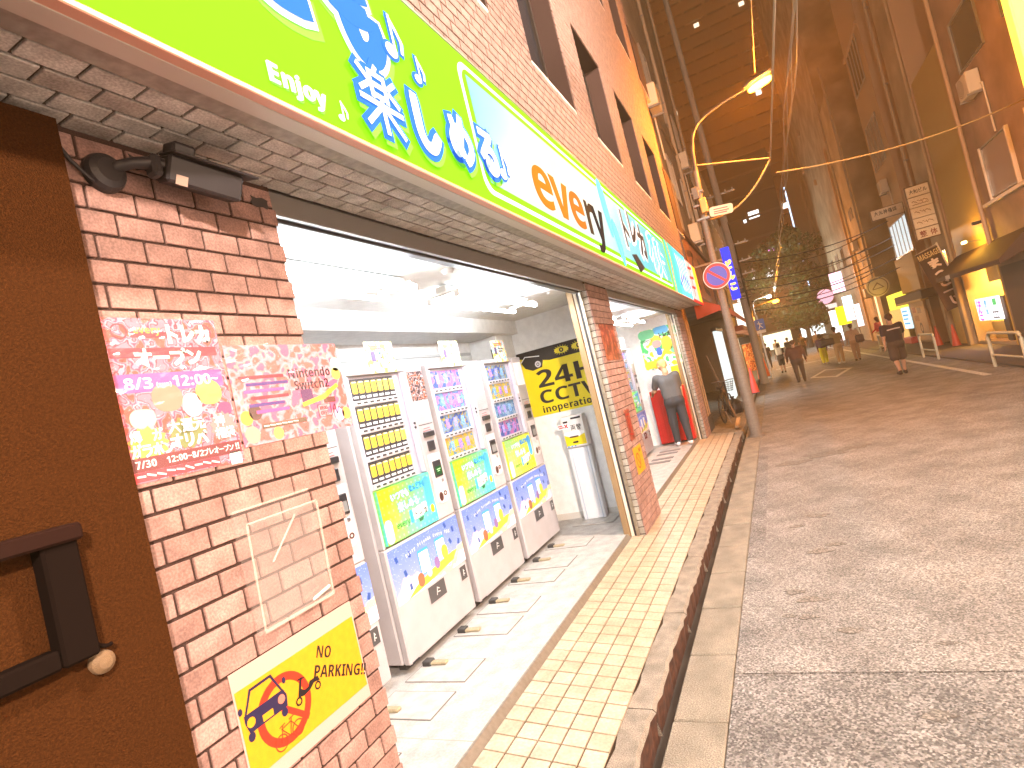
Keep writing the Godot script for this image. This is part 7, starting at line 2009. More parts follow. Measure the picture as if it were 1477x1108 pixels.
# ---------------------------------------------------------------- far end
func build_far_end() -> void:
	var tw := grain(mat("tower render", lin(0.62, 0.42, 0.27), 0.85), noise_tex("render", 0.09, 0.72, 1.0, 4), 0.2)
	var t := thing("apartment_tower", "tall apartment tower with rows of balconies behind the left roofs", "building", Vector3(-26.0, 0, -150.0))
	span(t, "core", Vector3(0, 0, -20), Vector3(48.0, 118, -0.9), tw)
	for k in 36:
		var y := 8.0 + k * 3.05
		span(t, "balcony", Vector3(0.3, y, -0.9), Vector3(47.7, y + 1.15, 0.0), tw, 0.02)
	for q in 10:
		span(t, "fin", Vector3(q * 4.85, 4, -0.9), Vector3(q * 4.85 + 0.5, 118, 0.25), tw)
	rng.seed = 4
	for k in 16:
		var u := int(rng.randf_range(0, 9)) * 4.85 + rng.randf_range(1.0, 3.0)
		var y := 8.0 + int(rng.randf_range(2, 34)) * 3.05 + 1.2
		span(t, "lit_window", Vector3(u, y, -0.89), Vector3(u + 1.2, y + 1.4, -0.83), glow("tower light %d" % (k % 2), [lin(1.0, 0.85, 0.6), lin(0.9, 0.95, 1.0)][k % 2], 1.5))
	var m := thing("dark_block", "dark office block with a few lit windows closing the street", "building", Vector3(-9.0, 0, -96.0))
	span(m, "wall", Vector3(0, 0, -12), Vector3(14.5, 30, 0), grain(mat("dark block", lin(0.15, 0.11, 0.085), 0.85), noise_tex("render", 0.09, 0.72, 1.0, 4), 0.3))
	for k in 8:
		span(m, "ledge", Vector3(0, 4.0 + k * 3.3, 0), Vector3(14.5, 4.3 + k * 3.3, 0.25), mat("dark ledge", lin(0.17, 0.125, 0.095), 0.85), 0.02)
	for q in [[10.05, 20.3, 1.5, 1.1, 0], [9.2, 20.0, 0.4, 0.6, 0], [11.1, 14.6, 1.2, 0.8, 1], [8.3, 11.0, 0.9, 0.9, 0], [10.4, 11.0, 1.1, 1.3, 0], [8.4, 10.2, 1.4, 0.4, 0]]:
		span(m, "lit_window", Vector3(q[0], q[1], -0.01), Vector3(q[0] + q[2], q[1] + q[3], 0.06), glow("block light %d" % q[4], [lin(0.92, 0.97, 0.95), lin(0.85, 0.25, 1.0)][q[4]], 1.6))
	# glowing shop fronts across the end
	for q in [["bright cream shopfront glow at the end of the street", -1.0, 0.3, 3.4, 2.1, lin(1.0, 0.93, 0.62)], ["bright white shopfront at the end of the street, right of the tree", 3.6, 0.9, 3.2, 1.3, lin(0.9, 0.98, 1.0)]]:
		var s := thing("far_shopfront", q[0], "shop", Vector3(q[1], q[2], -84.0))
		span(s, "face", Vector3(0, 0, -0.2), Vector3(q[3], q[4], 0), glow("far %s" % q[5].to_html(), q[5], 1.3), 0.03)
		span(s, "fascia", Vector3(-0.1, q[4], -0.3), Vector3(q[3] + 0.1, q[4] + 0.3, 0.15), mat("sign grey case", Color.WHITE), 0.03)
	# second, farther street lamps
	for q in [["far white street lamp left of the tree", Vector3(0.65, 0, -60.0), 5.8, lin(0.9, 1.0, 0.95)], ["far orange street lamp before the tree", Vector3(0.85, 0, -46.0), 4.45, Color(1.0, 0.62, 0.16)]]:
		var l := thing("street_lamp", q[0], "street lamp", Vector3(-0.9, 0.0, q[1].z))
		rod(l, "pole", [Vector3.ZERO, Vector3(0, q[2] - 0.4, 0), Vector3(0.3, q[2] + 0.05, 0), Vector3(q[1].x + 0.9 - 0.2, q[2] + 0.12, 0)], 0.05, mats["lamp pole paint"], 8)
		var b := MB.new()
		b.lathe(Vector3.ZERO, [Vector2(0.0, -0.24), Vector2(0.1, -0.18), Vector2(0.13, 0.0), Vector2(0.1, 0.18), Vector2(0.0, 0.24)], 12, Vector3.RIGHT)
		part(l, "lamp_bulb", b.done(), glow("far bulb %s" % q[2], q[3], 18.0), Vector3(q[1].x + 0.9, q[2], 0))
		omni("far_lamp_light", q[1] + Vector3(0, q[2], 0), q[3], 40.0, 0.12)
	tree()

func tree() -> void:
	var t := thing("street_tree", "bushy dark green street tree at the end of the street", "tree", Vector3(3.4, 0, -66.0))
	var bark := mat("bark", lin(0.05, 0.035, 0.025), 0.9)
	rod(t, "trunk", [Vector3.ZERO, Vector3(0.1, 2.2, 0), Vector3(-0.1, 5.0, 0.1), Vector3(0.1, 10.0, 0)], [0.26, 0.2, 0.15, 0.05], bark, 9)
	rng.seed = 99
	var clumps := []
	for k in 46:
		var a := rng.randf() * TAU
		var h := rng.randf_range(2.8, 12.0)
		var spread := 3.7 * sin(clampf((h - 0.8) / 12.5, 0, 1) * PI) + 0.6
		clumps.append([Vector3(cos(a) * spread * rng.randf_range(0.2, 1), h, sin(a) * spread * rng.randf_range(0.2, 1)), rng.randf_range(0.8, 1.6)])
		rod(t, "limb", [Vector3(0, clampf(h - 2.0, 1.8, 9.5), 0), clumps[-1][0]], [0.06, 0.015], bark, 5)
	var leaf := MB.new()
	leaf.quad(Vector3(-0.09, 0, 0), Vector3(0.0, -0.05, 0.02), Vector3(0.14, 0.0, 0), Vector3(0.0, 0.06, 0.02))
	var mm := MultiMesh.new()
	mm.transform_format = MultiMesh.TRANSFORM_3D
	mm.use_colors = true
	mm.mesh = leaf.done()
	mm.instance_count = 11000
	for i in 11000:
		var c: Array = clumps[rng.randi() % clumps.size()]
		var d: Vector3 = Vector3(rng.randfn(), rng.randfn(), rng.randfn()).normalized() * pow(rng.randf(), 0.5) * c[1]
		var b := Basis.from_euler(Vector3(rng.randf() * TAU, rng.randf() * TAU, rng.randf() * TAU)).scaled(Vector3.ONE * rng.randf_range(1.3, 2.6))
		mm.set_instance_transform(i, Transform3D(b, c[0] + d))
		var g := rng.randf_range(0.6, 1.2)
		mm.set_instance_color(i, Color(0.030 * g, 0.055 * g, 0.008 * g))
	var o := MultiMeshInstance3D.new()
	o.name = "crown"
	o.multimesh = mm
	var lm := mat("leaves", Color.WHITE, 0.6)
	lm.vertex_color_use_as_albedo = true
	lm.backlight_enabled = true
	lm.backlight = Color(0.08, 0.10, 0.03)
	o.material_override = lm
	o.set_meta("kind", "stuff")
	t.add_child(o)

# ---------------------------------------------------------------- unseen lamps for the near road and pillar, and an added lit window as fill
func build_behind() -> void:
	var spots := [["street lamp over the road just above the viewpoint", 3.75, -4.6, 72.0, 7.0], ["street lamp on the right kerb behind the viewpoint", 5.1, 3.4, 105.0, 4.9]]
	for q in spots:
		var t := thing("street_lamp", q[0], "street lamp", Vector3(q[1], 0.0, q[2]))
		rod(t, "pole", [Vector3.ZERO, Vector3(0, q[4] - 0.7, 0), Vector3(-0.2, q[4] - 0.1, 0), Vector3(-1.0, q[4] + 0.13, 0)], [0.11, 0.07, 0.05, 0.04], mats["lamp pole paint"], 12)
		var b := MB.new()
		b.lathe(Vector3.ZERO, [Vector2(0.0, -0.24), Vector2(0.1, -0.18), Vector2(0.13, 0.0), Vector2(0.1, 0.18), Vector2(0.0, 0.24)], 12, Vector3.RIGHT)
		part(t, "lamp_bulb", b.done(), glow("near bulb", Color(1.0, 0.86, 0.74), 18.0), Vector3(-1.05, q[4], 0))
		omni("near_lamp_light", Vector3(q[1] - 1.05, q[4], q[2]), Color(1.0, 0.90, 0.83), q[3], 0.2)
	var w := thing("opposite_building", "building opposite, behind the viewpoint, its lit window added as fill light", "building", Vector3(6.35, 0, -7.0), -PI / 2)
	facade(w, 16.0, 12.0, 5.0, mats["beige render"], [[3.5, 0.3, 7.0, 2.4, glow("added window glow", lin(1.0, 0.86, 0.72), 0.5), 3]])
	area("opposite_fill_light", Vector3(6.2, 1.5, 0.0), Vector2(6.8, 2.2), Vector3(0, PI / 2, 0), Color(1.0, 0.85, 0.74), 16.0)  # soft fill on facade and soffit; the lit window is added for it

# ---------------------------------------------------------------- people
class Field:
	var o: Vector3
	var n: Vector3i
	var c: float
	var groups := {}          # colour -> distances
	func _init(lo: Vector3, hi: Vector3, cell: float) -> void:
		o = lo
		c = cell
		n = Vector3i(((hi - lo) / cell).ceil()) + Vector3i.ONE
	func bone(g: String, a: Vector3, b: Vector3, ra: float, rb: float, k := 0.03, floor_y := -9.0) -> void:
		if not groups.has(g):
			var f := PackedFloat32Array()
			f.resize(n.x * n.y * n.z)
			f.fill(1.0)
			groups[g] = f
		var d: PackedFloat32Array = groups[g]
		var r := maxf(ra, rb) + k + c * 2.5
		var lo := Vector3i(((a.min(b) - Vector3.ONE * r - o) / c).floor()).clamp(Vector3i.ZERO, n - Vector3i.ONE)
		var hi := Vector3i(((a.max(b) + Vector3.ONE * r - o) / c).ceil()).clamp(Vector3i.ZERO, n - Vector3i.ONE)
		var ab := b - a
		var l2 := maxf(ab.length_squared(), 1e-9)
		for z in range(lo.z, hi.z + 1):
			for y in range(lo.y, hi.y + 1):
				var i := (z * n.y + y) * n.x + lo.x
				for x in range(lo.x, hi.x + 1):
					var p := o + Vector3(x, y, z) * c
					var t := clampf((p - a).dot(ab) / l2, 0.0, 1.0)
					var v := p.distance_to(a + ab * t) - lerpf(ra, rb, t)
					v = maxf(v, floor_y - p.y)
					var e := d[i]
					var h := clampf(0.5 + 0.5 * (e - v) / k, 0.0, 1.0)
					d[i] = lerpf(e, v, h) - k * h * (1.0 - h)
					i += 1
		groups[g] = d
	func mesh(st: SurfaceTool, colors: Dictionary, base: int) -> int:
		var keys := groups.keys()
		var total := n.x * n.y * n.z
		var f := PackedFloat32Array()
		f.resize(total)
		f.fill(1.0)
		var who := PackedByteArray()
		who.resize(total)
		for q in keys.size():
			var d: PackedFloat32Array = groups[keys[q]]
			for i in total:
				if d[i] < f[i]:
					f[i] = d[i]
					who[i] = q
		var sx := 1
		var sy := n.x
		var sz := n.x * n.y
		var vi := PackedInt32Array()
		vi.resize(total)
		vi.fill(-1)
		var made := base
		var offs := [0, sx, sy, sx + sy, sz, sx + sz, sy + sz, sx + sy + sz]
		var edges := [[0, 1], [2, 3], [4, 5], [6, 7], [0, 2], [1, 3], [4, 6], [5, 7], [0, 4], [1, 5], [2, 6], [3, 7]]
		for z in n.z - 1:
			for y in n.y - 1:
				for x in n.x - 1:
					var i := x + y * sy + z * sz
					if absf(f[i]) > c * 3.0:
						continue
					var inside := 0
					for k in 8:
						if f[i + offs[k]] < 0:
							inside += 1
					if inside == 0 or inside == 8:
						continue
					var s := Vector3.ZERO
					var m := 0
					for e in edges:
						var fa := f[i + offs[e[0]]]
						var fb := f[i + offs[e[1]]]
						if (fa < 0) != (fb < 0):
							var t := fa / (fa - fb)
							var pa := Vector3(e[0] & 1, (e[0] >> 1) & 1, e[0] >> 2)
							var pb := Vector3(e[1] & 1, (e[1] >> 1) & 1, e[1] >> 2)
							s += pa.lerp(pb, t)
							m += 1
					var g := Vector3(f[i + sx] - f[i] + f[i + sx + sy + sz] - f[i + sy + sz], f[i + sy] - f[i] + f[i + sx + sy + sz] - f[i + sx + sz], f[i + sz] - f[i] + f[i + sx + sy + sz] - f[i + sx + sy])
					var best := i
					for k in 8:
						if f[i + offs[k]] < f[best]:
							best = i + offs[k]
					st.set_color(colors[keys[who[best]]])
					st.set_normal(g.normalized())
					st.add_vertex(o + (Vector3(x, y, z) + s / m) * c)
					vi[i] = made
					made += 1
		for z in range(1, n.z - 1):
			for y in range(1, n.y - 1):
				for x in range(1, n.x - 1):
					var i := x + y * sy + z * sz
					if absf(f[i]) > c * 3.0:
						continue
					var a := f[i] < 0
					for q in [[sx, sy, sz], [sy, sz, sx], [sz, sx, sy]]:
						var b := f[i + q[0]] < 0
						if a == b:
							continue
						var v0 := vi[i]
						var v1 := vi[i - q[1]]
						var v2 := vi[i - q[1] - q[2]]
						var v3 := vi[i - q[2]]
						if v0 < 0 or v1 < 0 or v2 < 0 or v3 < 0:
							continue
						var ix := [v0, v3, v2, v0, v2, v1] if a else [v0, v1, v2, v0, v2, v3]
						for k in ix:
							st.add_index(k)
		return made

func turn(a: float, side := 0.0) -> Vector3:   # a limb hanging down, swung forward (-z) by a and out by side
	return Vector3(sin(side), -cos(a) * cos(side), -sin(a) * cos(side))

# look: h height, w build, legs [[swing, knee bend] left, right], arms [[swing, elbow bend, out] left, right], lean, colours
func person(label: String, at: Vector3, yaw: float, look: Dictionary) -> Node3D:
	var k: float = look.h / 1.72
	var w: float = look.get("w", 1.0)
	var fine: bool = look.get("fine", false)
	var lean: float = look.get("lean", 0.0)
	var col := {"skin": look.get("skin", lin(0.42, 0.25, 0.17)), "shirt": look.shirt, "trousers": look.trousers, "shoes": look.get("shoes", lin(0.03, 0.03, 0.03)), "hair": look.get("hair", lin(0.02, 0.015, 0.012)), "eyes": lin(0.02, 0.015, 0.012), "lips": lin(0.35, 0.13, 0.11), "print": lin(0.6, 0.58, 0.55)}
	for key in col:
		col[key] = (col[key] as Color).srgb_to_linear()   # vertex colours are linear
	var hip := Vector3(0, 0.93, 0) * k
	var J := []
	var low := 9.0
	for s in 2:
		var sg := -1.0 if s == 0 else 1.0
		var L: Array = look.legs[s]
		var h := hip + Vector3(sg * 0.085 * k * w, -0.03 * k, 0)
		var kn: Vector3 = h + turn(L[0], sg * 0.03) * 0.42 * k
		var an: Vector3 = kn + turn(L[0] - L[1], sg * 0.01) * 0.40 * k
		J.append([h, kn, an])
		low = minf(low, an.y - 0.085 * k)
	var fix := Vector3(0, -low, 0)
	hip += fix
	for s in 2:
		for q in 3:
			J[s][q] += fix
	var side: float = look.get("side", 0.0)
	var up := Vector3(side, 1.0, -lean).normalized()
	var chest := hip + up * 0.36 * k
	var neck := hip + up * 0.53 * k
	var head := neck + (up + Vector3(0, 0.35, -look.get("nod", 0.12))).normalized() * 0.145 * k
	var lo := Vector3(-0.62, -0.02, -0.62)
	var hi := Vector3(0.62, (head.y + 0.16), 0.62)
	var c := 0.017 if fine else 0.023
	var F := Field.new(lo, hi, c)
	# torso: two columns side by side make it broader than deep
	for sg in [-1.0, 1.0]:
		F.bone("shirt", hip + Vector3(sg * 0.06 * w * k, -0.02 * k, 0), chest + Vector3(sg * 0.075 * w * k, 0, 0), 0.112 * w * k, 0.115 * w * k, 0.06, hip.y - look.get("hem", 0.06) * k)
		F.bone("shirt", chest + Vector3(sg * 0.06 * w * k, 0, 0), neck + Vector3(sg * 0.13 * w * k, -0.075 * k, 0), 0.112 * w * k, 0.06 * k, 0.06)
		F.bone("trousers", hip + Vector3(sg * 0.055 * w * k, 0.0, 0.01), hip + Vector3(sg * 0.07 * w * k, -0.06 * k, 0.02), 0.105 * w * k, 0.115 * w * k, 0.05)
	F.bone("skin", neck - up * 0.06 * k, neck + up * 0.06 * k, 0.056 * k, 0.05 * k, 0.02)
	for s in 2:
		var sg := -1.0 if s == 0 else 1.0
		var h: Vector3 = J[s][0]
		var kn: Vector3 = J[s][1]
		var an: Vector3 = J[s][2]
		var baggy: float = look.get("baggy", 1.0)
		if look.get("shorts", false):
			F.bone("trousers", h, h.lerp(kn, 0.92), 0.098 * w * k, 0.085 * w * k * baggy, 0.03)
			F.bone("skin", kn, kn.lerp(an, 0.35), 0.055 * k, 0.058 * k, 0.02)
			F.bone("skin", kn.lerp(an, 0.35), an, 0.058 * k, 0.036 * k, 0.02)
		else:
			F.bone("trousers", h, kn, 0.096 * w * k, 0.068 * k * baggy, 0.03)
			F.bone("trousers", kn, an + Vector3(0, 0.02 * k, 0), 0.068 * k * baggy, 0.05 * k * baggy, 0.03)
		var toe := an + Vector3(sg * 0.02, -0.045 * k, -0.15 * k)
		F.bone("shoes", an + Vector3(0, -0.045 * k, 0.035 * k), toe, 0.042 * k, 0.036 * k, 0.02)
		F.bone("shoes", an + Vector3(0, 0.0, 0.0), an + Vector3(0, -0.04 * k, 0.0), 0.042 * k, 0.045 * k, 0.02)
	var hands := []
	for s in 2:
		var sg := -1.0 if s == 0 else 1.0
		var A: Array = look.arms[s]
		var sh := neck + Vector3(sg * 0.185 * w * k, -0.075 * k, 0)
		var el := sh + turn(A[0], sg * A[2]) * 0.285 * k
		var fd := turn(A[0] + A[1], sg * A[2] * (0.4 if A.size() < 4 else A[3]))
		var wr := el + fd * 0.235 * k
		F.bone("shirt", sh, sh.lerp(el, 0.7), 0.066 * k * w, 0.062 * k * w, 0.05)
		if look.get("long", false):
			F.bone("shirt", sh.lerp(el, 0.6), el, 0.058 * k, 0.05 * k, 0.03)
			F.bone("shirt", el, wr, 0.05 * k, 0.04 * k, 0.02)
		F.bone("skin", sh, el, 0.046 * k, 0.041 * k, 0.02)
		F.bone("skin", el, wr, 0.041 * k, 0.028 * k, 0.02)
		hands.append([wr, fd, sg])
	if not fine:
		for q in hands:
			F.bone("skin", q[0], q[0] + q[1] * 0.08 * k, 0.034 * k, 0.03 * k, 0.02)
			F.bone("skin", q[0] + q[1] * 0.07 * k, q[0] + q[1] * 0.15 * k + Vector3(0, 0, -0.02), 0.028 * k, 0.016 * k, 0.02)
			F.bone("skin", q[0] + q[1] * 0.03 * k, q[0] + q[1] * 0.08 * k + Vector3(-q[2] * 0.012, 0, -0.045 * k), 0.017 * k, 0.013 * k, 0.01)
	if look.get("skirt", false):
		for sg in [-1.0, 1.0]:
			F.bone("trousers", hip, hip + Vector3(sg * 0.07, -0.33 * k, 0), 0.13 * k, 0.16 * k, 0.05)
	var st := SurfaceTool.new()
	st.begin(Mesh.PRIMITIVE_TRIANGLES)
	var nv := F.mesh(st, col, 0)
	# head on a finer grid of its own
	var ht: float = look.get("look", 0.0)
	var fw := Vector3(sin(ht), -look.get("nod", 0.12) * 1.6, -cos(ht)).normalized()
	var rt := fw.cross(Vector3.UP).normalized()
	var hu := rt.cross(fw).normalized()
	var H := Field.new(head - Vector3(0.17, 0.2, 0.17) * k, head + Vector3(0.17, 0.19, 0.17) * k, 0.0085 if fine else 0.012)
	H.bone("skin", head + hu * 0.03 * k + fw * -0.015 * k, head + hu * 0.02 * k + fw * 0.02 * k, 0.092 * k, 0.083 * k, 0.03)
	H.bone("skin", head + fw * 0.03 * k - hu * 0.01 * k, head + fw * 0.05 * k - hu * 0.075 * k, 0.06 * k, 0.036 * k, 0.03)
	H.bone("skin", head - hu * 0.06 * k - fw * 0.01 * k, head - hu * 0.15 * k - fw * 0.005 * k, 0.052 * k, 0.052 * k, 0.02)
	H.bone("skin", head + fw * 0.095 * k + hu * 0.012 * k, head + fw * 0.112 * k - hu * 0.022 * k, 0.009 * k, 0.014 * k, 0.012)
	for sg in [-1.0, 1.0]:
		H.bone("skin", head + rt * sg * 0.088 * k - fw * 0.01 * k + hu * 0.018 * k, head + rt * sg * 0.092 * k - fw * 0.015 * k - hu * 0.022 * k, 0.017 * k, 0.011 * k, 0.008)
		H.bone("eyes", head + fw * 0.088 * k + rt * sg * 0.032 * k + hu * 0.008 * k, head + fw * 0.089 * k + rt * sg * 0.034 * k + hu * 0.008 * k, 0.0125 * k, 0.0125 * k, 0.003)
	H.bone("lips", head + fw * 0.09 * k - rt * 0.018 * k - hu * 0.05 * k, head + fw * 0.09 * k + rt * 0.018 * k - hu * 0.05 * k, 0.0105 * k, 0.0105 * k, 0.003)
	var cut: float = look.get("hair_len", 0.0)
	if cut >= 0:
		H.bone("hair", head + hu * 0.045 * k - fw * 0.022 * k, head + hu * 0.05 * k + fw * 0.012 * k, 0.097 * k, 0.086 * k, 0.02)
		H.bone("hair", head - fw * 0.045 * k + hu * 0.02 * k, head - fw * 0.05 * k - hu * (0.03 + cut) * k, 0.074 * k, 0.05 * k, 0.02)
		if cut > 0.05:
			for sg in [-1.0, 1.0]:
				H.bone("hair", head + rt * sg * 0.06 * k + hu * 0.03 * k, head + rt * sg * 0.065 * k - hu * cut * k - fw * 0.02 * k, 0.05 * k, 0.03 * k, 0.02)
	nv = H.mesh(st, col, nv)
	if fine:
		for q in hands:
			var wr: Vector3 = q[0]
			var fd: Vector3 = q[1]
			var sg: float = q[2]
			var across := fd.cross(Vector3(1, 0, 0) * 1.0).normalized()          # knuckle line, running front to back
			var palm_n := across.cross(fd).normalized()
			var G := Field.new(wr + fd * 0.08 * k - Vector3.ONE * 0.13, wr + fd * 0.08 * k + Vector3.ONE * 0.13, 0.0058)
			G.bone("skin", wr - fd * 0.03, wr + fd * 0.01, 0.029 * k, 0.027 * k, 0.01)
			for i in 4:
				var b0 := wr + fd * 0.012 * k + across * (i - 1.5) * 0.012 * k
				var b1 := wr + fd * (0.088 - 0.004 * absf(i - 1.3)) * k + across * (i - 1.5) * 0.021 * k
				G.bone("skin", b0, b1, 0.014 * k, 0.011 * k, 0.012)
				var ln: float = [0.066, 0.075, 0.070, 0.054][i]
				var curl: float = [0.35, 0.45, 0.5, 0.6][i]
				var d1 := (fd + palm_n * sg * curl * 0.6).normalized()
				var d2 := (fd * 0.7 + palm_n * sg * curl * 1.6).normalized()
				var m1 := b1 + d1 * ln * 0.5 * k
				G.bone("skin", b1, m1, 0.0092 * k, 0.0082 * k, 0.004)
				G.bone("skin", m1, m1 + d2 * ln * 0.5 * k, 0.0082 * k, 0.0066 * k, 0.004)
			var t0 := wr + fd * 0.02 * k - across * 0.022 * k
			var t1 := t0 + (fd * 0.7 - across * 0.8).normalized() * 0.042 * k
			G.bone("skin", t0, t1, 0.0135 * k, 0.0105 * k, 0.008)
			G.bone("skin", t1, t1 + (fd + palm_n * sg * 0.5).normalized() * 0.036 * k, 0.0105 * k, 0.008 * k, 0.004)
			nv = G.mesh(st, col, nv)
	var t := thing("person", label, "person", at, yaw)
	var m := mat("cloth and skin", Color.WHITE, 0.8)
	m.vertex_color_use_as_albedo = true
	part(t, "body", st.commit(), m)
	return t

func bag(called: String, label: String, at: Vector3, yaw: float, s: Vector3, c: Color, strap: float) -> void:
	var t := thing(called, label, "bag", at, yaw)
	var m := mat("bag %s" % c.to_html(), c, 0.6)
	part(t, "body", box_mesh(s, minf(s.x, minf(s.y, s.z)) * 0.35), m)
	part(t, "pocket", box_mesh(Vector3(s.x * 0.7, s.y * 0.4, 0.05), 0.02), m, Vector3(0, -s.y * 0.2, s.z * 0.5))
	rod(t, "strap", [Vector3(-s.x * 0.3, s.y * 0.45, -s.z * 0.3), Vector3(-s.x * 0.3, s.y * 0.5 + strap, -s.z * 0.9), Vector3(s.x * 0.3, s.y * 0.5 + strap, -s.z * 0.9), Vector3(s.x * 0.3, s.y * 0.45, -s.z * 0.3)], 0.014, m, 6)

func build_people() -> void:
	# the customer in the far bay
	person("man in grey t-shirt and dark trousers at the red cabinets", Vector3(-2.02, 0.255, -11.75), 0.30, {"h": 1.77, "w": 1.06, "fine": true, "lean": 0.10, "side": -0.07, "nod": 0.35, "look": -0.35, "legs": [[0.10, 0.10], [-0.10, 0.12]], "arms": [[0.55, 0.75, 0.22], [0.20, 0.25, 0.10]], "hem": 0.17, "baggy": 1.22, "shirt": lin(0.075, 0.075, 0.08), "trousers": lin(0.022, 0.024, 0.032), "shoes": lin(0.66, 0.58, 0.58), "hair": lin(0.52, 0.32, 0.13), "skin": lin(0.52, 0.30, 0.19)})
	# man in black t-shirt walking away, road right
	var mb := person("man in black t-shirt with white back print and dark shorts, walking away", Vector3(3.16, 0.0, -19.9), 0.15, {"h": 1.82, "w": 1.16, "fine": true, "lean": 0.03, "legs": [[-0.15, 0.25], [0.22, 0.12]], "arms": [[-0.25, 0.25, 0.16], [0.30, 0.35, 0.16]], "hem": 0.14, "baggy": 1.25, "shorts": true, "shirt": lin(0.022, 0.014, 0.02), "trousers": lin(0.06, 0.04, 0.035), "shoes": lin(0.02, 0.015, 0.015), "hair": lin(0.06, 0.025, 0.015)})
	strokes(mb, "back_print", [[Vector2(-0.16, 1.36), Vector2(0.02, 1.37)], [Vector2(0.05, 1.37), Vector2(0.15, 1.365)]], 0.022, mat("back print", lin(0.5, 0.42, 0.38), 0.7), Vector3(0, 0, 0.155))
	person("stout person in brown jacket walking away in the middle of the street", Vector3(0.66, 0.0, -24.4), 0.05, {"h": 1.66, "w": 1.28, "fine": false, "lean": 0.07, "nod": 0.3, "legs": [[-0.22, 0.2], [0.2, 0.08]], "arms": [[0.2, 0.5, 0.24], [-0.1, 0.4, 0.24]], "long": true, "hem": 0.18, "baggy": 1.2, "shirt": lin(0.085, 0.035, 0.02), "trousers": lin(0.05, 0.035, 0.025), "hair": lin(0.07, 0.04, 0.025)})
	person("person in dark top and dark shorts under the white backpack", Vector3(0.18, 0.0, -32.9), 0.1, {"h": 1.56, "legs": [[-0.2, 0.2], [0.25, 0.1]], "arms": [[0.3, 0.4, 0.12], [-0.2, 0.2, 0.12]], "shorts": true, "shirt": lin(0.03, 0.03, 0.035), "trousers": lin(0.03, 0.03, 0.035), "hair_len": 0.06})
	bag("backpack", "white backpack on the person in dark shorts", Vector3(0.16, 1.16, -32.70), 0.1, Vector3(0.30, 0.40, 0.16), lin(0.6, 0.58, 0.52), 0.05)
	person("person in wide yellow trousers walking away with a dark bag", Vector3(2.15, 0.0, -33.0), 0.0, {"h": 1.55, "legs": [[-0.2, 0.12], [0.2, 0.08]], "arms": [[0.2, 0.5, 0.1], [-0.2, 0.3, 0.1]], "long": true, "baggy": 1.55, "shirt": lin(0.10, 0.05, 0.10), "trousers": lin(0.70, 0.62, 0.03), "shoes": lin(0.5, 0.45, 0.4), "hair_len": 0.07})
	bag("backpack", "dark purple backpack on the person in yellow trousers", Vector3(2.18, 1.05, -32.78), 0.0, Vector3(0.32, 0.44, 0.18), lin(0.05, 0.02, 0.05), 0.05)
	person("person in olive striped top and khaki trousers, dark bob, walking away", Vector3(2.62, 0.0, -30.4), -0.05, {"h": 1.76, "lean": -0.02, "legs": [[-0.28, 0.15], [0.24, 0.06]], "arms": [[0.2, 0.6, 0.2], [-0.1, 0.3, 0.14]], "hem": 0.14, "baggy": 1.15, "shirt": lin(0.20, 0.15, 0.07), "trousers": lin(0.36, 0.24, 0.13), "shoes": lin(0.55, 0.5, 0.42), "hair_len": 0.05})
	bag("shoulder_bag", "large black bag on the shoulder of the person with the dark bob", Vector3(2.25, 1.12, -30.3), 0.0, Vector3(0.55, 0.32, 0.14), lin(0.02, 0.016, 0.016), 0.2)
	person("person in beige top and brown trousers walking by the guard rail", Vector3(3.28, 0.0, -30.3), 0.05, {"h": 1.72, "legs": [[-0.2, 0.12], [0.24, 0.06]], "arms": [[0.2, 0.4, 0.14], [-0.2, 0.3, 0.2]], "hem": 0.08, "baggy": 1.1, "shirt": lin(0.46, 0.30, 0.19), "trousers": lin(0.34, 0.2, 0.11), "hair_len": 0.02})
	bag("shoulder_bag", "brown bag at the hip of the person in the beige top", Vector3(3.52, 0.98, -30.15), 0.0, Vector3(0.34, 0.36, 0.16), lin(0.09, 0.045, 0.03), 0.3)
	person("woman in red cardigan and beige trousers standing on the right pavement", Vector3(4.95, 0.045, -34.5), 0.9, {"h": 1.66, "legs": [[0.03, 0.05], [-0.03, 0.05]], "arms": [[0.15, 0.8, 0.1], [0.15, 0.8, 0.1]], "long": true, "hem": 0.12, "baggy": 1.2, "shirt": lin(0.50, 0.035, 0.05), "trousers": lin(0.50, 0.34, 0.18), "hair": lin(0.10, 0.04, 0.02), "hair_len": 0.10})
	# small figures far down the street
	var far := [[0.9, -44.0, 1.68, lin(0.02, 0.02, 0.025), lin(0.02, 0.02, 0.03), "small dark dressed figure walking far down the street's left"], [1.9, -47.0, 1.70, lin(0.03, 0.028, 0.03), lin(0.03, 0.03, 0.04), "small far figure in black beside the pale board"], [3.0, -49.0, 1.66, lin(0.1, 0.1, 0.13), lin(0.05, 0.04, 0.04), "small far figure in grey at the right of the crowd"], [0.2, -52.0, 1.7, lin(0.35, 0.4, 0.42), lin(0.05, 0.05, 0.06), "small far figure in pale top at the left of the crowd"], [-0.5, -41.0, 1.66, lin(0.05, 0.03, 0.03), lin(0.04, 0.03, 0.03), "small dark figure by the left shopfronts"]]
	for q in far:
		person(q[5], Vector3(q[0], 0.0, q[1]), 0.0, {"h": q[2], "legs": [[-0.2, 0.15], [0.2, 0.08]], "arms": [[0.2, 0.4, 0.12], [-0.2, 0.3, 0.12]], "shirt": q[3], "trousers": q[4]})


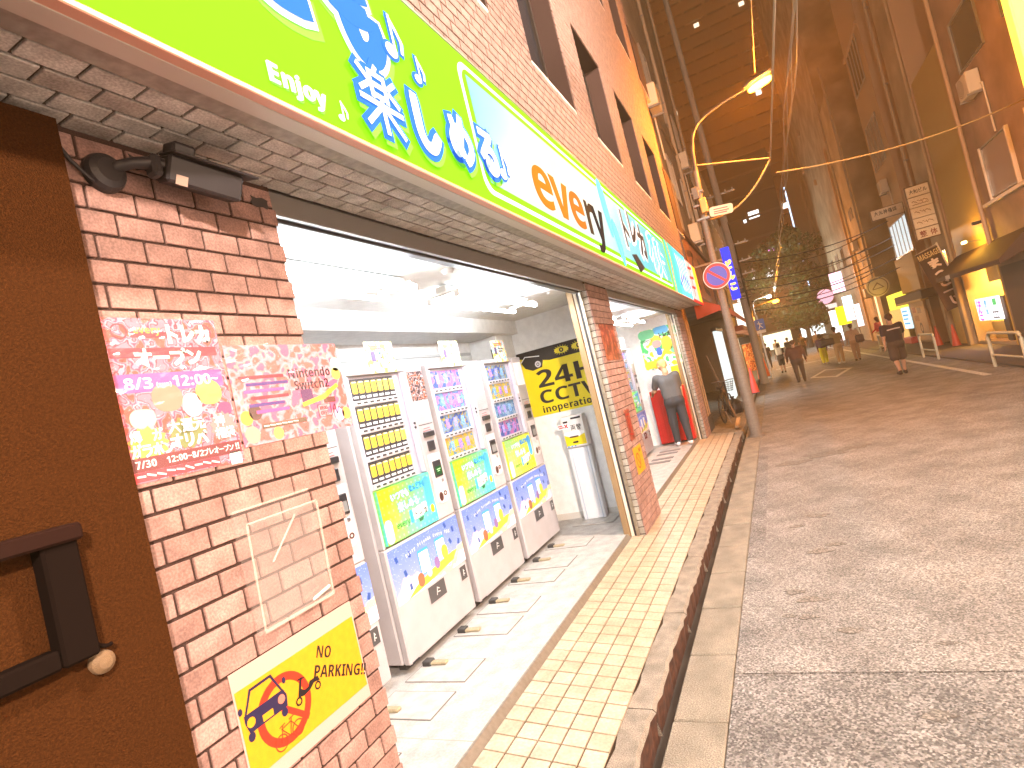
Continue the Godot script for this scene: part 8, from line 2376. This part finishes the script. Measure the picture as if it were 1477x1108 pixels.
func prepare() -> void:   # materials that several builders share
	mat("print white", lin(0.82, 0.85, 0.86), 0.4)
	glow("sign red", lin(0.75, 0.03, 0.03), 0.6, lin(0.6, 0.03, 0.03))
	mat("curtain pane", lin(0.26, 0.2, 0.17), 0.3)
	mat("pack yellow", lin(0.66, 0.47, 0.008), 0.5)
	mat("notice yellow", lin(0.74, 0.31, 0.010), 0.45)
	mat("banner yellow", lin(0.72, 0.58, 0.008), 0.4)
	mat("shop yellow", lin(0.68, 0.46, 0.12), 0.8)
	mat("board cream", lin(0.62, 0.50, 0.36), 0.55)
	mat("sign case", lin(0.42, 0.2, 0.15), 0.5)
	mat("sign grey case", lin(0.2, 0.19, 0.18), 0.5)
	mat("pole cream", lin(0.62, 0.5, 0.36), 0.5)
	mat("camera black", lin(0.022, 0.02, 0.024), 0.5)
	mat("lamp pole paint", lin(0.21, 0.165, 0.13), 0.6)
	mat("print blue", lin(0.03, 0.28, 0.72), 0.4)
	mat("red enamel", lin(0.52, 0.012, 0.012), 0.3)
	mat("plate white", lin(0.44, 0.43, 0.41), 0.5)
	mat("beige panel", lin(0.42, 0.34, 0.25), 0.8)
	mat("machine white", lin(0.40, 0.382, 0.40), 0.32)
	mat("rack dark", lin(0.03, 0.02, 0.015), 0.6)
	mat("pipe ochre", lin(0.42, 0.28, 0.17), 0.5)
	mat("coin brown", lin(0.07, 0.03, 0.025), 0.3)
	mat("sign frame brown", lin(0.12, 0.07, 0.04), 0.5)
	mat("counter ochre", lin(0.6, 0.38, 0.10), 0.6)
	mat("galvanised", lin(0.25, 0.24, 0.23), 0.45, 0.7)
	mat("button black", lin(0.03, 0.03, 0.035), 0.3)
	mat("rubber", lin(0.03, 0.03, 0.03), 0.7)
	mat("print ink", lin(0.015, 0.02, 0.03), 0.4)
	mat("mark grey", lin(0.4, 0.4, 0.4), 0.4)
	mat("sign crimson", lin(0.52, 0.035, 0.04), 0.4)
	mat("fitting white", lin(0.75, 0.75, 0.74), 0.4)
	mat("print red", lin(0.6, 0.05, 0.05), 0.5)
	mat("rim white", lin(0.7, 0.65, 0.6), 0.5)
	mat("dark wood", lin(0.09, 0.045, 0.025), 0.6)
	mat("beige render", lin(0.60, 0.46, 0.30), 0.85)

func _ready() -> void:
	prepare()
	place_camera()
	build_ground()
	build_front()
	build_left_neighbour()
	build_shop_room()
	build_sign()
	build_shop_things()
	build_pillar_things()
	build_street_lamp()
	build_left_row()
	build_right_row()
	build_wall_fittings()
	build_far_end()
	build_behind()
	build_people()
